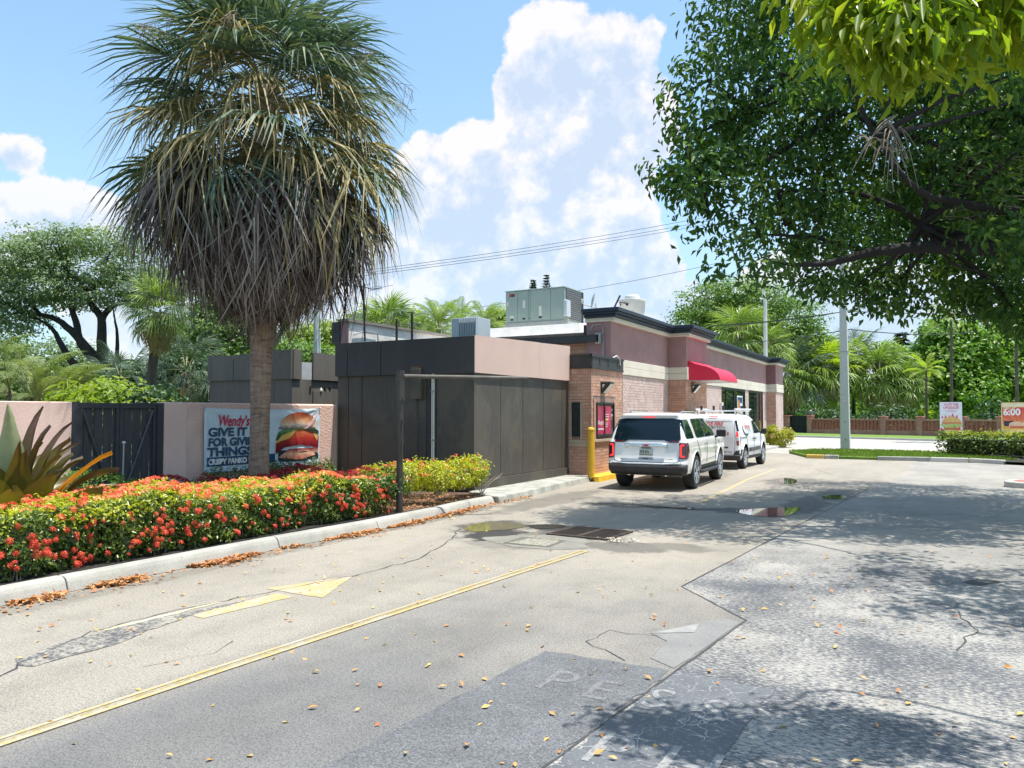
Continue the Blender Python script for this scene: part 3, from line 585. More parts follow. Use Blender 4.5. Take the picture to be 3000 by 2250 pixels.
for a, b in zip(fy[:-1], fy[1:]):
    q = MB(); q.prism([(a + .003, 2.60), (b - .003, 2.60), (b - .003, 3.39 + .13 * (b - 13.72) / 4.8), (a + .003, 3.385 + .13 * (a - 13.72) / 4.8)], lambda p: (-8.49, p[0], p[1]), lambda p: (-8.435, p[0], p[1])); q.build('fascia_panel', m_fpink, an)
boxo('coping', m_dark2, an, -12.28, -8.44, 13.80, 14.0, 3.3, 3.36)
q = MB(); q.prism([(-12.2, 14.0), (-8.5, 14.0), (-8.5, 18.5), (-12.2, 18.5)], lambda p: (p[0], p[1], 3.2), lambda p: (p[0], p[1], 3.29)); q.build('roof', pm('grey_roofing', (.3, .3, .3)), an)
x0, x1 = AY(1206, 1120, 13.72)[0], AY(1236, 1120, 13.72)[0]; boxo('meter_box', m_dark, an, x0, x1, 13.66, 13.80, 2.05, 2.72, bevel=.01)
boxo('bracket', pm('rust', (.3, .16, .09)), an, x0 + .02, x1 - .02, 13.67, 13.75, 2.74, 2.76)
cx = AY(1264, 1200, 13.74)[0]
for i, (dx, mm, r) in enumerate(((-.10, m_dark2, .016), (-.06, m_dark2, .016), (0, pm('white_conduit', (.72, .71, .68), None, 4, .4), .018), (.045, None, .018))):
    mm = mm or bpy.data.materials['white_conduit']; MB().tube([(cx + dx, 13.765, .1), (cx + dx, 13.765, 2.55), (cx + dx + .02, 13.745, 2.66)], r, 8).build('conduit', mm, an)
q = MB()
for z in (1.15, 2.2): q.box(cx - .03, cx + .08, 13.74, 13.80, z, z + .03)
q.build('conduit_clamps', m_galv, an)
MB().tube([(x0 + .1, 13.77, 2.05), (x0 + .14, 13.77, 1.4), (x0 + .1, 13.77, .5)], .012, 6).build('cable', m_dark2, an)
# smaller panelled screen behind the pink wall
m_scr = pm('brown_screen_paint', (.150, .135, .115), (.115, .104, .09), 1.2, .6, bscale=60, bstr=.12, fine=.15, stretch=(3, 3, .4))
sc = thing('panelled_screen', 'low dark panelled screen rising behind the banner wall', 'screen', (-15.5, 14.1, 0))
boxo('core', pm('screen_core', (.05, .046, .04)), sc, -16.9, -14.03, 14.13, 15.9, 0, 2.6)
sx_ = [-16.97, -16.5, -16.0, -15.2, -14.6, -14.0]
for a, b in zip(sx_[:-1], sx_[1:]): boxo('lower_panel', m_scr, sc, a + .004, b - .004, 14.1, 14.13, 0, 2.60)
for a, b, t_ in ((-16.99, -16.02, 3.25), (-16.0, -15.3, 3.27), (-15.28, -14.75, 3.31), (-14.73, -13.97, 3.33)):
    o = boxo('fascia_panel', m_scr, sc, a + .004, b - .004, 14.04, 14.095, 2.60, t_)
yy = [14.1, AX(915, 1150, -14)[1], AX(976, 1150, -14)[1], 16.6]
for a, b in zip(yy[:-1], yy[1:]): boxo('lower_panel', m_scr, sc, -14.03, -14.0, a + .004, b - .004, 0, 2.60)
ya, yb, yc = AX(884, 1050, -13.95)[1], AX(918, 1050, -13.95)[1], AX(976, 1050, -13.95)[1]
boxo('fascia_panel', m_scr, sc, -14.0, -13.945, 14.1, ya, 2.6, 3.33); boxo('fascia_panel', m_scr, sc, -14.0, -13.945, yb, yc - .004, 2.6, 3.30); boxo('fascia_panel', m_scr, sc, -14.0, -13.945, yc, 16.6, 2.6, 3.28)
boxo('gap_sheet', pm('pale_grey_sheet', (.45, .47, .48), None, 3, .5), sc, -14.9, -14.88, ya - .3, yb + 1.2, 2.6, 3.12); MB().tube([(-14.5, yb + .1, 3.05), (-14.3, ya + .05, 2.62)], .03, 6).build('strut', pm('white_strut', (.75, .74, .70)), sc)
boxo('hatch', m_scr, sc, -14.0, -13.975, AX(916, 1180, -14)[1], AX(968, 1180, -14)[1], 1.6, 2.32, bevel=.004)
q = MB()
for px, py in ((911, 1133), (954, 1136), (968, 1136)): p = AX(px, py, -13.98); q.box(-13.99, -13.95, p[1] - .04, p[1] + .04, p[2] - .015, p[2] + .015)
q.build('bolts', m_blackiron, sc); p = AX(941, 1142, -13.97); MB().lathe([(.0, -.05), (.035, -.03), (.03, .01), (.0, .06)], tuple(p), 10).build('small_lamp', pm('lamp_white', (.8, .78, .7)), sc)
# clearance bar ------------------------------------------------------------------------------------
m_brn = pm('brown_black_paint', (.030, .027, .023), (.05, .043, .036), 6, .45, bscale=30, bstr=.1)
cb = thing('clearance_bar', 'dark steel clearance post with swing arm over the lane edge', 'clearance bar', (-7.78, 10.29, 0))
MB().tube([(-7.78, 10.29, 0), (-7.78, 10.29, 2.43)], .055, 14).build('post', m_brn, cb, smooth=False); MB().tube([(-7.78, 10.29, 1.95), (-7.78, 10.29, 2.455)], .072, 14).build('sleeve', m_brn, cb)
MB().tube([(-7.74, 10.33, 2.36), (-6.16, 11.76, 2.345)], .036, 10).build('arm', pm('weathered_bar', (.10, .09, .075), (.05, .045, .04), 5, .5), cb)
q = MB()
for z in (1.99, 1.62, 1.28): q.obox((-7.71, 10.27, z), (.035, .03, .03))
q.tube([(-7.71, 10.26, 1.6), (-7.70, 10.25, 1.2), (-7.715, 10.25, .9)], .008, 5); q.build('lugs', m_brn, cb)
b = thing('bollard', 'yellow steel bollard at the corner of the brick bay', 'bollard', (-8.28, 19.0 - .05, .13)); bx_, by_ = -7.74, 18.28
b.location = (bx_, by_, .1); ORG[b.name] = Vector((bx_, by_, .1)); MB().lathe([(.092, 0), (.092, 1.20), (.09, 1.22)], (bx_, by_, .1), 22).build('post', m_yelp, b, smooth=True); MB().lathe([(.099, 1.21), (.099, 1.235), (.075, 1.27), (.035, 1.285), (.001, 1.29)], (bx_, by_, .1), 22).build('dome_cap', m_yelp, b, smooth=True)
for o in b.children: sharp(o)
# ================================================================== RESTAURANT
m_mortar = pm('mortar', (.30, .21, .17), (.24, .17, .14), 8, .95, fine=.3)
def brickmat(name, cols):
    t = NT(name); oi = t.n('ShaderNodeObjectInfo'); g = t.n('ShaderNodeNewGeometry')
    f = t.math('FRACT', t.math('ADD', oi.outputs['Random'], g.outputs['Random Per Island']))
    c = t.ramp(f, [(i / (len(cols) - 1), c) for i, c in enumerate(cols)]); c = t.mix(.45, c, t.ramp(t.noise(45, 4, .7), [(.35, .6), (.6, 1.1)]), 'MULTIPLY')
    c = t.mix(.5, c, t.ramp(t.noise(1.3, 4, .6), [(.35, .72), (.6, 1.05)]), 'MULTIPLY')
    return t.done(t.bsdf(c, .9, 0, .3, 0, t.noise(60, 4, .7), .5, .006))
m_brick = brickmat('peach_brick', [(.52, .30, .21), (.60, .37, .27), (.50, .28, .21), (.63, .41, .30)])
m_wbrick = brickmat('pinkish_washed_brick', [(.62, .47, .42), (.68, .54, .49), (.60, .45, .41), (.70, .57, .52)])
m_wmort = pm('pale_mortar', (.50, .36, .32), (.42, .30, .27), 8, .95)
m_tan = pm('tan_block', (.50, .42, .31), (.42, .35, .26), 3, .9, bscale=50, bstr=.3, fine=.2)
m_band = pm('cream_stucco_band', (.70, .655, .55), (.62, .575, .48), 1.4, .85, bscale=70, bstr=.25, fine=.1)
m_purp = pm('mauve_stucco', (.42, .255, .245), (.34, .20, .20), 1.3, .92, bscale=55, bstr=.9, bdist=.012, fine=.25)
m_nav = pm('navy_cornice_paint', (.018, .034, .060), (.012, .024, .044), 2, .5)
m_blk = pm('black_coping', (.030, .032, .034), (.05, .05, .05), 3, .55, fine=.2); m_frame = pm('black_frame', (.018, .019, .021), None, 4, .4)
m_glass = glassmat('dark_window_glass', (.012, .018, .020), .02, .8)
rs = thing('restaurant', 'single storey brick and mauve stucco restaurant with navy cornice', 'restaurant', (-11, 30, 0))
BL, BH = .232, .0815   # brick module
def brickface(parent, axis, c, u0, u1, z0, z1, out, mat_, mort, holes=(), single=True, soldier=(), lim=9999, u2w=None, depth=.012, L=BL, Hh=BH):
    """courses of bricks standing proud of the mortar on a wall face; axis 'x': face at x=c and u along y; axis 'y': face at y=c and u along x"""
    q = MB(); me = None; cnt = 0; row = 0; z = z0
    me = MB().box(*((-depth, depth, -.5, .5, -.5, .5) if axis == 'x' else (-.5, .5, -depth, depth, -.5, .5))).mesh('brick', mat_)
    items = []
    while z < z1 - .02:
        h = min(Hh, z1 - z); sol = any(a <= z + .01 < b for a, b in soldier); l = Hh if sol else L
        if sol:
            for a, b in soldier:
                if a <= z + .01 < b: h = b - z
        u = u0 - (l * .5 if row % 2 and not sol else 0)
        while u < u1 - .01:
            a, b = max(u, u0), min(u + l, u1); u += l
            if b - a < .03: continue
            segs = [(a, b)]
            for ha, hb, hz0, hz1 in holes:
                if z + h > hz0 + .02 and z < hz1 - .02:
                    segs = [s for x0, x1 in segs for s in ((x0, min(x1, ha)), (max(x0, hb), x1)) if s[1] - s[0] > .03]
            for x0, x1 in segs: items.append(((x0 + x1) / 2, z + h / 2, x1 - x0 - .010, h - .010))
        z += h; row += 1
    for i, (uc, zc, lw, hh) in enumerate(items):
        pr = random.uniform(-.003, .003)
        if single and cnt < lim:
            inst('brick', me, parent, (c + pr, uc, zc) if axis == 'x' else (uc, c + pr, zc), (0, 0, 0), (1, lw, hh) if axis == 'x' else (lw, 1, hh)); cnt += 1
        else:
            if axis == 'x': q.box(c - depth + pr, c + depth + pr, uc - lw / 2, uc + lw / 2, zc - hh / 2, zc + hh / 2)
            else: q.box(uc - lw / 2, uc + lw / 2, c - depth + pr, c + depth + pr, zc - hh / 2, zc + hh / 2)
    if q.f:
        o = q.build('brickwork', mat_, parent); o['kind'] = 'stuff'
# --- pick-up window bay
bay = rs
boxo('bay_core', m_mortar, rs, -10.2, -7.855, 18.556, 20.9, -.05, 2.92)
WX = (18.84, 20.10, 1.13, 2.03); WY = (-8.40, -8.16, 1.13, 2.02)
SZ = ((2.70, 2.92),)
brickface(rs, 'x', -7.862, 18.56, 20.82, .13, .90, 1, m_brick, m_mortar, lim=0)
brickface(rs, 'x', -7.862, 18.56, 20.82, 1.06, 2.92, 1, m_brick, m_mortar, holes=((18.70, 20.24, 1.06, 2.14),), soldier=SZ, lim=190)
brickface(rs, 'y', 18.562, -8.49, -7.86, .13, .86, 1, m_brick, m_mortar, lim=30)
brickface(rs, 'y', 18.562, -8.49, -7.86, 1.05, 2.92, 1, m_brick, m_mortar, holes=((-8.44, -8.10, 1.0, 2.10),), soldier=SZ, lim=80)
# window reveals, frames and the sills
def window_x(parent, x, y0, y1, z0, z1, panes, name='window', fr=.05, deep=.05):
    w = boxo(name, m_frame, parent, x - .10, x - .06, y0 + .001, y1 - .001, z0 + .001, z1 - .001)
    q = MB(); q.box(x - .06, x - .02, y0, y0 + fr, z0, z1); q.box(x - .06, x - .02, y1 - fr, y1, z0, z1); q.box(x - .06, x - .02, y0 + fr, y1 - fr, z0, z0 + fr); q.box(x - .06, x - .02, y0 + fr, y1 - fr, z1 - fr, z1)
    for p in panes: q.box(x - .06, x - .018, p - fr / 2, p + fr / 2, z0 + fr, z1 - fr)
    q.build('frame', m_frame, w); boxo('pane', m_glass, w, x - .055, x - .045, y0 + fr, y1 - fr, z0 + fr, z1 - fr); return w
q = MB(); q.box(-7.87, -7.83, 18.70, 18.83, 1.06, 2.10); q.box(-7.87, -7.83, 20.11, 20.24, 1.06, 2.10)
q.build('window_surround', m_brick, rs)
boxo('lintel', pm('lintel_paint', (.36, .24, .19), None, 3, .8), rs, -7.87, -7.843, 18.70, 20.24, 2.035, 2.14)
w = window_x(rs, -7.775, *WX, (19.38,), fr=.045)
m_mag = pm('magenta_film', (.52, .006, .075), (.48, .008, .07), 3, .25); m_white = pm('white_print', (.8, .8, .8), None, 3, .5)
boxo('poster', m_mag, w, -7.817, -7.814, 18.89, 19.355, 1.19, 1.95); boxo('poster', m_mag, w, -7.817, -7.814, 19.405, 19.86, 1.19, 1.95)
tm = text_mb('Wendy\u2019s', .165, lambda u, v: (-7.811, 18.90 + u, 1.44 + v), .25, .004, sx=.66); tm.build('lettering', m_white, w)
q = MB()
for a, b, z, h in ((19.43, 19.70, 1.70, .022), (19.43, 19.70, 1.64, .022), (19.43, 19.66, 1.47, .018), (19.43, 19.64, 1.42, .018), (19.46, 19.60, 1.37, .018)): q.box(-7.813, -7.8115, a, b, z, z + h)
q.box(-7.813, -7.8115, 18.90, 19.33, 1.30, 1.345); q.build('print_lines', pm('pale_print', (.72, .6, .62), None, 3, .5), w)
q = MB(); q.prism([(19.43, 1.555), (19.60, 1.555), (19.60, 1.535), (19.68, 1.575), (19.60, 1.615), (19.60, 1.595), (19.43, 1.595)], lambda p: (-7.813, *p), lambda p: (-7.8115, *p)); q.build('print_arrow', pm('yellow_print', (.75, .65, .16), None, 3, .5), w)
boxo('sill', m_tan, rs, -7.87, -7.80, 18.55, 20.82, .985, 1.055, bevel=.006); 
brickface(rs, 'x', -7.862, 18.56, 20.82, .90, .98, 1, m_brick, m_mortar, lim=0, L=.08)
ww = boxo('window', m_frame, rs, WY[0], WY[1], 18.53, 18.60, WY[2], WY[3]); boxo('pane', glassmat('green_dark_glass', (.010, .022, .024), .03), ww, WY[0] + .03, WY[1] - .03, 18.522, 18.528, WY[2] + .04, WY[3] - .04)
q = MB(); q.box(-8.44, -8.40, 18.545, 18.58, 1.06, 2.05); q.box(-8.16, -8.10, 18.545, 18.58, 1.06, 2.05); q.build('window_surround', m_tan, rs); boxo('lintel', m_brick, rs, -8.50, -8.0, 18.543, 18.58, 2.05, 2.10)
boxo('sill', m_tan, rs, -8.5, -7.84, 18.53, 18.6, .87, .96, bevel=.005); boxo('sill', m_tan, rs, -8.49, -7.845, 18.545, 18.59, .965, 1.045, bevel=.004)
boxo('kick_strip', m_brick, rs, -8.5, -7.85, 18.53, 18.556, .11, .15)
q = MB(); q.box(-10.2, -7.83, 18.52, 18.56, 2.925, 3.28); q.box(-7.86, -7.815, 18.561, 20.84, 2.925, 3.27); q.build('bay_coping', m_blk, rs, bevel=.004)
q = MB(); q.box(-8.5, -7.80, 18.49, 18.53, 3.24, 3.30); q.box(-7.83, -7.79, 18.49, 20.85, 3.23, 3.29); q.box(-8.5, -7.81, 18.50, 18.53, 2.915, 2.96); q.box(-7.825, -7.80, 18.5, 20.85, 2.915, 2.955); q.build('coping_rim', m_blk, rs)
boxo('bay_roof', pm('grey_roof', (.35, .35, .34)), rs, -10.2, -7.87, 18.57, 20.3, 2.95, 3.05)
m_pvc = pm('white_pipe', (.75, .74, .70), None, 4, .45)
q = MB(); q.tube([(-7.86, 20.0, 3.26), (-7.83, 20.35, 3.36), (-7.80, 20.52, 3.27), (-7.80, 20.55, 3.1)], .015, 6); q.build('pipe', m_pvc, rs)
for y in (19.05, 19.65, 20.35, 20.55): MB().tube([(-7.81, y, 3.22), (-7.80, y + .02, 3.0)], .008, 5).build('drip_wire', m_blk, rs)
# --- rear wall piece and eave behind the bay
boxo('rear_wall', m_mortar, rs, -15.2, -8.62, 20.61, 20.9, 0, 4.1); brickface(rs, 'y', 20.602, -9.6, -8.25, 3.2, 3.80, 1, m_brick, m_mortar, lim=12, L=.30, Hh=.10)
boxo('eave', m_blk, rs, -11.5, -8.36, 20.2, 20.58, 3.78, 3.93, bevel=.01); boxo('eave_trim', m_blk, rs, -11.5, -8.30, 20.14, 20.19, 3.76, 3.97); boxo('gutter_end', pm('dull_metal', (.33, .33, .32)), rs, -8.35, -8.24, 20.14, 20.45, 3.76, 3.98); boxo('junction_box', pm('grey_box', (.38, .39, .38)), rs, -8.72, -8.58, 20.45, 20.56, 3.58, 3.72)
# --- long side wall
X0 = -8.0
boxo('wall_core', m_wmort, rs, -8.6, X0 - .008, 20.9, 43.1, -.05, 2.875)
DW = ((33.1, 35.35, .12, 2.87), (35.40, 37.7, .12, 2.87), (38.55, 42.0, .12, 2.87))
brickface(rs, 'x', X0, 20.83, 25.6, .13, 2.86, 1, m_wbrick, m_wmort, lim=0, soldier=((2.66, 2.86),)); brickface(rs, 'x', X0, 28.25, 43.1, .13, 2.86, 1, m_wbrick, m_wmort, lim=0, holes=DW, soldier=((2.66, 2.86),))
def upper(x, y0, y1, dz=0):
    boxo('stone_band', m_band, rs, x - .75, x + .05, y0, y1, 2.872 + dz, 3.085 + dz, bevel=.008); boxo('stone_band', m_band, rs, x - .75, x + .046, y0 + .001, y1 - .001, 3.093 + dz, 3.30 + dz, bevel=.008)
    boxo('stucco_panel', m_purp, rs, x - .75, x + .015, y0 + .003, y1 - .003, 3.302 + dz, 4.40 + dz)
    boxo('cream_trim', m_band, rs, x - .75, x + .14, y0 - .12, y1 + .12, 4.34 + dz, 4.455 + dz, bevel=.012)
    q = MB(); q.box(x - .75, x + .22, y0 - .20, y1 + .20, 4.458 + dz, 4.54 + dz); q.box(x - .75, x + .30, y0 - .28, y1 + .28, 4.542 + dz, 4.60 + dz); q.box(x - .77, x + .36, y0 - .34, y1 + .34, 4.602 + dz, 4.70 + dz); q.build('cornice', m_nav, rs, bevel=.008)
upper(X0, 20.35, 25.58); 
# bump-out carrying the awning
boxo('bump_core', m_mortar, rs, -8.3, -7.37, 25.61, 28.24, -.05, 2.875); brickface(rs, 'y', 25.605, -7.99, -7.37, .13, 2.86, 1, m_brick, m_mortar, lim=0, soldier=((2.66, 2.86),)); brickface(rs, 'x', -7.365, 25.62, 28.24, .13, 2.86, 1, m_brick, m_mortar, lim=0, soldier=((2.66, 2.86),))
upper(-7.36, 25.6, 28.25, .004); upper(X0, 28.26, 43.1)
upper(-7.5, 43.1, 45.3, .004); boxo('pier_core', m_wmort, rs, -8.6, -7.51, 43.1, 45.3, -.05, 2.872); brickface(rs, 'y', 43.095, -8.0, -7.51, .13, 2.86, 1, m_brick, m_mortar, lim=0); brickface(rs, 'x', -7.505, 43.1, 45.3, .13, 2.86, 1, m_wbrick, m_wmort, lim=0)
boxo('pier_brick_panel', pm('dark_mauve_brick', (.27, .14, .14), (.22, .11, .11), 6, .9, fine=.3), rs, -8.0, -7.52, 43.07, 43.1, 3.32, 4.33)
w = window_x(rs, -7.95, 33.1, 37.7, .14, 2.86, (33.9, 35.4, 37.0), fr=.09)
boxo('poster_frame', m_white, w, -7.95, -7.945, 35.85, 37.0, 1.45, 2.55); boxo('poster', pm('blue_poster', (.02, .07, .17), None, 3, .4), w, -7.944, -7.941, 35.93, 36.92, 1.52, 2.48)
q = MB(); q.prism(arc(36.15, 1.95, .22, .42, 90, 270) [::1] + [(36.35, 1.55), (36.35, 2.3)], lambda p: (-7.940, *p), lambda p: (-7.938, *p)); q.build('print', pm('caramel_print', (.42, .20, .07), (.6, .35, .12), 9, .5), w)
q = MB()
for z, h in ((2.05, .16), (1.98, .03), (1.74, .14), (1.66, .03)): q.box(-7.938, -7.9365, 36.42, 36.84, z, z + h)
q.build('print_lines', m_white, w)
boxo('downpipe', m_pvc, rs, -7.98, -7.88, 32.75, 33.0, .12, 2.2, bevel=.01)
w = window_x(rs, -7.95, 38.55, 42.0, .14, 2.86, (39.9, 41.2), fr=.09, name='glass_door')
MB().tube([(-7.93, 40.8, 1.35), (-7.90, 40.8, 1.3), (-7.90, 40.8, .85), (-7.93, 40.8, .8)], .025, 6).build('handle', pm('yellow_handle', (.6, .5, .1)), w)
boxo('tan_base', m_tan, rs, -8.02, -7.49, 43.06, 43.09, .7, 1.2)
# --- parapet end, conduit
boxo('parapet_end', m_purp, rs, -8.62, X0 + .016, 20.30, 20.352, 3.30, 4.45); q = MB(); q.tube([(-8.2, 20.26, 3.3), (-8.2, 20.26, 4.20), (-8.28, 20.26, 4.27), (-8.5, 20.26, 4.25), (-8.6, 20.26, 4.1)], .018, 6); q.build('conduit', m_galv, rs)
boxo('meter', pm('pale_meter', (.62, .58, .54)), rs, -8.42, -8.26, 20.20, 20.29, 3.72, 4.02, bevel=.006); boxo('wall_louvre_back', m_blk, rs, -8.9, -8.7, 20.5, 20.55, 3.95, 4.3)
# --- awning
m_awn = pm('red_awning_fabric', (.60, .010, .055), (.56, .012, .05), 2, .55); A0, A1 = 25.74, 28.30
pr = [(0, 1), (.10, .93), (.22, .83), (.38, .75), (.56, .68), (.72, .58), (.84, .46), (.93, .30), (.98, .14), (1, 0)]
ax = lambda a: -7.35 + a * 1.10; az = lambda b: 2.86 + b * .68
aw = thing('awning', 'curved red fabric awning over the pick-up window', 'awning', (-7.35, 27, 2.86))
q = MB(); n = 14
for j in range(n + 1):
    for a, b in pr: q.v.append((ax(a), A0 + (A1 - A0) * j / n, az(b) + .012 * math.sin(j * PI / 3.5) * (1 - abs(2 * a - 1))))
k = len(pr)
for j in range(n):
    for i in range(k - 1): a = j * k + i; q.f.append((a, a + 1, a + k + 1, a + k)); q.m.append(0)
q.build('canopy', m_awn, aw, smooth=True)
for y in (A0, A1): q = MB(); q.prism([(0, 0)] + pr[::-1], lambda p: (ax(p[0]), y, az(p[1])), lambda p: (ax(p[0]), y + .006, az(p[1]))); q.build('end_panel', m_awn, aw)
boxo('soffit', pm('grey_soffit', (.45, .43, .42)), aw, -7.35, -6.27, A0 + .01, A1 - .01, 2.84, 2.855); MB().tube([(-6.25, A0, 2.862), (-6.25, A1, 2.862)], .015, 6).build('front_bar', m_awn, aw)
for o, (x, y, z) in (('brick bay above the window', (-7.85, 19.36, 2.42)), ('projecting wall under the awning', (-7.36, 26.35, 2.58))):
    t = thing('wall_light', 'black and white wedge wall light on the ' + o, 'wall light', (x, y, z), 'wedge wall lights')
    q = MB(); q.prism([(0, .15), (.26, .15), (.26, .12), (.03, -.14), (0, -.14)], lambda p: (x + p[0], y - .15, z + p[1]), lambda p: (x + p[0], y + .17, z + p[1])); q.build('housing', m_blk, t, bevel=.004)
    q = MB(); q.prism([(.255, .10), (.06, -.125), (.05, -.135), (.262, .112)], lambda p: (x + p[0] + .012, y - .12, z + p[1]), lambda p: (x + p[0] + .012, y + .15, z + p[1])); q.build('lens', pm('frosted_lens', (.75, .75, .72), None, 4, .3), t); boxo('cap', pm('grey_cap', (.30, .30, .29)), t, x, x + .30, y - .17, y + .19, z + .151, z + .175)
    q = MB(); q.prism([(.05, .10), (.13, .10), (.05, .0)], lambda p: (x + p[0], y - .154, z + p[1]), lambda p: (x + p[0], y - .151, z + p[1])); q.build('end_label', m_white, t)
# --- roof, far parapet
m_memb = pm('white_roof_membrane', (.78, .76, .72), (.64, .62, .58), 1.1, .7, bscale=2.2, bstr=.5, bdist=.06, fine=.15)
q = MB(); q.prism([(-15, 20.9), (-8.6, 20.9), (-8.6, 45), (-15, 45)], lambda p: (p[0], p[1], 3.7), lambda p: (p[0], p[1], 3.86)); q.build('roof', m_memb, rs)
q = MB(); q.prism([(-13.4, 21.6), (-9.5, 21.6), (-9.2, 22.4), (-9.2, 26), (-13.6, 26)], lambda p: (p[0], p[1], 3.85), lambda p: (-11.4 + (p[0] + 11.4) * .93, 23.6 + (p[1] - 23.6) * .85, 4.55)); q.build('roof_curb', m_memb, rs)
boxo('parapet', m_memb, rs, -15.25, -15.0, 17.35, 40, 3.0, 4.42); boxo('parapet_cap', pm('grey_brown_cap', (.22, .20, .17), None, 4, .8), rs, -15.34, -14.93, 17.25, 40, 4.42, 4.50); boxo('parapet_return', m_purp, rs, -15.26, -14.98, 17.30, 17.345, 3.0, 4.42)
boxo('parapet_leg', m_blk, rs, -15.6, -15.3, 17.3, 17.6, 3.8, 4.43); MB().tube([(-14.95, 17.5, 4.05), (-14.93, 18.0, 4.2), (-14.93, 18.6, 4.18), (-14.93, 18.65, 3.7)], .02, 6).build('conduit', m_galv, rs)
# ================================================================== ROOFTOP KIT
ac = thing('rooftop_unit', 'big grey green air conditioning unit on the restaurant roof', 'air conditioner', (-11.78, 23.7, 4.6))
m_acg = pm('grey_green_enamel', (.30, .37, .33), (.27, .335, .30), 1.2, .5); m_acd = pm('dark_coil', (.06, .065, .07), (.09, .09, .095), 30, .6); m_acb = pm('base_rail', (.30, .33, .34), (.40, .38, .34), 3, .6, fine=.2)
ux0, ux1, uy0, uy1, uz0, uz1 = -12.90, -10.66, 23.0, 24.45, 4.82, 5.93
boxo('cabinet', m_acg, ac, ux0 + .01, ux1 - .01, uy0 + .02, uy1, uz0, uz1 - .02); boxo('lid', m_acg, ac, ux0 - .02, ux1 + .02, uy0 - .02, uy1 + .02, uz1 - .018, uz1 + .015, bevel=.006)
px = [ux0, ux0 + .47, ux0 + .88, ux0 + .95, ux0 + 1.72, ux1 - .001]
for a, b in zip(px[:-1], px[1:]): boxo('access_panel', m_acg, ac, a + .006, b - .006, uy0, uy0 + .02, uz0 + .06, uz1 - .03, bevel=.004)
q = MB()
for a, b, z0, z1 in ((ux0 + .20, ux0 + .30, uz0 + .09, uz0 + .15), (ux0 + .66, ux0 + .76, uz0 + .10, uz0 + .16), (ux0 + 1.28, ux0 + 1.39, uz0 + .12, uz0 + .18), (ux0 + .90, ux0 + .93, uz0 + .1, uz0 + .14)): q.box(a, b, uy0 - .004, uy0 + .01, z0, z1)
q.build('vents', m_hole, ac)
q = MB()
for a, b, z0, z1 in ((ux0 + .66, ux0 + .76, uz0 + .50, uz0 + .76), (ux0 + 1.28, ux0 + 1.39, uz0 + .19, uz0 + .53), (ux0 + .17, ux0 + .33, uz0 + .17, uz0 + .25), (ux0 + .04, ux0 + .11, uz0 + .6, uz0 + .75)): q.box(a, b, uy0 - .004, uy0 + .01, z0, z1)
q.build('paper_labels', pm('paper', (.62, .62, .54), None, 9, .7), ac)
boxo('badge', m_hole, ac, ux0 + .15, ux0 + .36, uy0 - .005, uy0 + .005, uz1 - .20, uz1 - .11); q = MB(); q.lathe([(.035, 0), (.035, .004)], (ux0 + .20, uy0 - .009, uz1 - .155), 14, axis='y'); q.build('badge_disc', m_red, ac); text_mb('TRANE', .06, lambda u, v: (ux0 + .24 + u, uy0 - .007, uz1 - .175 + v), 0, .002, sx=.6).build('lettering', m_red, ac)
boxo('coil', m_acd, ac, ux1 - .01, ux1 + .012, uy0 + .1, uy1 - .08, uz0 + .08, uz1 - .05)
q = MB()
for i in range(14): q.box(ux1 + .01, ux1 + .018, uy0 + .12, uy1 - .1, uz0 + .12 + i * .07, uz0 + .13 + i * .07)
q.build('coil_bars', m_acb, ac); boxo('corner_post', m_blk, ac, ux1 - .02, ux1 + .03, uy1 - .06, uy1 + .03, uz0, uz1 - .01)
boxo('base', m_acb, ac, ux0 - .03, ux1 + .03, uy0 - .02, uy1 + .03, 4.68, 4.815); boxo('curb', pm('rusty_curb', (.42, .43, .43), (.40, .26, .17), 2.5, .7, fine=.2), ac, ux0, ux1 - .05, uy0 + .05, uy1 - .05, 4.45, 4.68); boxo('control_box', pm('pale_grey_box', (.50, .54, .58), None, 3, .4), ac, ux1 + .0, ux1 + .12, uy0 - .10, uy0 + .22, uz0 + .12, uz0 + .66, bevel=.02)
q = MB(); q.tube([(ux1 + .06, uy0, uz0 + .14), (ux1 + .05, uy0 - .03, uz0 - .15), (ux1 + .14, uy0 - .05, uz0 - .42)], .016, 6); q.tube([(ux1 + .09, uy0, uz0 + .14), (ux1 + .2, uy0 - .03, uz0 - .2), (ux1 + .3, uy0 - .05, uz0 - .35), (ux1 + .2, uy0 - .06, uz0 - .3)], .012, 6); q.build('cables', pm('tan_cable', (.42, .38, .30)), ac)
p = V(1739, 879, 26.5); sd_ = thing('satellite_dish', 'small grey satellite dish edge-on beside the air conditioner', 'satellite dish', tuple(p))
q = MB(); q.lathe([(.002, .07), (.10, .062), (.20, .035), (.27, 0), (.275, -.008), (.20, .025), (.10, .052), (.002, .06)], (0, 0, 0), 26)
o = q.mesh('reflector', pm('dish_grey', (.55, .55, .53), None, 3, .5)); ob = add('reflector', o, sd_, (0, 0, 0)); ob.rotation_euler = (R_(10), R_(-78), R_(12)); ob.scale = (1.15, .85, 1)
q = MB(); q.tube([tuple(p + np.array([.06, 0, -.12])), tuple(p + np.array([.09, .03, -.32])), tuple(p + np.array([.16, .05, -.75]))], .025, 8); q.build('mast', pm('dish_mast', (.5, .5, .5)), sd_)
q = MB(); q.tube([tuple(p + np.array([.02, 0, -.26])), tuple(p + np.array([-.34, -.1, -.14])), tuple(p + np.array([-.42, -.1, -.05]))], .018, 6); q.build('arm', m_acb, sd_); q = MB(); q.obox(tuple(p + np.array([-.44, -.1, -.01])), (.14, .10, .15), 0, 0, .3); q.build('receiver', m_pvc, sd_, bevel=.01)
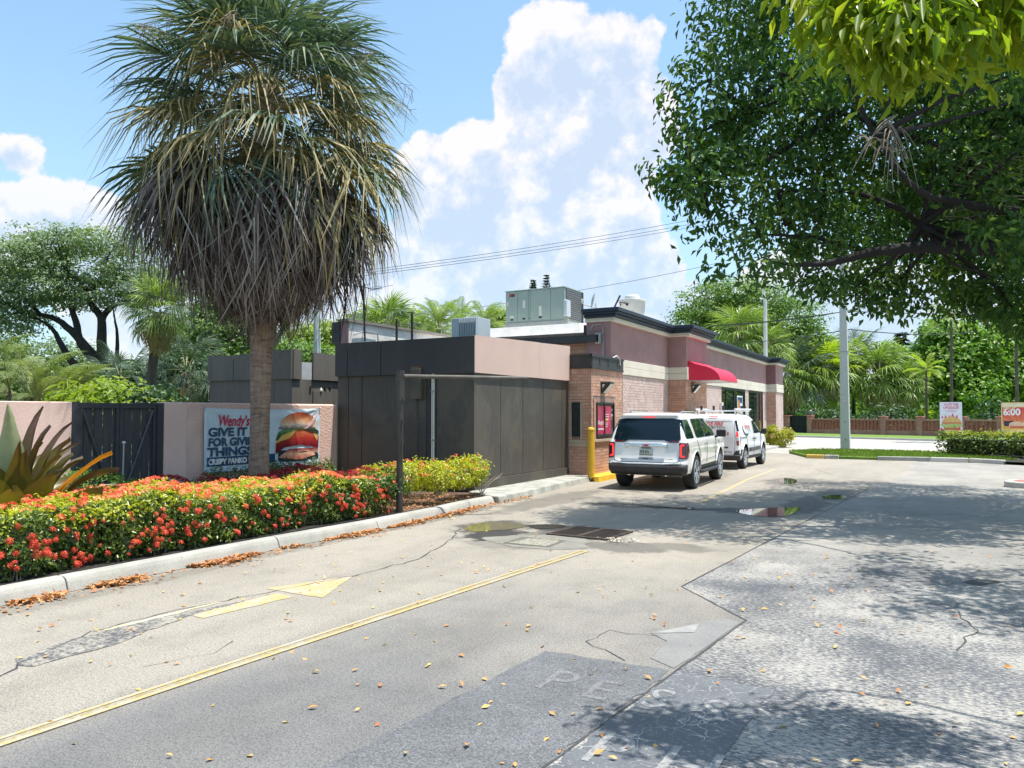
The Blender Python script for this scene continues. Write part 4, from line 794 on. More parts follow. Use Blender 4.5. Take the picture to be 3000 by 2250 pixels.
p = V(1852, 895, 31.0); ef = thing('exhaust_fan', 'white bowl shaped kitchen exhaust fan behind the navy cornice', 'exhaust fan', tuple(p))
s_ = .040 * 31 / 2.253 / 1000 * 1000 / 1000
R0 = 39 / FPX * 31; MB().lathe([(R0 * .45, -.62), (R0 * .5, -.55), (R0 * .70, -.48), (R0 * .92, -.30), (R0 * .98, .10), (R0 * 1.03, .18), (R0, .21), (R0 * .55, .22)], tuple(p), 28).build('bowl', pm('off_white_spun_metal', (.62, .60, .55), (.55, .52, .46), 2, .45), ef, smooth=True)
MB().lathe([(R0 * .54, .20), (R0 * .56, .36), (R0 * .50, .40), (R0 * .3, .42)], tuple(p), 24).build('cap', pm('fan_cap', (.66, .66, .64), None, 3, .4), ef, smooth=True); MB().tube([tuple(p + np.array([-.35, -.35, -.05])), tuple(p + np.array([-.33, -.52, .08])), tuple(p + np.array([-.15, -.53, .05])), tuple(p + np.array([-.05, -.52, 0]))], .02, 6).build('cable', m_hole, ef); MB().lathe([(.05, -.03), (.05, .03)], tuple(p + np.array([-.02, -.53, -.02])), 10, axis='y').build('plug', m_hole, ef)
for o in ef.children: sharp(o, 50)
p = V(1806, 888, 29); q = MB(); q.obox(tuple(p), (.06, .3, .62), .4, 0, .45); o = q.build('roof_hatch', pm('dark_purple_panel', (.05, .035, .05)), None, bevel=.01); tag(o, 'dark tilted roof panel edge left of the exhaust fan', 'roof panel')
# condenser
p0 = AY(1322, 985, 19.5); p1 = AY(1397, 985, 19.5); cz = AY(1322, 933, 19.5)[2]; cd = thing('condenser', 'pale blue grey condenser cabinet with ribbed side on the roof', 'condenser', (p0[0], 19.8, p0[2]))
m_cond = pm('blue_grey_cabinet', (.40, .46, .50), (.36, .42, .46), 2, .5); xm = AY(1344, 985, 19.5)[0]; boxo('cabinet', m_cond, cd, p0[0], p1[0], 19.52, 20.3, p0[2] - .5, cz, bevel=.01)
for i in range(11):
    x = xm + .02 + (p1[0] - xm - .04) * i / 10; boxo('rib', m_cond, cd, x - .012, x + .012, 19.46, 19.52, p0[2] - .4, cz - .02)
bx = AX(1720, 985, -9.2); q = boxo('vent_cowl', m_cond, None, -9.35, -8.75, 21.9, 22.5, 3.86, 4.70, bevel=.01); tag(q, 'grey louvred roof vent cowl behind the eave', 'roof vent')
for i in range(5): boxo('louvre', m_blk, q, -8.77, -8.735, 21.95, 22.45, 4.0 + i * .13, 4.07 + i * .13)
# antenna and masts
an_ = thing('antenna', 'long thin television aerial on a dark mast', 'antenna', tuple(V(1067, 1000, 19)))
P = lambda x, y, f=19: tuple(V(x, y, f)); m_mast = pm('dark_mast', (.025, .022, .03)); MB().tube([P(1069, 1000), P(1065, 833)], .024, 7).build('mast', m_mast, an_); MB().tube([P(1003, 834), P(1065, 841), P(1092, 847), P(1118, 843)], .012, 5).build('boom', m_mast, an_)
for i, (a, b) in enumerate((((1003, 836), (1034, 829)), ((1046, 840), (1082, 833)), ((1086, 848), (1152, 835)), ((1082, 851), (1120, 846)), ((1087, 842), (1118, 838)))): MB().tube([P(*a), P(*b, 19.4)], .007, 4).build('element', m_mast, an_)
for lab, a, b, f in (('shorter dark mast in the middle of the white parapet', (1162, 1000), (1162, 935), 19), ('dark mast with a bent tip right of the antenna', (1207, 1000), (1207, 915), 19)): o = MB().tube([P(*a, f), P(*b, f)], .03, 7).build('mast', m_mast); tag(o, lab, 'mast')
# ================================================================== VEHICLES
m_wpaint = pm('white_car_paint', (.82, .81, .79), (.80, .79, .77), 1, .28, coat=1.0); m_wvan = pm('white_van_paint', (.82, .825, .84), (.80, .805, .82), 1, .35, coat=.6)
m_rub = pm('tyre_rubber', (.016, .016, .017), (.03, .03, .03), 8, .85); m_clad = pm('black_cladding', (.018, .019, .021), (.03, .03, .032), 6, .6); m_chr = pm('chrome', (.62, .63, .65), None, 2, .12, metal=1.0); m_alloy = pm('silver_alloy', (.60, .61, .63), None, 3, .28, metal=.85)
m_tail = pm('tail_lamp_red', (.30, .004, .008), None, 3, .12, coat=.8); m_taild = pm('tail_lamp_dark', (.085, .006, .010), None, 3, .10, coat=.9); m_lit = emis('lit_red_lamp', (.95, .03, .03), .75); m_lit2 = emis('brake_strip', (.9, .03, .03), .35)
m_cglass = glassmat('car_glass', (.004, .012, .020), .03, .30); m_seam = pm('panel_gap', (.035, .035, .037), None, 3, .7); m_under = pm('underbody', (.008, .008, .009), None, 3, .8); m_clear = pm('clear_lamp', (.55, .56, .58), None, 3, .15, coat=.5)
def slice_pts(yr, yf, hw, rr, rf, bow=.02, N=7):
    P = []  # counter-clockwise from rear centre going right: half outline then mirrored
    half = []
    for i in range(4): half.append(((hw - rr) * i / 4, yr + .012 * ((hw - rr) * i / 4 / hw) ** 2))
    for i in range(N + 1): a = -PI / 2 + PI / 2 * i / N; half.append((hw - rr + rr * math.cos(a), yr + .012 + rr + rr * math.sin(a)))
    y0, y1 = yr + .012 + rr, yf - rf
    for i in range(1, 8): k = i / 8; half.append((hw + bow * math.sin(PI * k), y0 + (y1 - y0) * k))
    for i in range(N + 1): a = PI / 2 * i / N; half.append((hw - rf + rf * math.cos(a), yf - rf + rf * math.sin(a)))
    for i in range(3, 0, -1): half.append(((hw - rf) * i / 4, yf))
    half.append((0, yf))
    return half + [(-x, y) for x, y in reversed(half[1:-1])]
def car_body(levels):
    q = MB(); n = None
    for z, yr, yf, hw, rr, rf in levels:
        s = slice_pts(yr, yf, hw, rr, rf); n = len(s); q.v += [(x, y, z) for x, y in s]
    for i in range(len(levels) - 1):
        for j in range(n): a, b = i * n + j, i * n + (j + 1) % n; q.f.append((a, b, b + n, a + n)); q.m.append(0)
    q.f.append(tuple(reversed(range(n)))); q.m.append(0); k = (len(levels) - 1) * n; q.f.append(tuple(k + j for j in range(n))); q.m.append(0)
    return q
def bvh_of(me): return BVHTree.FromPolygons([v.co.copy() for v in me.vertices], [tuple(p.vertices) for p in me.polygons])
def skin(root, bvh, name, pts, mat_, mode, off=.006, cuts=4, thick=.0):
    """a polygon laid on the body: mode R rear (x,z), S right side (y,z), L left side, T roof (x,y)"""
    b = bmesh.new(); vs = [b.verts.new((p[0], p[1], 0)) for p in pts]; b.faces.new(vs); bmesh.ops.triangulate(b, faces=b.faces[:]); bmesh.ops.subdivide_edges(b, edges=b.edges[:], cuts=cuts, use_grid_fill=True)
    dirs = {'R': Vector((0, 1, 0)), 'S': Vector((-1, 0, 0)), 'L': Vector((1, 0, 0)), 'T': Vector((0, 0, -1))}; d = dirs[mode]
    for v in b.verts:
        p = {'R': Vector((v.co.x, -3, v.co.y)), 'S': Vector((3, v.co.x, v.co.y)), 'L': Vector((-3, v.co.x, v.co.y)), 'T': Vector((v.co.x, v.co.y, 4))}[mode]
        h = bvh.ray_cast(p, d)
        v.co = (h[0] + h[1] * off if h[1].dot(d) < 0 else h[0] - d * off) if h[0] else p + d * 3
    bmesh.ops.recalc_face_normals(b, faces=b.faces)
    for f in b.faces:
        if f.normal.dot(d) > 0: f.normal_flip()
    me = bpy.data.meshes.new(name); b.to_mesh(me); b.free(); me.materials.append(mat_); me.polygons.foreach_set('use_smooth', [True] * len(me.polygons))
    o = add(name, me, root)
    if thick: md = o.modifiers.new('s', 'SOLIDIFY'); md.thickness = thick; md.offset = 1
    return o
def line(root, bvh, name, pts, mat_, mode, w=.007, off=.003):
    d = {'R': Vector((0, 1, 0)), 'S': Vector((-1, 0, 0)), 'L': Vector((1, 0, 0)), 'T': Vector((0, 0, -1))}[mode]; P = []
    for a, b in zip(pts[:-1], pts[1:]):
        for i in range(8): P.append((a[0] + (b[0] - a[0]) * i / 8, a[1] + (b[1] - a[1]) * i / 8))
    P.append(pts[-1]); Q = []
    for u, v in P:
        p = {'R': Vector((u, -3, v)), 'S': Vector((3, u, v)), 'L': Vector((-3, u, v)), 'T': Vector((u, v, 4))}[mode]; h = bvh.ray_cast(p, d)
        if h[0]: Q.append(h[0] - d * off)
    return MB().tube(Q, w, 5).build(name, mat_, root, smooth=True)
def mk_body(root, levels, arches, R, mat_, name='body'):
    me = car_body(levels).mesh('body', [mat_, m_under]); o = add(name, me, root)
    q = MB()
    for y in arches:
        for s in (-1, 1): q.lathe([(R, s * .62), (R, s * 1.4)] if s > 0 else [(R, -1.4), (R, -.62)], (0, y, .40), 36, axis='x')
    cm = q.mesh('cutter', m_under); co = bpy.data.objects.new('cutter', cm); COL.objects.link(co)
    md = o.modifiers.new('b', 'BOOLEAN'); md.object = co; md.operation = 'DIFFERENCE'; md.solver = 'EXACT'
    try: md.material_mode = 'TRANSFER'
    except Exception: pass
    bv = bvh_of(me)
    dg = bpy.context.evaluated_depsgraph_get(); nm = bpy.data.meshes.new_from_object(o.evaluated_get(dg)); o.modifiers.clear(); o.data = nm; bpy.data.objects.remove(co); bpy.data.meshes.remove(cm)
    sharp(o, 32); return o, bv
def wheel(root, x, y, R, w, rim, spokes=6, z=None):
    s = 1 if x > 0 else -1; z = R if z is None else z
    t = MB().lathe([(R * .66, -w / 2), (R * .93, -w / 2), (R, -w * .36), (R, w * .36), (R * .93, w / 2), (R * .66, w / 2)], (x, y, z), 36, axis='x').build('wheel', m_rub, root); sharp(t, 40)
    q = MB(); xo = s * w * .5
    q.lathe([(R * .66, xo * .55), (R * .70, xo * 1.0), (R * .66, xo * 1.06), (R * .62, xo * .98), (R * .60, xo * .45), (.02, xo * .35)] if s > 0 else [(.02, xo * .35), (R * .60, xo * .45), (R * .62, xo * .98), (R * .66, xo * 1.06), (R * .70, xo * 1.0), (R * .66, xo * .55)], (x, y, z), 36, axis='x')
    for i in range(spokes):
        for da in (-.14, .14):
            a = 2 * PI * i / spokes + .3
            q.tube([(x + xo * .85, y + .05 * math.cos(a), z + .05 * math.sin(a)), (x + xo * .98, y + R * .63 * math.cos(a + da), z + R * .63 * math.sin(a + da))], [.028, .02], 5)
    q.lathe([(.001, xo * .8), (.05, xo * .9), (.055, xo * 1.0), (.001, xo * 1.02)] if s > 0 else [(.001, xo * 1.02), (.055, xo * 1.0), (.05, xo * .9), (.001, xo * .8)], (x, y, z), 14, axis='x')
    r = q.build('rim', rim, t); sharp(r, 40)
    b = MB().lathe([(R * .58, xo * .25), (R * .58, xo * .30)] if s > 0 else [(R * .58, xo * .30), (R * .58, xo * .25)], (x, y, z), 24, axis='x').build('brake_disc', m_under, t); return t
# ------------------------------------------------------------------ large SUV
sv = thing('suv', 'large white sport utility vehicle stopped at the pick-up window', 'suv', (0, 0, 0))
LV = [(.34, .16, 4.6, .80, .10, .30), (.38, .07, 4.74, .87, .14, .35), (.50, .015, 4.82, .90, .15, .38), (.62, .0, 4.84, .91, .14, .40), (.66, .03, 4.84, .912, .13, .40), (.80, .06, 4.84, .918, .13, .40), (.95, .075, 4.82, .92, .12, .40), (1.06, .085, 4.78, .915, .12, .42), (1.12, .10, 4.70, .90, .12, .45),
      (1.14, .11, 4.55, .885, .12, .5), (1.16, .115, 3.72, .87, .11, .28), (1.30, .17, 3.50, .835, .10, .28), (1.45, .24, 3.22, .79, .10, .30), (1.58, .31, 2.98, .745, .10, .30), (1.645, .33, 2.84, .72, .10, .32), (1.70, .30, 2.70, .69, .12, .35), (1.735, .38, 2.55, .64, .14, .4), (1.757, .55, 2.30, .54, .2, .4), (1.768, .85, 2.0, .38, .2, .3)]
bo, bv = mk_body(sv, LV, (1.02, 3.86), .455, m_wpaint)
for x in (-.80, .80):
    for y in (1.02, 3.86): wheel(sv, x, y, .392, .25, m_alloy, 6)
S = lambda n, p, m_, mode='R', **k: skin(sv, bv, n, p, m_, mode, **k)
S('rear_window', [(-.70, 1.60), (-.55, 1.625), (.55, 1.625), (.70, 1.60), (.775, 1.16), (.72, 1.125), (.46, 1.115), (.40, 1.135), (-.40, 1.135), (-.46, 1.115), (-.72, 1.125), (-.775, 1.16)], m_cglass, off=.012, cuts=6)
for s, md in ((1, 'S'), (-1, 'L')):
    t = S('tail_light', [(s * .905, 1.075), (s * .74, 1.085), (s * .745, .73), (s * .905, .72)], m_taild, off=.012)
    a = S('tail_light_arm', [(s * .74, 1.085), (s * .74, 1.13), (s * .47, 1.115), (s * .52, 1.085)], m_taild, off=.014)
    S('tail_light', [(.165, .74), (.25, .76), (.29, .90), (.27, 1.02), (.20, 1.09), (.165, 1.09)], m_taild, md, off=.012)
    q = skin(sv, bv, 'light_strip', [(s * .855, 1.05), (s * .79, 1.05), (s * .765, 1.01), (s * .765, .79), (s * .79, .76), (s * .855, .755), (s * .855, .79), (s * .81, .80), (s * .80, .83), (s * .80, .98), (s * .815, 1.01), (s * .855, 1.015)], m_lit, 'R', off=.019)
    S('clear_strip', [(s * .755, 1.0), (s * .755, .78), (s * .748, .78), (s * .748, 1.0)], m_clear, off=.016)
    # glazing along the side
    S('window', [(.36, 1.60), (.30, 1.57), (.22, 1.22), (.30, 1.17), (.95, 1.175), (.93, 1.20), (.80, 1.585), (.75, 1.60)], m_cglass, md, off=.008); S('window', [(1.16, 1.60), (1.10, 1.57), (1.16, 1.22), (1.24, 1.175), (2.10, 1.18), (2.12, 1.60)], m_cglass, md, off=.008); S('window', [(2.17, 1.60), (2.16, 1.18), (3.36, 1.19), (3.34, 1.24), (2.86, 1.55), (2.74, 1.60)], m_cglass, md, off=.008)
    line(sv, bv, 'window_trim', [(1.10, 1.55), (1.14, 1.61), (2.2, 1.615), (2.72, 1.61), (2.95, 1.52)], m_clad, md, .008); line(sv, bv, 'window_trim', [(1.2, 1.165), (2.2, 1.172), (3.36, 1.18)], m_chr, md, .006)
    line(sv, bv, 'door_seam', [(1.12, 1.13), (1.20, 1.0), (1.42, .80), (1.47, .56)], m_seam, md, .005); line(sv, bv, 'door_seam', [(2.14, 1.15), (2.14, .56)], m_seam, md, .005); line(sv, bv, 'door_seam', [(3.30, 1.15), (3.22, .9), (3.24, .56)], m_seam, md, .005)
    for y in (1.95, 3.02): c = bv.ray_cast(Vector((s * 3, y, 1.02)), Vector((-s, 0, 0)))[0]; MB().tube([c + Vector((s * .004, -.10, 0)), c + Vector((s * .035, -.07, 0)), c + Vector((s * .035, .07, 0)), c + Vector((s * .004, .10, 0))], .014, 6).build('door_handle', m_chr, sv)
    S('side_cladding', [(1.48, .40), (3.42, .40), (3.42, .52), (1.48, .52)], m_clad, md, off=.012); line(sv, bv, 'side_trim', [(1.5, .63), (3.35, .65)], m_chr, md, .009)
    MB().tube([(s * .90, 1.45, .37), (s * .955, 1.55, .37), (s * .955, 3.32, .37), (s * .90, 3.42, .37)], .042, 8).build('running_board', m_clad, sv)
    MB().tube([(s * .60, .70, 1.73), (s * .62, .95, 1.795), (s * .62, 2.3, 1.79), (s * .61, 2.55, 1.735)], .018, 6).build('roof_rail', m_chr, sv)
    q = MB(); q.obox((s * 1.06, 3.30, 1.235), (.24, .12, .19), 0, 0, 0); mo = q.build('mirror', m_clad, sv, bevel=.035, seg=2); q = MB(); q.tube([(s * .88, 3.36, 1.13), (s * .98, 3.33, 1.17)], .03, 6); q.build('mirror_arm', m_clad, mo)
    S('fender_vent', [(3.62, 1.05), (3.72, 1.05), (3.68, .92)], m_clad, md, off=.006)
    q = MB()
    for y in (1.02, 3.86):
        pts = []
        for i in range(19):
            a = PI * (i / 18 * 1.16 - .08); c = bv.ray_cast(Vector((s * 3, y + .475 * math.cos(a), .40 + .475 * math.sin(a))), Vector((-s, 0, 0)))
            if c[0]: pts.append(c[0] + Vector((s * .002, 0, 0)))
        q.tube(pts, .018, 6)
    q.build('wheel_arch_lip', m_wpaint, sv, smooth=True)
    S('rear_reflector', [(s * .52, .555), (s * .72, .56), (s * .72, .53), (s * .52, .525)], m_taild, off=.03)
q = MB(); P = slice_pts(-.012, 4.8, .918, .16, .38); P2 = slice_pts(.055, 4.7, .88, .16, .36); n = len(P); sel = [j for j in range(n) if P[j][1] < .60]
order = [j for j in range(n - 1, n // 2, -1) if j in sel][::-1] + [j for j in range(0, n // 2) if j in sel]
q.v = [(*P2[j], .355) for j in order] + [(*P[j], .47) for j in order] + [(*P[j], .60) for j in order]; k = len(order)
for i in range(k - 1):
    for r in (0, 1): q.f.append((r * k + i, r * k + i + 1, r * k + k + i + 1, r * k + k + i)); q.m.append(0)
o = q.build('lower_bumper', m_clad, sv, smooth=True); md = o.modifiers.new('s', 'SOLIDIFY'); md.thickness = .03; md.offset = -1
line(sv, bv, 'bumper_trim', [(-.80, .63), (-.4, .605), (.4, .605), (.80, .63)], m_chr, 'R', .011, .012)
o = S('trim_bar', [(-.50, 1.02), (-.485, 1.055), (.485, 1.055), (.50, 1.02), (.46, .955), (.42, .985), (-.42, .985), (-.46, .955)], m_chr, off=.02, cuts=3, thick=.03)
text_mb('GMC', .075, lambda u, v: (-.08 + u, .022, .995 + v), 0, .003).build('lettering', m_red, sv)
q = MB(); q.obox((0, .045, .87), (.31, .02, .155)); pl = q.build('number_plate', pm('plate_white', (.55, .62, .58), None, 3, .4), sv, bevel=.004); m_grn = pm('plate_green', (.02, .14, .09), None, 3, .5)
text_mb('PFB 876', .105, lambda u, v: (-.135 + u, .0335, .835 + v), 0, .002, sx=.60).build('lettering', m_grn, pl); boxo('plate_frame', m_clad, pl, -.155, .155, .033, .04, .795, .812); boxo('plate_lamp', m_clad, pl, -.11, .11, .034, .06, .952, .975)
q = MB(); q.lathe([(.02, 0), (.02, .002)], (0.0, .031, .875), 12, axis='y'); q.build('plate_emblem', pm('orange_print', (.6, .2, .05), None, 3, .5), pl)
S('handle_recess', [(-.17, .745), (.17, .745), (.155, .70), (-.155, .70)], pm('recess', (.40, .40, .40), None, 3, .3), off=.006); S('handle_slot', [(-.07, .73), (.05, .73), (.05, .712), (-.07, .712)], m_under, off=.009)
line(sv, bv, 'tailgate_seam', [(-.75, .74), (-.74, .68), (-.66, .645), (.66, .645), (.74, .68), (.75, .74)], m_seam, 'R', .006)
for x, w_ in ((-.60, .26), (.44, .16)): boxo('badge', m_chr, sv, x, x + w_, .045, .053, .695, .722, bevel=.003)
S('high_brake_light', [(-.15, 1.655), (.15, 1.655), (.15, 1.672), (-.15, 1.672)], m_lit, off=.02)
q = MB(); q.lathe([(.035, -.0), (.035, .2)], (-.42, .10, .36), 12, axis='y'); q.lathe([(.035, 0), (.035, .2)], (.44, .10, .36), 12, axis='y'); q.build('exhaust_pipe', m_chr, sv)
boxo('rear_axle', m_under, sv, -.7, .7, .92, 1.12, .28, .40); q = MB(); q.lathe([(.01, 0), (.012, .04)], (.38, .28, 1.745), 8); q.build('aerial_fin', m_wpaint, sv)
sv.location = (-5.74, 16.68, 0); sv.rotation_euler = (0, 0, R_(3.0)); 
# ------------------------------------------------------------------ panel van
vn = thing('van', 'small white panel van with ladder rack and red lettering', 'van', (0, 0, 0))
LV = [(.28, .10, 3.95, .74, .10, .3), (.34, .03, 4.05, .79, .12, .35), (.50, .0, 4.10, .81, .13, .38), (.62, .02, 4.11, .815, .12, .4), (.80, .03, 4.08, .82, .11, .42), (.98, .035, 3.98, .815, .11, .45), (1.04, .04, 3.80, .81, .11, .45), (1.10, .05, 3.45, .80, .11, .40), (1.14, .055, 3.20, .79, .10, .35), (1.25, .07, 3.02, .77, .10, .32), (1.42, .10, 2.76, .73, .10, .32), (1.56, .13, 2.50, .69, .10, .34), (1.64, .16, 2.30, .65, .12, .36), (1.69, .22, 2.1, .58, .14, .36), (1.715, .36, 1.85, .46, .2, .35), (1.722, .6, 1.6, .3, .2, .25)]
bo, bv = mk_body(vn, LV, (.80, 3.32), .385, m_wvan)
for x in (-.72, .72):
    for y in (.80, 3.32): wheel(vn, x, y, .335, .21, m_alloy, 7)
S = lambda n, p, m_, mode='R', **k: skin(vn, bv, n, p, m_, mode, **k)
for s, md in ((1, 'S'), (-1, 'L')):
    S('tail_light', [(s * .765, 1.16), (s * .715, 1.17), (s * .72, 1.02), (s * .785, 1.02)], m_lit2, off=.012); S('tail_light', [(s * .785, 1.015), (s * .72, 1.015), (s * .725, .90), (s * .795, .90)], m_clear, off=.012); S('tail_light', [(s * .795, .895), (s * .725, .895), (s * .735, .76), (s * .795, .74)], m_tail, off=.012)
    S('tail_light', [(.15, 1.17), (.19, 1.10), (.19, .82), (.15, .76)], m_tail, md, off=.008); S('pillar_glass', [(s * .66, 1.52), (s * .70, 1.52), (s * .78, 1.19), (s * .735, 1.19)], m_cglass, off=.010)
    S('window', [(2.02, 1.50), (1.98, 1.44), (1.98, 1.09), (3.0, 1.10), (3.0, 1.14), (2.62, 1.44), (2.50, 1.50)], m_cglass, md, off=.008)
    line(vn, bv, 'door_seam', [(1.0, 1.52), (.98, 1.0), (1.15, .5)], m_seam, md, .005); line(vn, bv, 'door_seam', [(1.90, 1.52), (1.90, .42)], m_seam, md, .005); line(vn, bv, 'door_seam', [(2.98, 1.1), (2.9, .75), (2.92, .42)], m_seam, md, .005); line(vn, bv, 'door_rail', [(.25, .985), (.95, .985)], m_seam, md, .009)
    S('rub_strip', [(1.22, .52), (2.85, .54), (2.85, .66), (1.22, .65)], pm('grey_plastic', (.10, .10, .105), None, 3, .6), md, off=.012, thick=.01)
    for y in (1.78, 2.05): c = bv.ray_cast(Vector((s * 3, y, .93)), Vector((-s, 0, 0)))[0]; MB().obox(tuple(c + Vector((s * .012, 0, 0))), (.03, .16, .035)).build('door_handle', m_clad, vn, bevel=.008)
    mo = MB().obox((s * .93, 2.92, 1.14), (.19, .12, .19)).build('mirror', m_clad, vn, bevel=.04, seg=2); MB().tube([(s * .79, 2.96, 1.08), (s * .88, 2.94, 1.10)], .03, 6).build('mirror_arm', m_clad, mo)
    S('side_sill', [(1.2, .30), (2.92, .30), (2.92, .40), (1.2, .40)], m_clad, md, off=.010)
    q = MB()
    for y in (.80, 3.32):
        pts = []
        for i in range(19):
            a = PI * (i / 18 * 1.16 - .08); c = bv.ray_cast(Vector((s * 3, y + .40 * math.cos(a), .40 + .40 * math.sin(a))), Vector((-s, 0, 0)))
            if c[0]: pts.append(c[0] + Vector((s * .002, 0, 0)))
        q.tube(pts, .016, 6)
    q.build('wheel_arch_lip', m_wvan, vn, smooth=True)
    S('side_panel_recess', [(.30, 1.42), (1.82, 1.42), (1.82, 1.10), (.30, 1.08)], pm('van_panel', (.79, .80, .815), None, 2, .35, coat=.6), md, off=.004)
def onside(u, v, o=.012): c = bv.ray_cast(Vector((3, u, v)), Vector((-1, 0, 0)))[0]; return (c.x + o, u, v)
def onrear(u, v, o=.012): c = bv.ray_cast(Vector((u, -3, v)), Vector((0, 1, 0)))[0]; return (u, c.y - o, v)
m_rl = pm('red_lettering', (.60, .02, .03), None, 3, .4); m_kl = pm('black_lettering', (.05, .05, .055), None, 3, .4)
cr = [(.95 + .36 * math.cos(R_(a)), 1.24 + .21 * math.sin(R_(a))) for a in range(150, 316, 8)] + [(1.0 + .33 * math.cos(R_(a)), 1.27 + .18 * math.sin(R_(a))) for a in range(312, 148, -8)]
S('crescent_logo', cr, m_kl, 'S', off=.011, cuts=0)
text_mb('EXPRESS FIRE', .155, lambda u, v: onside(.86 + u, 1.25 + v), .2, .002, sx=.72).build('lettering', m_rl, vn); text_mb('PROTECTION', .07, lambda u, v: onside(1.15 + u, 1.17 + v), .1, 0, sx=1.0).build('lettering', m_kl, vn)
text_mb('EXPRESS FIRE', .15, lambda u, v: onrear(-.60 + u, 1.36 + v), .3, .004, sx=1.02).build('lettering', m_rl, vn); text_mb('PROTECTION', .09, lambda u, v: onrear(-.32 + u, 1.27 + v), .2, .001, sx=1.25).build('lettering', m_kl, vn); text_mb('9', .15, lambda u, v: onrear(.42 + u, 1.05 + v), .1, .003).build('lettering', m_rl, vn)
text_mb('Service', .075, lambda u, v: onrear(.36 + u, .53 + v), 0, .001, sx=1.1).build('lettering', m_kl, vn)
for y, w_, z in ((1.30, .9, .80), (2.1, .55, .78)):
    q = MB()
    for i in range(3): q.box(.832, .836, y + random.random() * .1, y + w_ * .7, z - i * .06, z + .022 - i * .06)
    q.build('faded_print', pm('faded_red_print', (.66, .50, .47), None, 4, .5), vn)
S('door_panel', [(-.02, 1.48), (.60, 1.48), (.64, .95), (.60, .50), (-.02, .50)], pm('van_door', (.80, .805, .82), None, 2, .35, coat=.6), off=.004); line(vn, bv, 'door_seam', [(.66, 1.50), (.69, 1.0), (.66, .44), (0, .44), (-.66, .44), (-.69, 1.0), (-.66, 1.5), (.66, 1.5)], m_seam, 'R', .005); line(vn, bv, 'door_seam', [(-.03, 1.5), (-.03, .44)], m_seam, 'R', .005)
boxo('door_handle', m_clad, vn, .30, .48, -.005, .04, .66, .71, bevel=.008); S('high_brake_light', [(-.14, 1.625), (.14, 1.625), (.14, 1.642), (-.14, 1.642)], m_lit2, off=.02)
q = MB(); P = slice_pts(-.03, 4.0, .83, .14, .38); n = len(P); order = [j for j in range(n // 2 + 1, n) if P[j][1] < .42] + [j for j in range(0, n // 2) if P[j][1] < .42]; k = len(order)
q.v = [(*P[j], z) for z in (.29, .42, .455) for j in order]
for i in range(k - 1):
    for r in (0, 1): q.f.append((r * k + i, r * k + i + 1, r * k + k + i + 1, r * k + k + i)); q.m.append(0)
o = q.build('rear_bumper', m_clad, vn, smooth=True); md = o.modifiers.new('s', 'SOLIDIFY'); md.thickness = .03; md.offset = -1
S('bumper_corner', [(.62, .42), (.82, .42), (.82, .62), (.70, .58)], m_clad, off=.012); S('rear_reflector', [(.2, .37), (.34, .37), (.34, .345), (.2, .345)], m_tail, off=.045)
q = MB()
for y in (.55, 1.35, 2.1):
    q.box(-.66, .66, y - .03, y + .03, 1.80, 1.84)
    for x in (-.58, .58): q.box(x - .02, x + .02, y - .03, y + .03, 1.62, 1.80)
q.build('rack_bars', m_wvan, vn)
q = MB(); q.tube([(-.62, .3, 1.87), (-.62, 2.4, 1.87)], .025, 6); q.tube([(.62, .3, 1.87), (.62, 2.4, 1.87)], .025, 6); q.build('rack_rails', m_wvan, vn)
for x, y in ((-.5, .55), (-.1, .55), (.2, .55), (.40, 2.1), (.5, 2.12), (.6, 1.35)): boxo('rack_clamp', m_clad, vn, x - .03, x + .03, y - .03, y + .03, 1.84, 1.98)
vn.location = (-6.10, 24.05, 0); vn.rotation_euler = (0, 0, R_(-1.5))
# ================================================================== FAR SIDE: FENCE, SIGNS, POLES, WIRES
fa = math.atan2(fd[1], fd[0])
def Fu(px):
    d = ray(px, 1250); A = np.array([[d[0], -fd[0]], [d[1], -fd[1]]]); t, s = np.linalg.solve(A, FA - _C[:2]); return s
t_ = NT('old_red_brick'); tcn = t_.n('ShaderNodeTexCoord'); mp = t_.n('ShaderNodeMapping'); mp.inputs['Rotation'].default_value = (R_(90), 0, 0); t_.l(tcn.outputs['Object'], mp.inputs['Vector'])
bt = t_.n('ShaderNodeTexBrick'); t_.l(mp.outputs[0], bt.inputs['Vector']); bt.inputs['Scale'].default_value = 1; bt.inputs['Brick Width'].default_value = .22; bt.inputs['Row Height'].default_value = .085; bt.inputs['Mortar Size'].default_value = .012
bt.inputs['Color1'].default_value = (.40, .13, .10, 1); bt.inputs['Color2'].default_value = (.50, .21, .165, 1); bt.inputs['Mortar'].default_value = (.36, .29, .26, 1)
m_obrick = t_.done(t_.bsdf(t_.mix(.5, bt.outputs[0], t_.ramp(t_.noise(1.2, 5, .7), [(.35, .6), (.65, 1.15)]), 'MULTIPLY'), .9, 0, .3)); m_lat = pm('lattice_brick', (.48, .17, .135), (.36, .12, .10), 6, .9, fine=.3)
fe = thing('brick_fence', 'low perforated red brick fence across the street', 'fence', (0, 0, 0))
piers = [-60, -52, -44, -36, -28, -20, -12, Fu(2210), Fu(2309), Fu(2375), Fu(2472), Fu(2590), Fu(2697), Fu(2820), Fu(2934)]; stp = piers[-1] - piers[-2]
piers += [piers[-1] + stp * i for i in range(1, 12)]; gate_i = piers.index(Fu(2309))
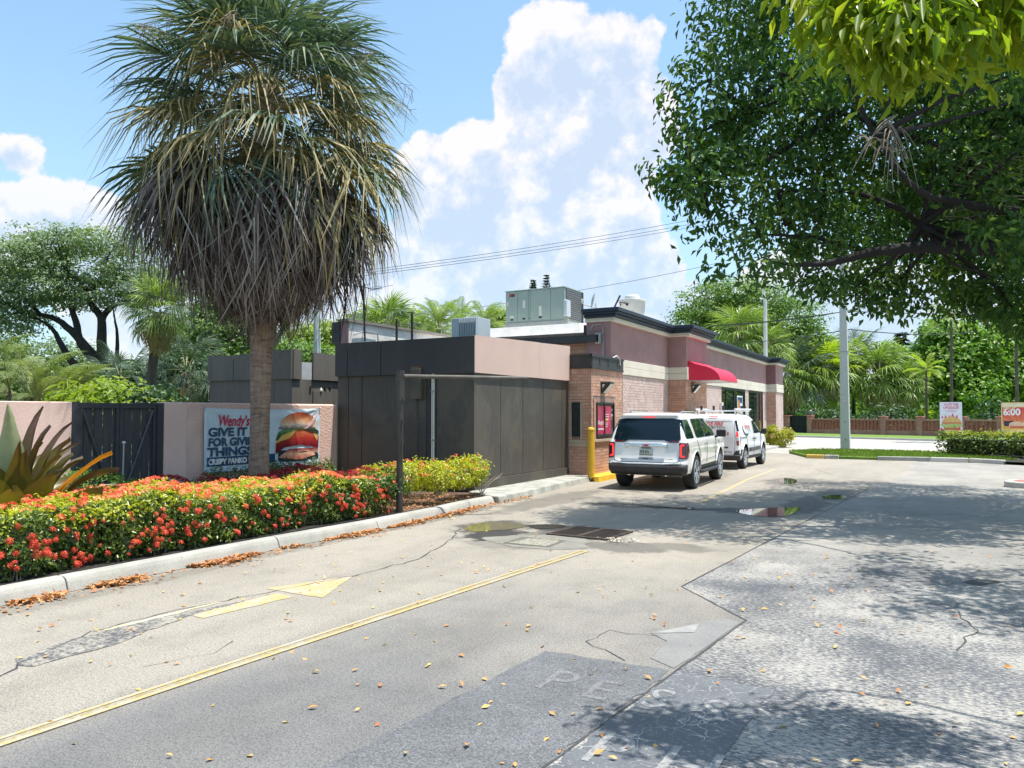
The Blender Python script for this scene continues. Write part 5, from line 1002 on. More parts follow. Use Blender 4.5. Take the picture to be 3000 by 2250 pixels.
for i, u in enumerate(piers):
    h = 1.38 + (.05 if i in (gate_i, gate_i + 1) else 0); MB().box(u - .22, u + .22, -.22, .22, -.05, h).build('pier', m_obrick, fe); MB().box(u - .26, u + .26, -.26, .26, h, h + .10).build('pier_cap', m_lat, fe, bevel=.02)
    if i + 1 < len(piers) and i != gate_i:
        a, b = u + .222, piers[i + 1] - .222
        MB().box(a, b, -.12, .12, -.05, .40).build('base_wall', m_obrick, fe); MB().box(a, b, -.14, .14, 1.14, 1.27).build('coping', m_obrick, fe)
        q = MB(); n = max(1, int((b - a) / .27)); st = (b - a) / n
        for r in range(9):
            z = .402 + r * .0815; o_ = st * .28 if r % 2 else 0
            for k in range(n): x = a + k * st + o_; q.box(x + .01, min(b, x + st * .66), -.05 - .03 * (r % 2), .05 + .03 * (r % 2), z, z + .0815)
        o = q.build('lattice', m_lat, fe); o['kind'] = 'stuff'
fe.location = (FA[0], FA[1], .02); fe.rotation_euler = (0, 0, fa)
gu0, gu1 = piers[gate_i] + .23, piers[gate_i + 1] - .23
gt = thing('iron_gate', 'dark green scrolled iron gate in the brick fence', 'gate', (0, 0, 0)); m_gir = pm('green_black_iron', (.012, .022, .024), None, 3, .5)
q = MB(); q.box(gu0, gu0 + .05, -.03, .03, .02, 1.5); q.box(gu1 - .05, gu1, -.03, .03, .02, 1.5); q.box(gu0 + .05, gu1 - .05, -.03, .03, .72, .77); q.box(gu0 + .05, gu1 - .05, -.03, .03, .03, .09); q.box(gu0 + .05, gu1 - .05, -.03, .03, 1.44, 1.49); q.build('frame', m_gir, gt); bar = MB().box(-.02, .02, -.02, .02, .09, 1.44).mesh('bar', m_gir)
for i in range(9): inst('bar', bar, gt, (gu0 + .1 + (gu1 - gu0 - .2) * i / 8, 0, 0))
q = MB(); c = (gu0 + gu1) / 2; w_ = (gu1 - gu0) / 2; q.tube([(c + w_ * math.cos(R_(a)), 0, 1.49 + .42 * math.sin(R_(a))) for a in range(0, 181, 12)], .025, 5); q.tube([(c + w_ * .5 * math.cos(R_(a)), 0, 1.50 + .25 * math.sin(R_(a))) for a in range(0, 181, 15)], .018, 5); q.tube([(c, 0, 1.49), (c, 0, 2.0)], .02, 5); q.build('arched_top', m_gir, gt)
boxo('mesh_panel', pm('gate_backing', (.015, .022, .022)), gt, gu0 + .04, gu1 - .04, .03, .04, .05, 1.45); gt.location = fe.location; gt.rotation_euler = fe.rotation_euler
bf = MB().lathe([(.10, 0), (.10, .05), (.05, .08), (.09, .12), (.17, .22), (.18, .32), (.13, .43), (.02, .48)], (piers[gate_i + 1], 0, 1.53), 18).build('globe_finial', glassmat('grey_globe', (.12, .13, .14), .1), None, smooth=True); bf.location = fe.location; bf.rotation_euler = fe.rotation_euler; tag(bf, 'round grey globe on the fence pier beside the gate', 'finial')
# concrete pole on the island
lp = thing('concrete_pole', 'square pale concrete utility pole standing on the grass island', 'utility pole', (-3.6, 38.0, .08)); m_pole = pm('pole_concrete', (.50, .52, .49), (.44, .46, .43), .8, .85, bscale=30, bstr=.15, fine=.15)
q = MB(); q.prism([(-.20, -.20), (.20, -.20), (.20, .20), (-.20, .20)], lambda p: (-3.6 + p[0], 38.0 + p[1], .05), lambda p: (-3.6 + p[0] * .62, 38 + p[1] * .62, 10.5)); q.build('shaft', m_pole, lp, bevel=.02)
boxo('number_plate', pm('pole_plate', (.62, .64, .62)), lp, -3.70, -3.52, 37.80, 37.815, 2.28, 2.48); text_mb('93', .16, lambda u, v: (-3.69 + u, 37.797, 2.32 + v), 0, .003, sx=.85).build('lettering', m_galv, lp)
for z in (.55, 1.35): MB().lathe([(.025, 0), (.025, .03)], (-3.58, 37.78, z), 8, axis='y').build('bolt_hole', m_hole, lp)
MB().box(-3.82, -3.40, 37.82, 38.2, 4.52, 4.56).build('wire_band', m_galv, lp)
# street lamp behind the restaurant
p0, p1, p2, p3 = V(2243, 1180, 55), V(2242, 885, 55), V(2236, 855, 55), V(2218, 815, 54); sl = thing('street_lamp', 'tall white street lamp rising behind the navy cornice', 'street lamp', (p0[0], p0[1], 0)); m_wp = pm('white_pole', (.62, .62, .60), None, 2, .5)
MB().tube([(p0[0], p0[1], 0), tuple(p1)], [.17, .12], 10).build('mast', m_wp, sl); MB().tube([tuple(p1), tuple(p2), tuple(p3)], [.11, .09, .07], 8).build('arm', m_wp, sl); pe = V(2195, 785, 53); MB().tube([tuple(p3), tuple(pe)], [.07, .13], 8).build('lamp_head', m_wp, sl)
p0 = V(927, 1200, 40); up = thing('power_pole', 'grey concrete power pole with insulators beside the palm', 'power pole', (p0[0], p0[1], 0)); X = lambda px, py, f=40: tuple(V(px, py, f))
MB().tube([(p0[0], p0[1], 0), X(927, 790)], [.15, .13], 10).build('shaft', m_pole, up); MB().tube([X(937, 1040, 39.8), X(936, 965, 39.8)], .05, 6).build('riser_pipe', pm('pale_blue_pipe', (.45, .52, .58)), up); q = MB()
MB().tube([X(902, 888), X(960, 884)], .04, 5).build('crossarm', m_galv, up)
for x, y in ((903, 880), (918, 878), (938, 876), (946, 884), (957, 876)): MB().lathe([(.04, -.16), (.09, -.1), (.05, -.04), (.09, .02), (.04, .12)], X(x, y), 8).build('insulator', pm('insulator_grey', (.25, .26, .28)), up)
for a, b in (((957, 884), (937, 948)), ((915, 890), (934, 945)), ((937, 890), (936, 945))): MB().tube([X(*a), X(*b)], .012, 4).build('guy_wire', m_mast, up)
def wire(lab, pts, r=.018, name='power_line', group=None):
    P = [Vector(tuple(V(*p))) for p in pts]; Q = []
    for a, b in zip(P[:-1], P[1:]):
        for i in range(10): k = i / 10; Q.append(a.lerp(b, k) - Vector((0, 0, (b - a).length * .008 * 4 * k * (1 - k))))
    Q.append(P[-1]); o = MB().tube(Q, r, 4).build(name, m_mast); tag(o, lab, 'power line', group)
wire('topmost of the three power lines rising to the right behind the cloud gap', [(930, 810, 40), (2090, 632, 50)], .016); wire('middle of the three power lines rising to the right', [(930, 816, 40), (2090, 645, 50)], .016); wire('lowest of the three parallel power lines rising to the right', [(930, 823, 40), (2090, 654, 50)], .016)
wire('lone power line above the air conditioner and exhaust fan', [(1300, 914, 50), (1700, 850, 50), (2110, 769, 52)], .016)
wire('upper line passing behind the street lamp to the concrete pole', [(2040, 956, 56), (2460, 915, 40), (2489, 912, 38.2), (3050, 900, 60)], .026); wire('second line just under the upper one beside the street lamp', [(2100, 955, 56), (2420, 922, 45), (2560, 890, 40)], .022); wire('lowest line crossing low behind the concrete pole', [(2140, 1005, 56), (2489, 965, 38.2), (2860, 972, 60)], .024)
wire('thin line just above the dark screen left of the annex', [(690, 1043, 42), (1010, 1020, 42)], .02)
# signs by the clipped hedge
def sign(label, px, py, f, wpx, hpx, name):
    c = V(px, py, f); s = thing(name, label, 'sign', (0, 0, 0)); W, H = wpx * f / FPX, hpx * f / FPX; s.location = tuple(c); s.rotation_euler = (0, 0, YAW * .55); return s, W, H
sg, W, H = sign('small white TASTE THE UPGRADE sandwich sign on a grey post', 2786, 1221, 37.5, 59, 86, 'poster_sign')
boxo('board', pm('sign_white', (.70, .73, .76), None, 3, .4), sg, -W / 2, W / 2, -.02, .02, -H / 2, H / 2); boxo('post', pm('grey_post', (.33, .36, .35)), sg, -.05, .05, .025, .10, -H / 2 - 1.0, H / 2 - .1)
pl = lambda u, v, o=.024: (u, -o, v); m_pnk = pm('pink_print', (.72, .05, .16), None, 3, .4)
for s, v in (('TASTE THE', .375), ('UPGRADE', .27)): text_mb(s, H * .118, lambda u, w_: pl(u, H * v + w_), 0, .003, 'CENTER', sx=.80 if s[0] == 'T' else .92).build('lettering', m_pnk, sg)
q = MB(); q.box(-W * .30, W * .30, -.023, -.021, H * .205, H * .225); q.box(-W * .25, W * .25, -.023, -.021, H * .165, H * .185); q.build('print_lines', pm('pale_pink', (.72, .45, .52)), sg)
def pf(pts, m_, o=.023, n='print', par=None, w=None, h=None): q = MB(); q.prism(pts, lambda p: (p[0] * (w or W), -o, p[1] * (h or H)), lambda p: (p[0] * (w or W), -o - .001, p[1] * (h or H))); return q.build(n, m_, par or sg)
m_bunp = pm('bun_print', (.62, .42, .16), (.50, .30, .10), 9, .5); m_grnp = pm('lettuce_green_print', (.26, .36, .08), (.45, .50, .2), 14, .5); m_org = pm('tomato_print', (.55, .13, .06), None, 3, .5)
for x, w_, h_ in ((-.40, .05, .03), (-.25, .06, .05), (-.08, .05, .06), (.06, .09, .13), (.25, .07, .06)): pf([(x - w_, -.05), (x + w_, -.05), (x + w_ * .3, .0 + h_), (x - w_ * .2, .02 + h_ * .4)], m_pnk, .0225, 'flame_print')
pf(arc(.02, -.19, .43, .20, 0, 180), m_bunp, .025, 'bun_print'); pf([(-.42, -.19), (.46, -.19), (.47, -.25), (-.40, -.25)], m_org, .0265, 'filling_print'); pf([(-.46, -.24), (.47, -.23), (.49, -.34), (.3, -.37), (-.3, -.36), (-.48, -.31)], m_grnp, .028, 'lettuce_print'); pf([(-.36, -.36), (.42, -.37), (.38, -.45), (-.30, -.45)], pm('patty_print', (.40, .16, .05)), .0295, 'patty_print'); pf([(-.495, -.495), (.495, -.495), (.495, -.45), (-.495, -.45)], pm('yellow_foot', (.68, .5, .18)), .0235, 'print_foot'); pf(arc(.33, -.40, .09, .06, 0, 360, 16)[:-1], m_red, .031, 'seal_print'); pf([(-.495, -.49), (-.40, -.49), (-.39, -.40), (-.45, -.37), (-.495, -.40)], m_red, .0245, 'corner_print')
sg2, W2, H2 = sign('red and yellow breakfast sign reading 6:00 cut by the frame', 2992, 1224, 36.5, 104, 90, 'poster_sign')
boxo('board', pm('sign_yellow', (.72, .58, .22), None, 3, .4), sg2, -W2 / 2, W2 / 2, -.02, .02, -H2 / 2, H2 / 2); boxo('post', pm('grey_post2', (.36, .37, .34)), sg2, -.30, -.18, .025, .10, -H2 / 2 - 1.0, H2 / 2 - .1); boxo('back_panel', pm('dark_green_panel', (.012, .045, .045), None, 3, .5), sg2, -.05, W2 / 2, .03, .06, -H2 / 2 - .55, -H2 / 2 - .005)
P2 = dict(par=sg2, w=W2, h=H2); t_ = NT('sunburst_red'); s_ = t_.n('ShaderNodeTexCoord'); sx = t_.n('ShaderNodeSeparateXYZ'); t_.l(s_.outputs['Object'], sx.inputs[0]); at = t_.math('ARCTAN2', sx.outputs[0], t_.math('ADD', sx.outputs[2], .45)); wv = t_.math('SINE', t_.math('MULTIPLY', at, 16)); gr = t_.ramp(t_.math('ADD', t_.math('MULTIPLY', sx.outputs[2], .75), .42), [(0, (.70, .42, .06)), (.35, (.66, .16, .06)), (.9, (.55, .01, .03))])
pf([(-.48, -.38), (.5, -.38), (.5, .34), (-.48, .34)], t_.done(t_.bsdf(t_.mix(.25, gr, t_.ramp(wv, [(.45, .3), (.55, 1.3)]), 'MULTIPLY'), .4)), .0225, 'print_ground', **P2); pf([(-.48, .36), (.5, .36), (.5, .47), (-.48, .47)], pm('cream_print', (.74, .66, .46)), .0225, 'print_header', **P2)
text_mb('6:00', H2 * .30, lambda u, v: (-W2 * .46 + u, -.026, H2 * .09 + v), 0, .016, sx=.98).build('lettering', m_white, sg2); text_mb('OPEN AT', H2 * .10, lambda u, v: (-W2 * .46 + u, -.026, H2 * .27 + v), .15, .004, sx=.85).build('lettering', pm('yellow_letters', (.74, .66, .4)), sg2); text_mb('AM', H2 * .07, lambda u, v: (W2 * .08 + u, -.026, H2 * .02 + v), 0, .004).build('lettering', m_white, sg2)
pf([(-.44, -.28), (-.20, -.28), (-.20, -.10), (-.45, -.10)], pm('coffee_print', (.03, .03, .05)), .024, 'cup_print', **P2); pf(arc(-.12, -.22, .20, .10, 0, 180) + [(-.32, -.33), (.08, -.33)], pm('sandwich_print', (.72, .52, .36), (.6, .35, .22), 8), .0255, 'sandwich_print', **P2); pf([(-.30, -.27), (.06, -.27), (.05, -.34), (-.29, -.34)], m_org, .027, 'filling_print', **P2); pf([(.06, -.02), (.3, .05), (.45, -.1), (.2, -.22), (.05, -.18)], m_bunp, .0245, 'bun_print', **P2)
# ================================================================== VEGETATION
def np_mesh(name, V_, F_, mats, mi=None, smooth=False):
    me = bpy.data.meshes.new(name); F_ = np.asarray(F_, np.int32); k = F_.shape[1]
    me.vertices.add(len(V_)); me.vertices.foreach_set('co', np.asarray(V_, np.float32).ravel()); me.loops.add(F_.size); me.loops.foreach_set('vertex_index', F_.ravel())
    me.polygons.add(len(F_)); me.polygons.foreach_set('loop_start', np.arange(0, F_.size, k, dtype=np.int32)); me.polygons.foreach_set('loop_total', np.full(len(F_), k, np.int32))
    for m_ in (mats if isinstance(mats, (list, tuple)) else [mats]): me.materials.append(m_)
    if mi is not None: me.polygons.foreach_set('material_index', np.asarray(mi, np.int32))
    me.update(calc_edges=True); me.validate(); return me
def nrm(a): return a / np.maximum(1e-9, np.linalg.norm(a, axis=-1, keepdims=True))
def leaves(pts, nor, size, aspect=.45, droop=0.0, fold=.18, axis=None, rnd=None):
    """one folded four-cornered leaf per point (two triangles along the midrib)"""
    r = rnd or rng; n = len(pts); nor = nrm(nor); t = r.normal(size=(n, 3)) if axis is None else axis + r.normal(size=(n, 3)) * .35
    t[:, 2] -= droop; t = nrm(t - nor * (t * nor).sum(1, keepdims=True)); b = np.cross(nor, t); L = (size * r.uniform(.7, 1.25, n))[:, None]; W_ = L * aspect * .5
    A = pts; E_ = pts + t * L; M_ = pts + t * L * .42; up = nor * L * fold
    V_ = np.stack([A, M_ + b * W_ + up, E_, M_ - b * W_ + up], 1).reshape(-1, 3); k = np.arange(n) * 4
    F_ = np.concatenate([np.stack([k, k + 2, k + 1], 1), np.stack([k, k + 3, k + 2], 1)]); return V_, F_
def crown_pts(blobs, ncl, per, sig, flat=.55, shell=.62, dens=None):
    """clusters spread through ellipsoids, leaves scattered round each cluster"""
    B = np.array([[*b[:3], b[3], b[4] if len(b) > 4 else b[3], b[5] if len(b) > 5 else b[3] * .8] for b in blobs], float)
    wgt = (B[:, 3] * B[:, 4] + B[:, 3] * B[:, 5] + B[:, 4] * B[:, 5]); idx = rng.choice(len(B), ncl, p=wgt / wgt.sum()); d = nrm(rng.normal(size=(ncl, 3))); r = (shell + (1 - shell) * rng.random(ncl))[:, None]
    C_ = B[idx, :3] + d * B[idx, 3:6] * r; o = np.repeat(np.arange(ncl), per); sg = sig * rng.uniform(.6, 1.3, ncl)[o][:, None]
    off = np.clip(rng.normal(size=(ncl * per, 3)), -1.7, 1.7) * sg * np.array([1, 1, flat]); P = C_[o] + off
    N = nrm(d[o] * .7 + nrm(off) * .6 + np.array([0, 0, .75]) + rng.normal(size=P.shape) * .55); return P, N, C_
def limb(m, pts, r0, r1, n=7, wob=.0):
    P = [Vector(p) for p in pts]; Q = []
    for i in range(len(P) - 1):
        for k in range(4):
            t = k / 4; p0, p1, p2, p3 = P[max(0, i - 1)], P[i], P[i + 1], P[min(len(P) - 1, i + 2)]
            Q.append(.5 * ((2 * p1) + (p2 - p0) * t + (2 * p0 - 5 * p1 + 4 * p2 - p3) * t * t + (3 * p1 - p0 - 3 * p2 + p3) * t ** 3))
    Q.append(P[-1]); Q = [q + Vector((random.uniform(-wob, wob), random.uniform(-wob, wob), random.uniform(-wob, wob))) for q in Q]
    m.tube(Q, [r0 + (r1 - r0) * i / (len(Q) - 1) for i in range(len(Q))], n)
m_bark = pm('grey_bark', (.14, .115, .09), (.07, .058, .048), 5, .95, bscale=22, bstr=.9, bdist=.04, fine=.4, stretch=(1, 1, .3)); m_dbark = pm('dark_bark', (.036, .032, .029), (.020, .018, .016), 4, .95, bscale=20, bstr=.8, bdist=.04, fine=.3); m_pale = pm('pale_twig', (.30, .25, .19), (.18, .15, .11), 6, .9)
def tree(name, label, blobs, ncl, per, sig, size, mat_, trunk=None, limbs=(), cat='tree', group=None, aspect=.6, flat=.55, droop=0., bark=None, shell=.62, tw=0, org=None, fold=.18):
    b0 = blobs[0]; org = org or (trunk[0][0], trunk[0][1], 0) if trunk else (org or (b0[0], b0[1], 0)); t = thing(name, label, cat, org, group); o = Vector(org)
    P, N, C_ = crown_pts(blobs, ncl, per, sig, flat, shell)
    if droop > .5: N[:, 2] *= .45
    Vv, Ff = leaves(P, N, np.full(len(P), size), aspect, droop, fold); me = np_mesh('crown', Vv - np.array(o), Ff, mat_); c = add('crown', me, t)
    if trunk: q = MB(); limb(q, trunk[:-2], trunk[-2], trunk[-1], 9, .03); q.build('trunk', bark or m_bark, t, smooth=True)
    for l in limbs: q = MB(); limb(q, l[:-2], l[-2], l[-1], 7, .02); q.build('limb', bark or m_bark, t, smooth=True)
    if tw and trunk:
        q = MB(); base = np.array([list(x[-3]) for x in limbs] or [list(trunk[-3])])
        for c_ in C_[rng.choice(len(C_), tw)]:
            s = base[np.argmin(((base - c_) ** 2).sum(1))]; mid = (s + c_) / 2 + rng.normal(size=3) * .2
            if np.linalg.norm(s - c_) < (2.6 if size < .16 else 9): q.tube([tuple(s), tuple(mid), tuple(c_)], [.05, .03, .012], 4)
        w = q.build('twigs', bark or m_bark, t); w['kind'] = 'stuff'
    return t
def pb(px, py, f, rx, ry=None, rd=None): p = V(px, py, f); k = f / FPX; return (p[0], p[1], p[2], rx * k, (rd or rx) * k, (ry or rx) * k)
def pv(px, py, f): return tuple(V(px, py, f))
L_ = leafmat
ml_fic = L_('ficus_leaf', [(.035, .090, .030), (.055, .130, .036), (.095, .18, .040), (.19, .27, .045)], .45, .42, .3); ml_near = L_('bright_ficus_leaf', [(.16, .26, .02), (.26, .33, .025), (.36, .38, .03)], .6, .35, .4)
ml_rain = L_('raintree_leaf', [(.14, .21, .11), (.19, .265, .14), (.25, .32, .165)], .4, .6, .3); ml_mid = L_('mid_green_leaf', [(.07, .15, .03), (.13, .23, .04), (.20, .30, .06)], .42, .5); ml_dark = L_('dark_green_leaf', [(.025, .065, .022), (.042, .095, .03), (.065, .125, .04)], .25, .45)
ml_lime = L_('lime_leaf', [(.16, .25, .035), (.25, .34, .05), (.33, .38, .07)], .4, .45); ml_grey = L_('grey_green_leaf', [(.10, .17, .08), (.15, .22, .10), (.19, .25, .11)], .3, .55); ml_sea = L_('seagrape_leaf', [(.07, .17, .02), (.14, .27, .03), (.25, .37, .04)], .45, .4)
# ------------------------------------------------------------------ palm fronds
def fan_frond(seg=34, spread=2.0, L=1.15, pet=1.0, droop=.5, fold=.35, w=.034, seed=0, curl=.35, ragged_=.15):
    """costapalmate frond, base at the origin pointing along +X: petiole, then narrow segments with hanging tips"""
    r = np.random.default_rng(seed); V_, F_, mi = [], [], []
    def quad(a, b, c, d, m=0): k = len(V_); V_.extend([a, b, c, d]); F_.append((k, k + 1, k + 2, k + 3)); mi.append(m)
    n = 5; prev = None
    for i in range(n + 1):
        t = i / n; p = np.array([pet * t, 0, -.10 * pet * t * t]); h = .022 * (1 - .5 * t)
        cur = (p + [0, h, 0], p + [0, 0, -h], p + [0, -h, 0])
        if prev: quad(prev[0], cur[0], cur[1], prev[1], 1); quad(prev[1], cur[1], cur[2], prev[2], 1); quad(prev[0], prev[2], cur[2], cur[0], 1)
        prev = cur
    e = np.array([pet, 0, -.10 * pet])
    for j in range(seg):
        a = spread * (j / (seg - 1) * 2 - 1) * (1 + r.normal() * .02); k = abs(a) / spread; base = e + np.array([.32 * (1 - k) * L, 0, -.06 * (1 - k)])
        d = np.array([math.cos(a), math.sin(a), fold * (.5 - abs(math.cos(a * .5))) * .6 + fold * .3 * k]); d = d / np.linalg.norm(d); l = L * (.72 + .28 * math.cos(a * .6)) * r.uniform(1 - ragged_, 1.06) * (1 if j % 2 else .94)
        side = np.cross(d, [0, 0, 1]); side /= np.linalg.norm(side) + 1e-9; dr = droop * r.uniform(.7, 1.4); tw = r.normal() * curl * .5; P = []
        for s in (0, .35, .65, 1.0): P.append(base + d * l * s * (1 - .18 * dr * s * s) + np.array([0, 0, -1]) * l * dr * s ** 2.4 * .75 + side * l * tw * s ** 2 * .35)
        for i in range(3):
            w0, w1 = w * (.55, 1, .75, .08)[i], w * (.55, 1, .75, .08)[i + 1]; sv_ = side + np.array([0, 0, .55 if j % 2 else -.55])
            quad(P[i] + sv_ * w0 * .5, P[i + 1] + sv_ * w1 * .5, P[i + 1] - sv_ * w1 * .5, P[i] - sv_ * w0 * .5, 0)
    return np.array(V_), np.array(F_), mi
def pin_frond(L=2.2, n=26, w=.05, ll=.55, droop=.8, seed=0):
    """feather frond along +X"""
    r = np.random.default_rng(seed); V_, F_, mi = [], [], []
    def quad(*q, m=0): k = len(V_); V_.extend(q); F_.append((k, k + 1, k + 2, k + 3)); mi.append(m)
    pos = lambda t: np.array([L * t * (1 - .15 * droop * t * t), 0, L * (.18 * t - .55 * droop * t ** 2.2)])
    for i in range(10):
        a, b = pos(i / 10), pos((i + 1) / 10); h = .02 * (1 - i / 11); quad(a + [0, h, 0], b + [0, h, 0], b - [0, h, 0], a - [0, h, 0], m=1)
    for j in range(n):
        t = .12 + .88 * j / n; p = pos(t); tg = pos(min(1, t + .02)) - pos(t - .02); tg /= np.linalg.norm(tg); l = ll * math.sin(PI * (.12 + .80 * t)) * r.uniform(.85, 1.1)
        for s in (-1, 1):
            d = tg * .65 + np.array([0, s * .75, .22]); d /= np.linalg.norm(d); q1 = p + d * l * .55; q2 = p + d * l + np.array([0, 0, -l * .42 * r.uniform(.6, 1.5)]); wv = tg * w * .5
            quad(p - wv * .5, p + wv * .5, q1 + wv, q1 - wv); quad(q1 - wv, q1 + wv, q2 + wv * .08, q2 - wv * .08)
    return np.array(V_), np.array(F_), mi
m_pet = pm('petiole', (.20, .22, .07), (.28, .22, .10), 4, .6); m_dpet = pm('dry_petiole', (.26, .19, .12), (.16, .11, .075), 4, .8)
ml_pl = L_('palm_green', [(.045, .085, .068), (.075, .125, .092), (.12, .165, .11), (.26, .28, .18)], .22, .5, .25); ml_pg = L_('palm_golden', [(.09, .11, .055), (.22, .19, .085), (.38, .30, .145), (.48, .40, .24)], .2, .55, .25); ml_pd = L_('palm_dead', [(.075, .054, .050), (.11, .082, .074), (.16, .128, .115), (.36, .32, .29), (.07, .07, .055)], .06, .7, .3, (1, .95, .85))
ml_far = L_('far_palm', [(.11, .19, .04), (.20, .29, .065), (.31, .37, .10)], .35, .42, .5); ml_farb = L_('far_palm_straw', [(.24, .20, .09), (.42, .34, .17), (.3, .3, .11)], .25, .6); ml_yel = L_('yellow_palm', [(.19, .30, .02), (.32, .42, .035), (.44, .47, .07)], .5, .4)
def fm(name, fn, mats, **k): v, f, mi = fn(**k); return np_mesh(name, v, f, mats, mi)
big_live = [fm('frond', fan_frond, [ml_pl, m_pet], seed=i, droop=.45 + .12 * i, L=1.30, pet=1.15 + .1 * (i % 2), seg=40, w=.036, curl=.45) for i in range(5)]
big_gold = [fm('frond', fan_frond, [ml_pg, m_pet], seed=10 + i, droop=.8 + .12 * i, L=1.25, pet=1.1, seg=38, spread=1.7, w=.034, curl=.55, ragged_=.3) for i in range(4)]
big_dead = [fm('dead_frond', fan_frond, [ml_pd, m_dpet], seed=20 + i, droop=.75 + .15 * i, L=1.35, pet=.95, seg=40, spread=1.15 + .1 * i, w=.030, curl=.9, ragged_=.35) for i in range(5)]
small_live = [fm('frond', fan_frond, [ml_far, m_pet], seed=30 + i, droop=.5 + .2 * i, L=1.1, pet=.8, seg=24, w=.055, curl=.4) for i in range(3)]; small_yel = [fm('frond', fan_frond, [ml_yel, m_pet], seed=33 + i, droop=.5 + .2 * i, L=1.1, pet=.8, seg=24, w=.055, curl=.4) for i in range(2)]
small_dead = [fm('dead_frond', fan_frond, [ml_farb, m_dpet], seed=40 + i, droop=.8, L=1.0, pet=.7, seg=22, spread=1.3, w=.05, curl=.8, ragged_=.3) for i in range(2)]
feather = [fm('frond', pin_frond, [ml_far, m_pet], seed=50 + i, droop=.6 + .25 * i) for i in range(3)]; feather_y = [fm('frond', pin_frond, [ml_yel, m_pet], seed=55 + i, droop=.7 + .2 * i) for i in range(2)]; ml_gf = L_('areca_leaf', [(.12, .18, .06), (.20, .26, .09), (.30, .33, .14)], .3, .45); feather_g = [fm('frond', pin_frond, [ml_gf, m_pet], seed=60 + i, droop=.9 + .2 * i) for i in range(3)]
def place_frond(me, t, p, az_, el, s=1, roll=0, name=None): return inst(name or me.name.split('.')[0], me, t, p, (roll, -el, az_), (s, s, s * random.uniform(.9, 1.1)))
def palm(name, label, base, top, r0, r1, layers, group=None, cat='palm tree', bark=None, bulge=None, scale=1):
    t = thing(name, label, cat, tuple(base), group); q = MB(); P = [Vector(base), Vector(base).lerp(Vector(top), .35) + Vector((.02, .02, 0)), Vector(base).lerp(Vector(top), .7), Vector(top)]
    limb(q, P, r0, r1, 12, .008); q.build('trunk', bark or m_bark, t, smooth=True); a = random.random() * 6
    for meshes, n, e0, e1, z0, z1, s in layers:
        for i in range(n):
            a += 2.399963; k = (i + random.random()) / n; el = R_(e0 + (e1 - e0) * k); p = Vector(top) + Vector((0, 0, z0 + (z1 - z0) * k)); place_frond(random.choice(meshes), t, p + Vector((math.cos(a), math.sin(a), 0)) * r1 * .8, a, el, s * random.uniform(.85, 1.12), random.uniform(-.35, .35))
    return t
# ------------------------------------------------------------------ the big palm
t = NT('palm_trunk'); P_ = t.pos(); rg = t.noise(7, 5, .65, stretch=(.6, .6, 3.2)); vt = t.noise(9, 4, .7, stretch=(2.5, 2.5, .35)); col = t.ramp(t.math('ADD', t.math('MULTIPLY', rg, .6), t.math('MULTIPLY', vt, .4)), [(.33, (.10, .068, .05)), (.46, (.30, .205, .15)), (.60, (.44, .315, .235))])
m_ptr = t.done(t.bsdf(col, .92, 0, .3, 0, t.math('ADD', t.noise(26, 4, .7, stretch=(.5, .5, 3)), vt), .9, .03))
pb_ = V(757, 1400, 14.25); PX, PY = float(pb_[0]), float(pb_[1]); pz = lambda py: float(V(765, py, 14.25)[2])
pm_ = thing('palm_tree', 'tall cabbage palm with a huge shaggy skirt of dead fronds', 'palm tree', (PX, PY, 0)); q = MB(); topz = 7.9; N_ = 64; k0 = 0; nr = 24
tx = lambda z: PX + .0 + .045 * (z / 3.4); rad = lambda z: .188 - .012 * math.sin(z * 1.1 + .2) + (.035 * math.exp(-z * 2.2)) + (.02 if z > 2.9 else 0) * min(1, (z - 2.9) / .5) + .014 * math.exp(-((z - 2.75) / .35) ** 2)
q.tube([(tx(topz * i / N_), PY, topz * i / N_) for i in range(N_ + 1)], [rad(topz * i / N_) + random.uniform(-.005, .005) for i in range(N_ + 1)], nr); q.build('trunk', m_ptr, pm_, smooth=True)
random.seed(21); a = 0
def pf_layer(meshes, n, e0, e1, z0, z1, s0, s1, rr=.12, name=None):
    global a
    for i in range(n):
        a += 2.399963 + random.uniform(-.25, .25); k = (i + random.random()) / n; z = z0 + (z1 - z0) * k; place_frond(random.choice(meshes), pm_, (tx(z) + rr * math.cos(a), PY + rr * math.sin(a), z), a, R_(e0 + (e1 - e0) * k + random.uniform(-6, 6)), (s0 + (s1 - s0) * k) * random.uniform(.9, 1.08), random.uniform(-.4, .4))
pf_layer(big_live, 28, 82, 40, 8.05, 7.8, .80, .92); pf_layer(big_live, 26, 40, 6, 7.8, 7.6, .95, 1.10); pf_layer(big_gold, 14, 14, -14, 7.75, 7.5, 1.0, 1.06); pf_layer(big_gold, 32, 12, -30, 6.95, 6.45, 1.14, 1.20); pf_layer(big_live, 14, 4, -30, 6.8, 6.4, 1.12, 1.14)
pf_layer(big_dead, 50, -12, -36, 6.6, 6.0, 1.14, 1.18); pf_layer(big_dead, 56, -32, -56, 6.35, 5.8, 1.14, 1.04); pf_layer(big_dead, 48, -54, -80, 6.0, 5.35, .98, .86, .2)
m_inf = pm('flower_stalk', (.22, .17, .12), None, 5, .8)
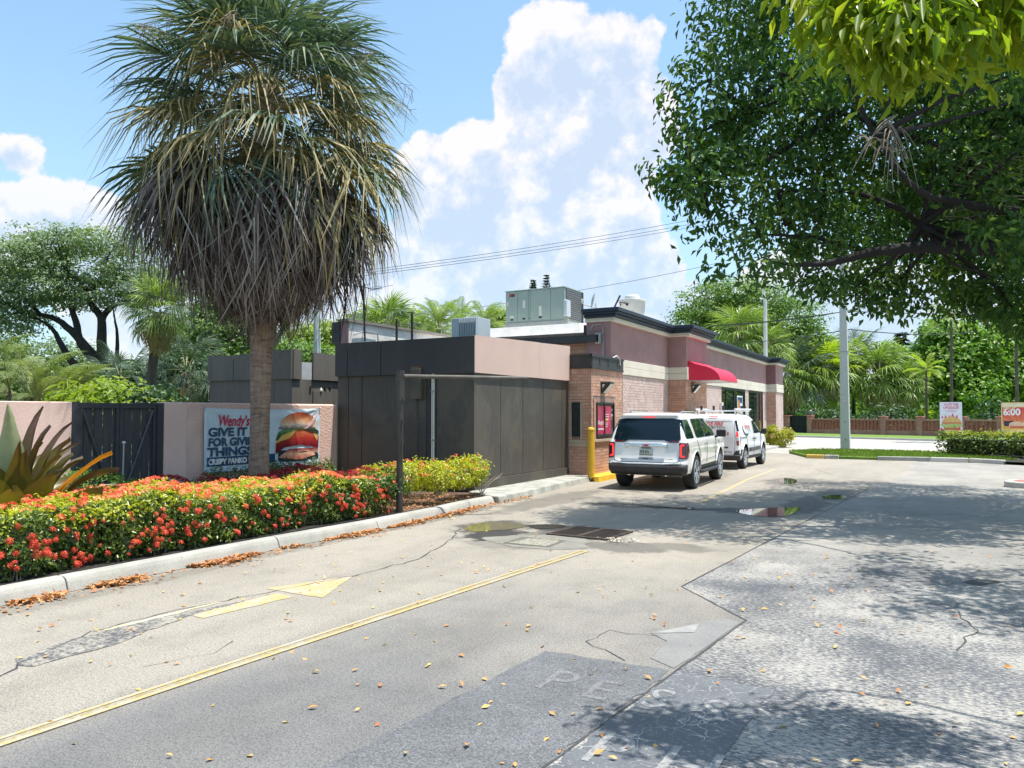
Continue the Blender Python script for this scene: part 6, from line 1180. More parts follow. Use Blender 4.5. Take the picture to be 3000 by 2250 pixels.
for i in range(9):
    az_ = i * 2.4 + .5; q = MB(); p0 = Vector((tx(7.4), PY, 7.4)); d = Vector((math.cos(az_), math.sin(az_), .42)); e = p0 + d * 2.0; f = p0 + d * 2.75 + Vector((0, 0, -.75)); limb(q, [tuple(p0), tuple(p0 + d * 1.0 + Vector((0, 0, .12))), tuple(e), tuple(f)], .016, .005, 4)
    for j in range(30):
        k = random.random(); b = e.lerp(f, k); q.tube([tuple(b), tuple(b + Vector((random.uniform(-.22, .22), random.uniform(-.22, .22), random.uniform(-.40, .02))))], .004, 3)
    q.build('flower_stalk', m_inf, pm_)
# ------------------------------------------------------------------ trees on the left, beyond the pink wall
random.seed(5)
f = 38
tree('rain_tree', 'wide spreading pale green rain tree with dark bare limbs', [pb(40, 760, f, 170, 65), pb(160, 715, f, 120, 50), pb(290, 712, f, 105, 55), pb(385, 775, f, 80, 65), pb(120, 850, f, 150, 45), pb(270, 800, f, 120, 50), pb(-120, 800, f, 150, 100), pb(430, 850, f, 90, 60), pb(20, 920, f, 110, 50), pb(190, 880, f, 90, 35), pb(330, 870, f, 70, 35), pb(500, 830, f, 90, 60), pb(60, 960, f, 70, 45)], 700, 40, .42, .18, ml_rain,
     [pv(345, 1230, f), pv(335, 1150, f), pv(322, 1110, f), pv(300, 1080, f), .62, .40],
     [[pv(318, 1105, f), pv(270, 1040, f), pv(210, 970, f), pv(150, 930, f), pv(60, 915, f), .30, .07], [pv(300, 1080, f), pv(298, 1000, f), pv(295, 930, f), pv(265, 890, f), pv(245, 840, f), pv(190, 790, f), .28, .06], [pv(296, 940, f), pv(320, 905, f), pv(360, 885, f), pv(420, 850, f), .18, .05], [pv(290, 1065, f), pv(240, 1010, f), pv(222, 940, f), pv(195, 870, f), pv(150, 800, f), .25, .06], [pv(280, 1100, f), pv(210, 1060, f), pv(175, 1000, f), pv(150, 960, f), pv(100, 930, f), .22, .05], [pv(250, 865, f), pv(290, 820, f), pv(310, 760, f), .12, .03], [pv(330, 1100, f), pv(345, 1010, f), pv(335, 930, f), .14, .04], [pv(120, 925, f), pv(60, 860, f), pv(0, 800, f), .12, .03]], bark=m_dbark, flat=.35, shell=.45, tw=70, aspect=.55)
tree('leafy_tree', 'light green leafy tree between the leaning palm and the dark screen', [pb(640, 960, 34, 110, 60), pb(580, 1010, 34, 90, 70), pb(720, 1000, 34, 90, 60), pb(660, 1070, 34, 120, 70), pb(560, 1110, 34, 90, 60), pb(700, 900, 35, 70, 35), pb(630, 905, 34, 70, 40)], 420, 40, .36, .20, ml_mid, [pv(640, 1230, 34), pv(640, 1150, 34), pv(636, 1040, 34), .25, .12], [[pv(638, 1080, 34), pv(600, 1000, 34), pv(580, 940, 34), .1, .03], [pv(637, 1060, 34), pv(690, 980, 34), pv(710, 900, 34), .1, .03]], aspect=.6, bark=m_dbark)
tree('leafy_tree', 'deep green shady tree filling the gap behind the leaning palm', [pb(540, 1090, 31, 90, 70), pb(420, 1130, 31, 110, 60), pb(330, 1150, 31, 90, 50), pb(600, 1140, 31, 70, 60)], 300, 40, .34, .2, ml_dark, [pv(520, 1240, 31), pv(520, 1180, 31), pv(525, 1110, 31), .2, .1], aspect=.6, bark=m_dbark)
tree('leafy_tree', 'dim blue green tree low under the rain tree limbs', [pb(120, 1060, 46, 160, 60), pb(-40, 1040, 46, 130, 70), pb(250, 1090, 46, 110, 60), pb(20, 1120, 46, 200, 50), pb(-150, 1060, 46, 150, 90), pb(350, 1120, 46, 120, 60)], 420, 34, .5, .26, ml_grey, [pv(100, 1240, 46), pv(100, 1170, 46), pv(100, 1090, 46), .3, .15], aspect=.6, bark=m_dbark)
# leaning cabbage palm and its neighbours
B = V(420, 1235, 24); T = V(462, 925, 24)
palm('cabbage_palm', 'slender leaning cabbage palm with a round crown behind the gate', (B[0], B[1], 0), tuple(T), .17, .13, [(small_live, 20, 80, 15, .45, .25, .50), (big_live, 12, 60, -20, .35, .1, .48), (small_live, 22, 15, -40, .25, .0, .52), (small_dead, 26, -30, -80, .0, -.45, .52)], bark=m_bark)
B = V(520, 1240, 26); T = V(545, 1090, 26); palm('cabbage_palm', 'low dark cabbage palm to the right of the leaning palm trunk', (B[0], B[1], 0), tuple(T), .16, .14, [(big_live, 16, 75, 10, .3, .1, .55), (big_live, 18, 10, -45, .1, -.1, .55), (small_dead, 8, -60, -85, -.1, -.3, .5)])
B = V(350, 1240, 27); T = V(355, 1120, 27); palm('cabbage_palm', 'short dark cabbage palm to the left of the leaning palm trunk', (B[0], B[1], 0), tuple(T), .16, .14, [(big_live, 14, 75, 10, .3, .1, .5), (big_live, 12, 10, -45, .1, -.1, .5)])
def areca(label, px, py, f, n, s, meshes, spread=1.0, name='areca_palm', h=1.0, e0=85, e1=20):
    b = V(px, 1250, f); t = thing(name, label, 'palm clump', (b[0], b[1], 0)); top = V(px, py, f)[2]; q = MB()
    for i in range(max(4, n // 4)):
        a = i * 2.4; r = .15 + .5 * spread * random.random(); e = (b[0] + r * math.cos(a) * 1.7, b[1] + r * math.sin(a) * 1.7, top * random.uniform(.45, .72)); q.tube([(b[0] + r * .6 * math.cos(a), b[1] + r * .6 * math.sin(a), 0), e], [.05, .035], 6)
        for j in range(4): place_frond(random.choice(meshes), t, e, a + random.uniform(-1.6, 1.6), R_(random.uniform(e1, e0)), s * random.uniform(.8, 1.1), random.uniform(-.3, .3))
    w = q.build('canes', m_bark, t); w['kind'] = 'stuff'; return t
areca('feathery pale areca clump at the far left behind the pink wall', 30, 960, 20, 44, .80, feather_g, 1.5); areca('feathery areca clump second from the left edge over the wall', 150, 1075, 21, 30, .60, feather_g, 1.3)
areca('thin areca clump in the gap between areca and leaning palm', 240, 1120, 22, 20, .5, feather_g, 1.2)
def bush(name, label, c, r, n, per, size, mat_, group=None, cat='shrub', stems=5, sig=.10, flat=.8, shell=.75, aspect=.5, extra=()):
    t = thing(name, label, cat, (c[0], c[1], c[2] - r[2]), group); o = np.array(t.location); P, N, C_ = crown_pts([(c[0], c[1], c[2], *r)], n, per, sig, flat, shell); Vv, Ff = leaves(P, N, np.full(len(P), size), aspect); add('foliage', np_mesh('foliage', Vv - o, Ff, mat_), t)['kind'] = 'stuff'
    if stems:
        q = MB()
        for i in range(stems): e = C_[rng.integers(len(C_))]; q.tube([(c[0] + random.uniform(-.08, .08), c[1] + random.uniform(-.08, .08), c[2] - r[2] - .05), ((c[0] * 2 + e[0]) / 3, (c[1] * 2 + e[1]) / 3, c[2] - r[2] * .3), tuple(e)], [.014, .010, .005], 5)
        q.build('stems', m_pale, t)['kind'] = 'stuff'
    return t
p = V(330, 1165, 17.5); bush('broadleaf_shrub', 'lime green broad leaved shrub peeping over the black gate', (p[0], p[1], 1.75), (1.1, .9, .65), 70, 26, .16, ml_lime, sig=.16); p = V(230, 1175, 17); bush('broadleaf_shrub', 'strappy light green shrub just above the left wall', (p[0], p[1], 1.75), (.7, .6, .5), 60, 20, .3, ml_lime, sig=.14, aspect=.14); p = V(430, 1165, 18); bush('broadleaf_shrub', 'dark shrub at the foot of the leaning palm over the wall', (p[0], p[1], 1.75), (.9, .7, .6), 70, 26, .14, ml_dark, sig=.16)
# branching tree-yucca behind the big palm
B = V(760, 1230, 26); t = thing('tree_yucca', 'branching tree yucca with yellowish tufts behind the big palm trunk', 'yucca', (B[0], B[1], 0)); q = MB()
for pts in (((762, 1100), (790, 1030), (822, 975), (835, 930)), ((800, 1010), (802, 960), (806, 930)), ((760, 1100), (745, 1000), (740, 900)), ((830, 950), (850, 915), (862, 890))): limb(q, [pv(x, y, 26) for x, y in pts], .10, .06, 7)
limb(q, [(B[0], B[1], 0), pv(762, 1100, 26)], .14, .10, 7); q.build('trunk', m_pale, t)
for x, y, s in ((840, 925, .34), (806, 925, .30), (868, 880, .42), (740, 890, .35), (850, 960, .26)):
    for i in range(12): place_frond(random.choice(small_yel if i % 3 else small_dead), t, pv(x, y, 26), i * 2.4, R_(80 - i * 14), s * .9, 0)
# ------------------------------------------------------------------ behind the restaurant
tree('leafy_tree', 'round yellow green tree beside the power pole', [pb(960, 985, 62, 70, 40), pb(1010, 1000, 62, 60, 40), pb(900, 1000, 62, 70, 45), pb(960, 1030, 62, 90, 40)], 260, 36, .5, .28, ml_lime, [pv(960, 1230, 62), pv(960, 1120, 62), pv(960, 1020, 62), .3, .15])
tree('leafy_tree', 'low bright green tree seen through the gap of the dark screen', [pb(860, 1040, 55, 90, 40), pb(800, 1050, 55, 60, 35), pb(940, 1050, 55, 80, 30)], 180, 36, .45, .26, ml_mid, [pv(860, 1230, 55), pv(860, 1120, 55), pv(860, 1060, 55), .25, .12])
tree('leafy_tree', 'olive tree showing behind the fan palm over the white parapet', [pb(1090, 960, 60, 90, 40), pb(1190, 950, 60, 60, 45), pb(1240, 975, 60, 50, 35)], 200, 36, .45, .28, ml_lime, [pv(1120, 1230, 60), pv(1120, 1100, 60), pv(1120, 990, 60), .3, .15])
tree('leafy_tree', 'yellow green round tree left of the air conditioner', [pb(1465, 945, 58, 45, 40), pb(1440, 985, 58, 60, 35), pb(1480, 990, 58, 50, 40)], 200, 36, .35, .24, ml_lime, [pv(1465, 1230, 58), pv(1465, 1100, 58), pv(1465, 980, 58), .25, .12])
for label, px, py, f_, s, ms in (('broad fan palm crown standing above the white parapet', 1140, 960, 46, 1.15, [big_live, small_live]), ('feather palm left of the blue grey condenser', 1285, 965, 44, .95, [feather, feather]), ('feather palm rising right behind the blue grey condenser', 1345, 955, 47, .85, [feather, feather]), ('drooping feather palm between condenser and air conditioner', 1420, 965, 45, .85, [feather, feather])):
    B = V(px, 1230, f_); T = V(px, py, f_); palm('fan_palm' if ms[0] is big_live else 'feather_palm', label, (B[0], B[1], 0), tuple(T), .16, .13, [(ms[1], 12, 85, 35, .2, .1, s), (ms[0], 16, 35, -30, .1, -.1, s)])
def norfolk(label, px, py, f, h, r, n=11):
    B = V(px, 1230, f); T = V(px, py, f); t = thing('norfolk_pine', label, 'pine tree', (B[0], B[1], 0)); MB().tube([(B[0], B[1], 0), tuple(T)], [.25, .03], 6).build('trunk', m_dbark, t); P, N = [], []
    for i in range(n):
        k = i / (n - 1); z = T[2] - h * k; rr = r * (.12 + .88 * k)
        for j in range(7):
            a = 2 * PI * j / 7 + i * .4
            for s in np.linspace(.15, 1, 9): P.append((B[0] + rr * s * math.cos(a), B[1] + rr * s * math.sin(a), z + .25 * rr * s * s)); N.append((random.gauss(0, .3), random.gauss(0, .3), 1))
    Vv, Ff = leaves(np.array(P), np.array(N), np.full(len(P), .42 * max(.6, r / 1.2)), .4); add('crown', np_mesh('crown', Vv - np.array([B[0], B[1], 0]), Ff, ml_pine), t)
ml_pine = L_('pine_needles', [(.012, .045, .035), (.025, .07, .05)], .15, .5)
norfolk('tip of a Norfolk pine, the shorter of two over the air conditioner', 1563, 822, 90, 2.6, .95); norfolk('tip of a Norfolk pine, the taller of two over the air conditioner', 1602, 806, 90, 3.4, .95); norfolk('dark pointed pine in the gap right of the concrete pole', 2645, 982, 95, 8, 2.4, 14); norfolk('small dark pine at the edge of the leaning green trees', 2700, 1000, 98, 6, 2.0)
f = 76
tree('oak_tree', 'large airy oak behind the far end of the restaurant', [pb(2060, 900, f, 90, 60), pb(2140, 865, f, 110, 55), pb(2230, 885, f, 110, 70), pb(2320, 930, f, 90, 70), pb(2180, 960, f, 150, 70), pb(2020, 960, f, 70, 50), pb(2380, 1010, f, 60, 60), pb(2280, 1010, f, 120, 70), pb(2110, 1010, f, 120, 70)], 620, 44, .62, .30, ml_mid, [pv(2200, 1240, f), pv(2205, 1120, f), pv(2195, 1000, f), .6, .3], [[pv(2196, 1010, f), pv(2140, 940, f), pv(2100, 880, f), .25, .06], [pv(2196, 1000, f), pv(2260, 930, f), pv(2290, 880, f), .25, .06], [pv(2200, 1030, f), pv(2320, 990, f), pv(2370, 960, f), .2, .05]], tw=60, bark=m_dbark, flat=.45, shell=.5)
tree('oak_tree', 'smaller oak stepping down to the right of the street lamp', [pb(2420, 1030, 78, 60, 50), pb(2460, 1070, 78, 60, 50), pb(2380, 1080, 78, 80, 60)], 200, 40, .5, .28, ml_mid, [pv(2420, 1240, 78), pv(2420, 1150, 78), pv(2420, 1060, 78), .3, .15], bark=m_dbark)
for label, px, py, f_, s, mix_ in (('cabbage palm crown directly above the navy cornice', 2165, 985, 66, 1.5, 'm'), ('second cabbage palm above the cornice by the street lamp', 2250, 1025, 66, 1.25, 'm'), ('grey green cabbage palm beside the far pier of the restaurant', 2312, 1105, 73, 1.75, 'g'), ('bright yellow green cabbage palm left of the concrete pole', 2420, 1085, 74, 1.75, 'y'), ('cabbage palm with straw skirt right of the concrete pole', 2575, 1105, 74, 1.9, 'm'), ('dark cabbage palm behind the concrete pole', 2500, 1050, 78, 1.4, 'g'), ('small cabbage palm low over the perforated fence', 2650, 1130, 73, 1.3, 'm')):
    B = V(px, 1250, f_); T = V(px, py, f_); live = {'m': small_live, 'g': small_live + big_live[:2], 'y': small_yel + small_live[:1]}[mix_]; dead = small_dead if mix_ != 'y' else small_dead + small_yel[:1]
    palm('cabbage_palm', label, (B[0], B[1], 0), tuple(T), .2, .17, [(live, 16, 80, 15, .5, .2, s), (live, 18, 15, -30, .2, -.2, s), (dead, 16, -30, -75, -.1, -.9, s * .95)])
for label, blobs, m_, n, sz in (('leafy tree with lime leaves right of the straw skirted palm', [pb(2640, 1075, 77, 60, 50), pb(2600, 1050, 77, 60, 40), pb(2690, 1085, 77, 70, 60)], ml_sea, 220, .34), ('broad leaved sea grape tree behind the sandwich sign', [pb(2790, 1000, 76, 90, 70), pb(2760, 1080, 75, 90, 80), pb(2860, 1050, 75, 90, 100), pb(2830, 1140, 74, 110, 60), pb(2740, 970, 77, 50, 50)], ml_sea, 420, .40), ('broad leaved sea grape tree at the right edge of the fence', [pb(2950, 1020, 76, 90, 90), pb(3040, 980, 76, 120, 120), pb(2940, 1110, 75, 90, 80), pb(3060, 1100, 75, 120, 90), pb(3200, 1020, 76, 150, 140)], ml_sea, 480, .40), ('dark tree behind the broad leaved sea grapes', [pb(2900, 1000, 84, 120, 100), pb(3080, 930, 84, 150, 110), pb(2760, 1060, 84, 90, 80)], ml_dark, 300, .42)):
    c = blobs[0]; ff = 76; tree('sea_grape' if m_ is ml_sea else 'leafy_tree', label, blobs, n, 36, .55, sz, m_, [(c[0], c[1], 0), (c[0] + .1, c[1], c[2] * .5), (c[0], c[1], c[2] * .9), .28, .14], aspect=.75, bark=m_dbark)
t = thing('undergrowth', 'dark undergrowth along the back of the brick fence', 'undergrowth', (FA[0], FA[1], 0), kind='stuff'); bl = []
for u in np.arange(-50, 70, 2.2): q = ST(u, 3.0 + random.uniform(0, 2)); h = random.uniform(.7, 1.5); bl.append((q[0], q[1], h * .9, 1.6, 1.6, h))
P, N, C_ = crown_pts(bl, 1100, 26, .42, .7, .5); Vv, Ff = leaves(P, N, np.full(len(P), .34), .5); add('foliage', np_mesh('foliage', Vv - np.array([FA[0], FA[1], 0]), Ff, ml_dark), t)['kind'] = 'stuff'
t = thing('woodland', 'distant wooded mass closing the view beyond the gardens', 'woodland', (0, 0, 0), kind='stuff'); bl = []
for i in range(150):
    a = YAW + R_(random.uniform(-48, 48)); d = random.uniform(105, 150); x, y = -d * math.sin(a), d * math.cos(a); h = random.uniform(2.5, 4.0); bl.append((x, y, h * .9, 5, 5, h))
P, N, C_ = crown_pts(bl, 1500, 24, 1.2, .6, .6); Vv, Ff = leaves(P, N, np.full(len(P), .9), .6); add('foliage', np_mesh('foliage', Vv, Ff, ml_mid), t)['kind'] = 'stuff'
areca('glossy lime ti plant above the fence left of the sandwich sign', 2700, 1175, 72, 20, .55, small_yel, .9, 'ti_plant'); areca('dark fountain palm behind the fence beside the gate', 2410, 1190, 74, 16, .7, feather, .8, 'feather_palm')
for label, px, py, f_, r, lean in (('slim grey palm stem rising behind the sandwich sign', 2787, 935, 46, .085, 0), ('slim grey palm stem rising behind the breakfast sign', 2978, 935, 46, .10, 0), ('thin dark palm stem left of the sandwich sign', 2714, 1085, 60, .09, 0)):
    B = V(px, 1290, f_); T = V(px, py, f_); palm('slender_palm', label, (B[0], B[1], 0), tuple(T), r, r * .85, [(feather if py < 1000 else feather_y, 11, 70, -25, .1, -.1, .85 if py < 1000 else .75)], 'slender palms')
# ------------------------------------------------------------------ the great tree on the right
tb = (5.2, 13.2, 0); W_ = lambda px, py, f: V(px, py, f)
def wb(px, py, f, r, k=.8): p = V(px, py, f); return (p[0], p[1], p[2], r, r, r * k)
bl = [wb(2230, -60, 12.5, 1.2), wb(2180, 110, 12.5, .95), wb(2110, 290, 12.3, .9), wb(2070, 395, 12.2, .8), wb(2040, 500, 12, .66, .6), wb(2010, 520, 11.6, .45, .6), wb(2130, 580, 12, .75), wb(2140, 690, 12, .6), wb(2170, 770, 11.8, .5), wb(2240, 800, 11.8, .45),
      wb(2370, 90, 13.5, 1.5), wb(2320, 330, 13.3, 1.4), wb(2290, 540, 13, 1.15), wb(2330, 700, 13, .9), wb(2440, 850, 13, .55, .6), wb(2370, 810, 12.6, .4), wb(2560, 280, 14, 1.8), wb(2510, 560, 14, 1.4), wb(2510, 760, 13.5, .8), wb(2620, 850, 13, .55, .6), wb(2560, 880, 12.6, .35, .6),
      wb(2720, 90, 15, 1.9), wb(2760, 400, 15, 1.7), wb(2710, 640, 14.5, 1.2), wb(2760, 840, 13, .7), wb(2900, 230, 15, 1.9), wb(2950, 520, 14.5, 1.6), wb(2900, 760, 13, 1.0), wb(2960, 900, 12.5, .7), wb(3070, 800, 13, 1.4), wb(3110, 390, 14, 2.1), wb(3160, 930, 12, .9),
      wb(2500, -320, 14, 2.4), wb(2900, -320, 15, 2.5), wb(2300, -250, 13, 1.5), wb(3300, 600, 14, 2.4), wb(3350, 100, 14, 2.6), wb(3200, -300, 13, 2.2), wb(2560, 680, 17, 1.3), wb(2780, 560, 18, 1.8), wb(3000, 600, 17, 2), wb(2640, 60, 11.2, 1.1), wb(2900, 180, 11.2, 1.2), wb(3150, 300, 11, 1.4), wb(2420, 200, 11.2, .8), wb(3000, 660, 10.8, .7), wb(2850, 500, 11.2, .8)] + [(2.2, 10.0, 5.6, .9, .9, .7), (3.4, 11.2, 5.4, 1.2, 1.2, .9), (1.2, 10.8, 5.9, .6, .6, .45), (2.6, 8.6, 5.5, 1.2, 1.2, .9), (1.7, 8.3, 5.8, .7, .7, .5), (3.6, 9.6, 5, 1.5, 1.5, 1.1), (4.6, 8.2, 5.6, 1.4, 1.4, 1), (1.3, 9.5, 5.8, .7, .7, .5), (6, 10, 5, 1.9, 1.9, 1.5), (5.8, 7.4, 5.8, 1.2, 1.2, .8)]  # trailing blobs: unseen crown foliage added to cast dappled shade on the lot
lm = [[(5.1, 13.2, 2.6), tuple(W_(3020, 750, 11.6)), tuple(W_(2773, 724, 11.7)), tuple(W_(2544, 742, 11.8)), tuple(W_(2401, 776, 11.9)), tuple(W_(2258, 768, 11.8)), .15, .02], [(5.2, 13.2, 3.0), tuple(W_(2980, 520, 13.5)), tuple(W_(2750, 430, 13.6)), tuple(W_(2450, 330, 13)), tuple(W_(2200, 330, 12.5)), .10, .02], [(5.2, 13.2, 3.4), tuple(W_(2950, 250, 14)), tuple(W_(2650, 80, 14)), tuple(W_(2350, -60, 13)), .15, .03],
      [(5.1, 13.0, 2.9), tuple(W_(2950, 620, 11)), tuple(W_(2700, 560, 10.8)), tuple(W_(2560, 400, 10.8)), .09, .02], [tuple(W_(2544, 742, 13)), tuple(W_(2400, 700, 12.5)), tuple(W_(2230, 690, 12.2)), .05, .015], [tuple(W_(2450, 330, 13)), tuple(W_(2250, 470, 12.4)), tuple(W_(2060, 510, 12)), .06, .012], [tuple(W_(2773, 724, 12.8)), tuple(W_(2650, 620, 12.6)), tuple(W_(2480, 560, 12.8)), tuple(W_(2280, 560, 12.6)), .07, .015], [tuple(W_(3000, 752, 12.6)), tuple(W_(2900, 640, 12.3)), tuple(W_(2830, 640, 12)), tuple(W_(2700, 660, 12)), .05, .012]]
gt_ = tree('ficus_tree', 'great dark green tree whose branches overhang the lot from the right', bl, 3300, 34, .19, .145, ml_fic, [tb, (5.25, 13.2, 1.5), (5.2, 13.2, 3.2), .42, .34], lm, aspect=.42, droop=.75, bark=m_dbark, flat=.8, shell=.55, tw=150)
q = MB()
for i in range(26):
    p0 = Vector(tuple(W_(random.uniform(2540, 2640), random.uniform(330, 470), 10.6))); e = Vector(tuple(W_(random.uniform(2480, 2700), random.uniform(380, 600), 10.4))); limb(q, [tuple(p0), tuple(p0.lerp(e, .5) + Vector((0, 0, .12))), tuple(e)], .014, .004, 4)
for i in range(30):
    px, py = random.uniform(2750, 2990), random.uniform(380, 640); p0 = Vector(tuple(W_(px + 120, py + 30, 11.5))); e = Vector(tuple(W_(px, py, 11.2))); limb(q, [tuple(p0), tuple(p0.lerp(e, .5) + Vector((0, 0, random.uniform(-.1, .15)))), tuple(e)], .014, .004, 4)
w = q.build('bare_twigs', m_pale, gt_); w['kind'] = 'stuff'
bl = [wb(2480, 20, 4.14, .18), wb(2560, 60, 4.05, .23), wb(2660, 110, 3.96, .21), wb(2620, 160, 3.96, .14), wb(2760, 40, 4.05, .27), wb(2880, 0, 4.14, .25), wb(2600, -40, 4.23, .32), wb(2430, -30, 4.23, .2), wb(3050, -100, 4.05, .42), wb(3250, -60, 4.05, .45)]
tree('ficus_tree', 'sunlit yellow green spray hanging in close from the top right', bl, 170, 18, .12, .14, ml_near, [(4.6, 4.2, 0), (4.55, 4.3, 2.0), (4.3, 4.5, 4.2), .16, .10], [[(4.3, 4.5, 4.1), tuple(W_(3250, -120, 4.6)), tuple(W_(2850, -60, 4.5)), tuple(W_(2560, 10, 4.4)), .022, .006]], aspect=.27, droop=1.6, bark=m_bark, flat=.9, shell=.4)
# ------------------------------------------------------------------ clipped hedge by the signs
def hedge_box(t, x0, x1, y0, y1, z0, z1, n, size, mat_, name='foliage', top_only=False, sig=.05, front=None, aspect=.5):
    d = rng.random(n); P = np.stack([rng.uniform(x0, x1, n), rng.uniform(y0, y1, n), rng.uniform(z0, z1, n)], 1); N = np.zeros((n, 3)); a = [(y1 - y0) * (x1 - x0), (y1 - y0) * (z1 - z0), (x1 - x0) * (z1 - z0) * 2] if not top_only else [1, 0, 0]; a = np.array(a) / sum(a); s = rng.choice(3, n, p=a)
    P[s == 0, 2] = z1; N[s == 0] = (0, 0, 1); P[s == 1, 0] = x1; N[s == 1] = (1, 0, .5); lo = rng.random(n) < .5; m1 = (s == 2) & lo; m2 = (s == 2) & ~lo; P[m1, 1] = y0; N[m1] = (0, -1, .5); P[m2, 1] = y1; N[m2] = (0, 1, .5)
    bump = np.sin(P[:, 0] * 7 + P[:, 1] * 5.3) * .03 + np.sin(P[:, 1] * 11 + P[:, 2] * 9) * .03; P += nrm(N) * bump[:, None]; P += rng.normal(size=P.shape) * sig - nrm(N) * np.abs(rng.normal(size=n))[:, None] * sig * 2.2; N = N + rng.normal(size=N.shape) * .55
    Vv, Ff = leaves(P, N, np.full(n, size), aspect); o = add(name, np_mesh(name, Vv - np.array(t.location), Ff, mat_), t); o['kind'] = 'stuff'; return o
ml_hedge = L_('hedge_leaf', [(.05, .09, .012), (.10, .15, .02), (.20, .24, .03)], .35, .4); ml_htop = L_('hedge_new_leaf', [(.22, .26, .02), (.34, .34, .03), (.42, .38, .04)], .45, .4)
hx = thing('clipped_hedge', 'low clipped green hedge under the two poster signs', 'hedge', (0, 0, 0)); A, B = Vector((0.1, 35.4)), Vector((9.0, 29.2)); ang = math.atan2(B.y - A.y, B.x - A.x); Ln = (B - A).length
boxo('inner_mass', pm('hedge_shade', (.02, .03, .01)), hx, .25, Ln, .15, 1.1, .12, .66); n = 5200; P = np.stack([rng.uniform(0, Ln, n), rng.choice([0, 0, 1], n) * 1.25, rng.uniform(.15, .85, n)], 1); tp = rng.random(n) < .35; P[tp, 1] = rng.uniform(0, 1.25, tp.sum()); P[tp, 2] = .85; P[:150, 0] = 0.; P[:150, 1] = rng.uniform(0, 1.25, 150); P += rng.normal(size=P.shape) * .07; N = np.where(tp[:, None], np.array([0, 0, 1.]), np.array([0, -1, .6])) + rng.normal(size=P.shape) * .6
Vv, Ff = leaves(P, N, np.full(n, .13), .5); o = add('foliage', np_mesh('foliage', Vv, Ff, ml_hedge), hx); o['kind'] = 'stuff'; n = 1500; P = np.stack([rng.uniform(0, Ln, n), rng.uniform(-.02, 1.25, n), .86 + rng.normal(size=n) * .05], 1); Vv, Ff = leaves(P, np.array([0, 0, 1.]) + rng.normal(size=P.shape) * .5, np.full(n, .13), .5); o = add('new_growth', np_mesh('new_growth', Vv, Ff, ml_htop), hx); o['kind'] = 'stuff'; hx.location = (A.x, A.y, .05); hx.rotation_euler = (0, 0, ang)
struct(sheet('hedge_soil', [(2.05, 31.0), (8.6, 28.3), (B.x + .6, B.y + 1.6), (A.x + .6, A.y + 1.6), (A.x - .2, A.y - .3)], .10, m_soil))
bush('yellow_shrub', 'small bright yellow shrub at the far pier of the restaurant', (-7.05, 41.0, .55), (.75, .8, .55), 90, 22, .13, ml_htop, sig=.10)
# grass on the island and verge edge
gp_ = thing('island_grass', 'short mown grass on the island round the concrete pole', 'grass', (0, 0, 0), kind='stuff'); n = 9000; pts = []
from mathutils.geometry import intersect_point_tri_2d
tri = [[Vector(ISL[i]) for i in t3] for t3 in tessellate_polygon([[Vector((p[0], p[1], 0)) for p in ISL]])]; ar = np.array([abs((t3[1] - t3[0]).cross(t3[2] - t3[0])) / 2 for t3 in tri]); ix = rng.choice(len(tri), n, p=ar / ar.sum()); r1, r2 = np.sqrt(rng.random(n)), rng.random(n); tv = np.array([[list(v) for v in t3] for t3 in tri])[ix]; P = (1 - r1)[:, None] * tv[:, 0] + (r1 * (1 - r2))[:, None] * tv[:, 1] + (r1 * r2)[:, None] * tv[:, 2]; P = np.column_stack([P, np.full(n, .088)])
Vv, Ff = leaves(P, rng.normal(size=(n, 3)) * [1, 1, .2], np.full(n, .09), .3, axis=np.tile([0, 0, 1.], (n, 1))); o = add('blades', np_mesh('blades', Vv, Ff, L_('grass_blade', [(.10, .20, .02), (.20, .30, .04), (.3, .33, .08)], .3, .6)), gp_); o['kind'] = 'stuff'
# ================================================================== FLOWER BED
random.seed(11)
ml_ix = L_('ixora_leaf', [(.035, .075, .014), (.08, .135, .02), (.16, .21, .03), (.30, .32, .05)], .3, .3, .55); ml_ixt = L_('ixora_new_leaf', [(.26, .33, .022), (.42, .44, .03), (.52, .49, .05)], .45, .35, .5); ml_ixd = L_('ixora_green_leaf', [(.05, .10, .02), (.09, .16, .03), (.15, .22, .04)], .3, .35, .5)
def petal_mat(name, cols):
    t = NT(name); g = t.n('ShaderNodeNewGeometry'); oi = t.n('ShaderNodeObjectInfo'); f = t.math('ADD', t.math('MULTIPLY', g.outputs['Random Per Island'], .5), t.math('MULTIPLY', oi.outputs['Random'], .5)); c = t.ramp(f, [(i / (len(cols) - 1), c) for i, c in enumerate(cols)])
    p = t.bsdf(c, .5, 0, .3); tr = t.n('ShaderNodeBsdfTranslucent'); t.l(c, tr.inputs[0]); m = t.n('ShaderNodeMixShader'); m.inputs[0].default_value = .3; t.l(p.outputs[0], m.inputs[1]); t.l(tr.outputs[0], m.inputs[2]); return t.done(m)
m_coral = petal_mat('coral_petals', [(.56, .035, .025), (.70, .075, .040), (.76, .14, .06)]); m_orange = petal_mat('orange_petals', [(.76, .19, .08), (.80, .27, .11), (.82, .34, .13)]); m_dred = petal_mat('dark_red_petals', [(.26, .008, .015), (.40, .015, .025)])
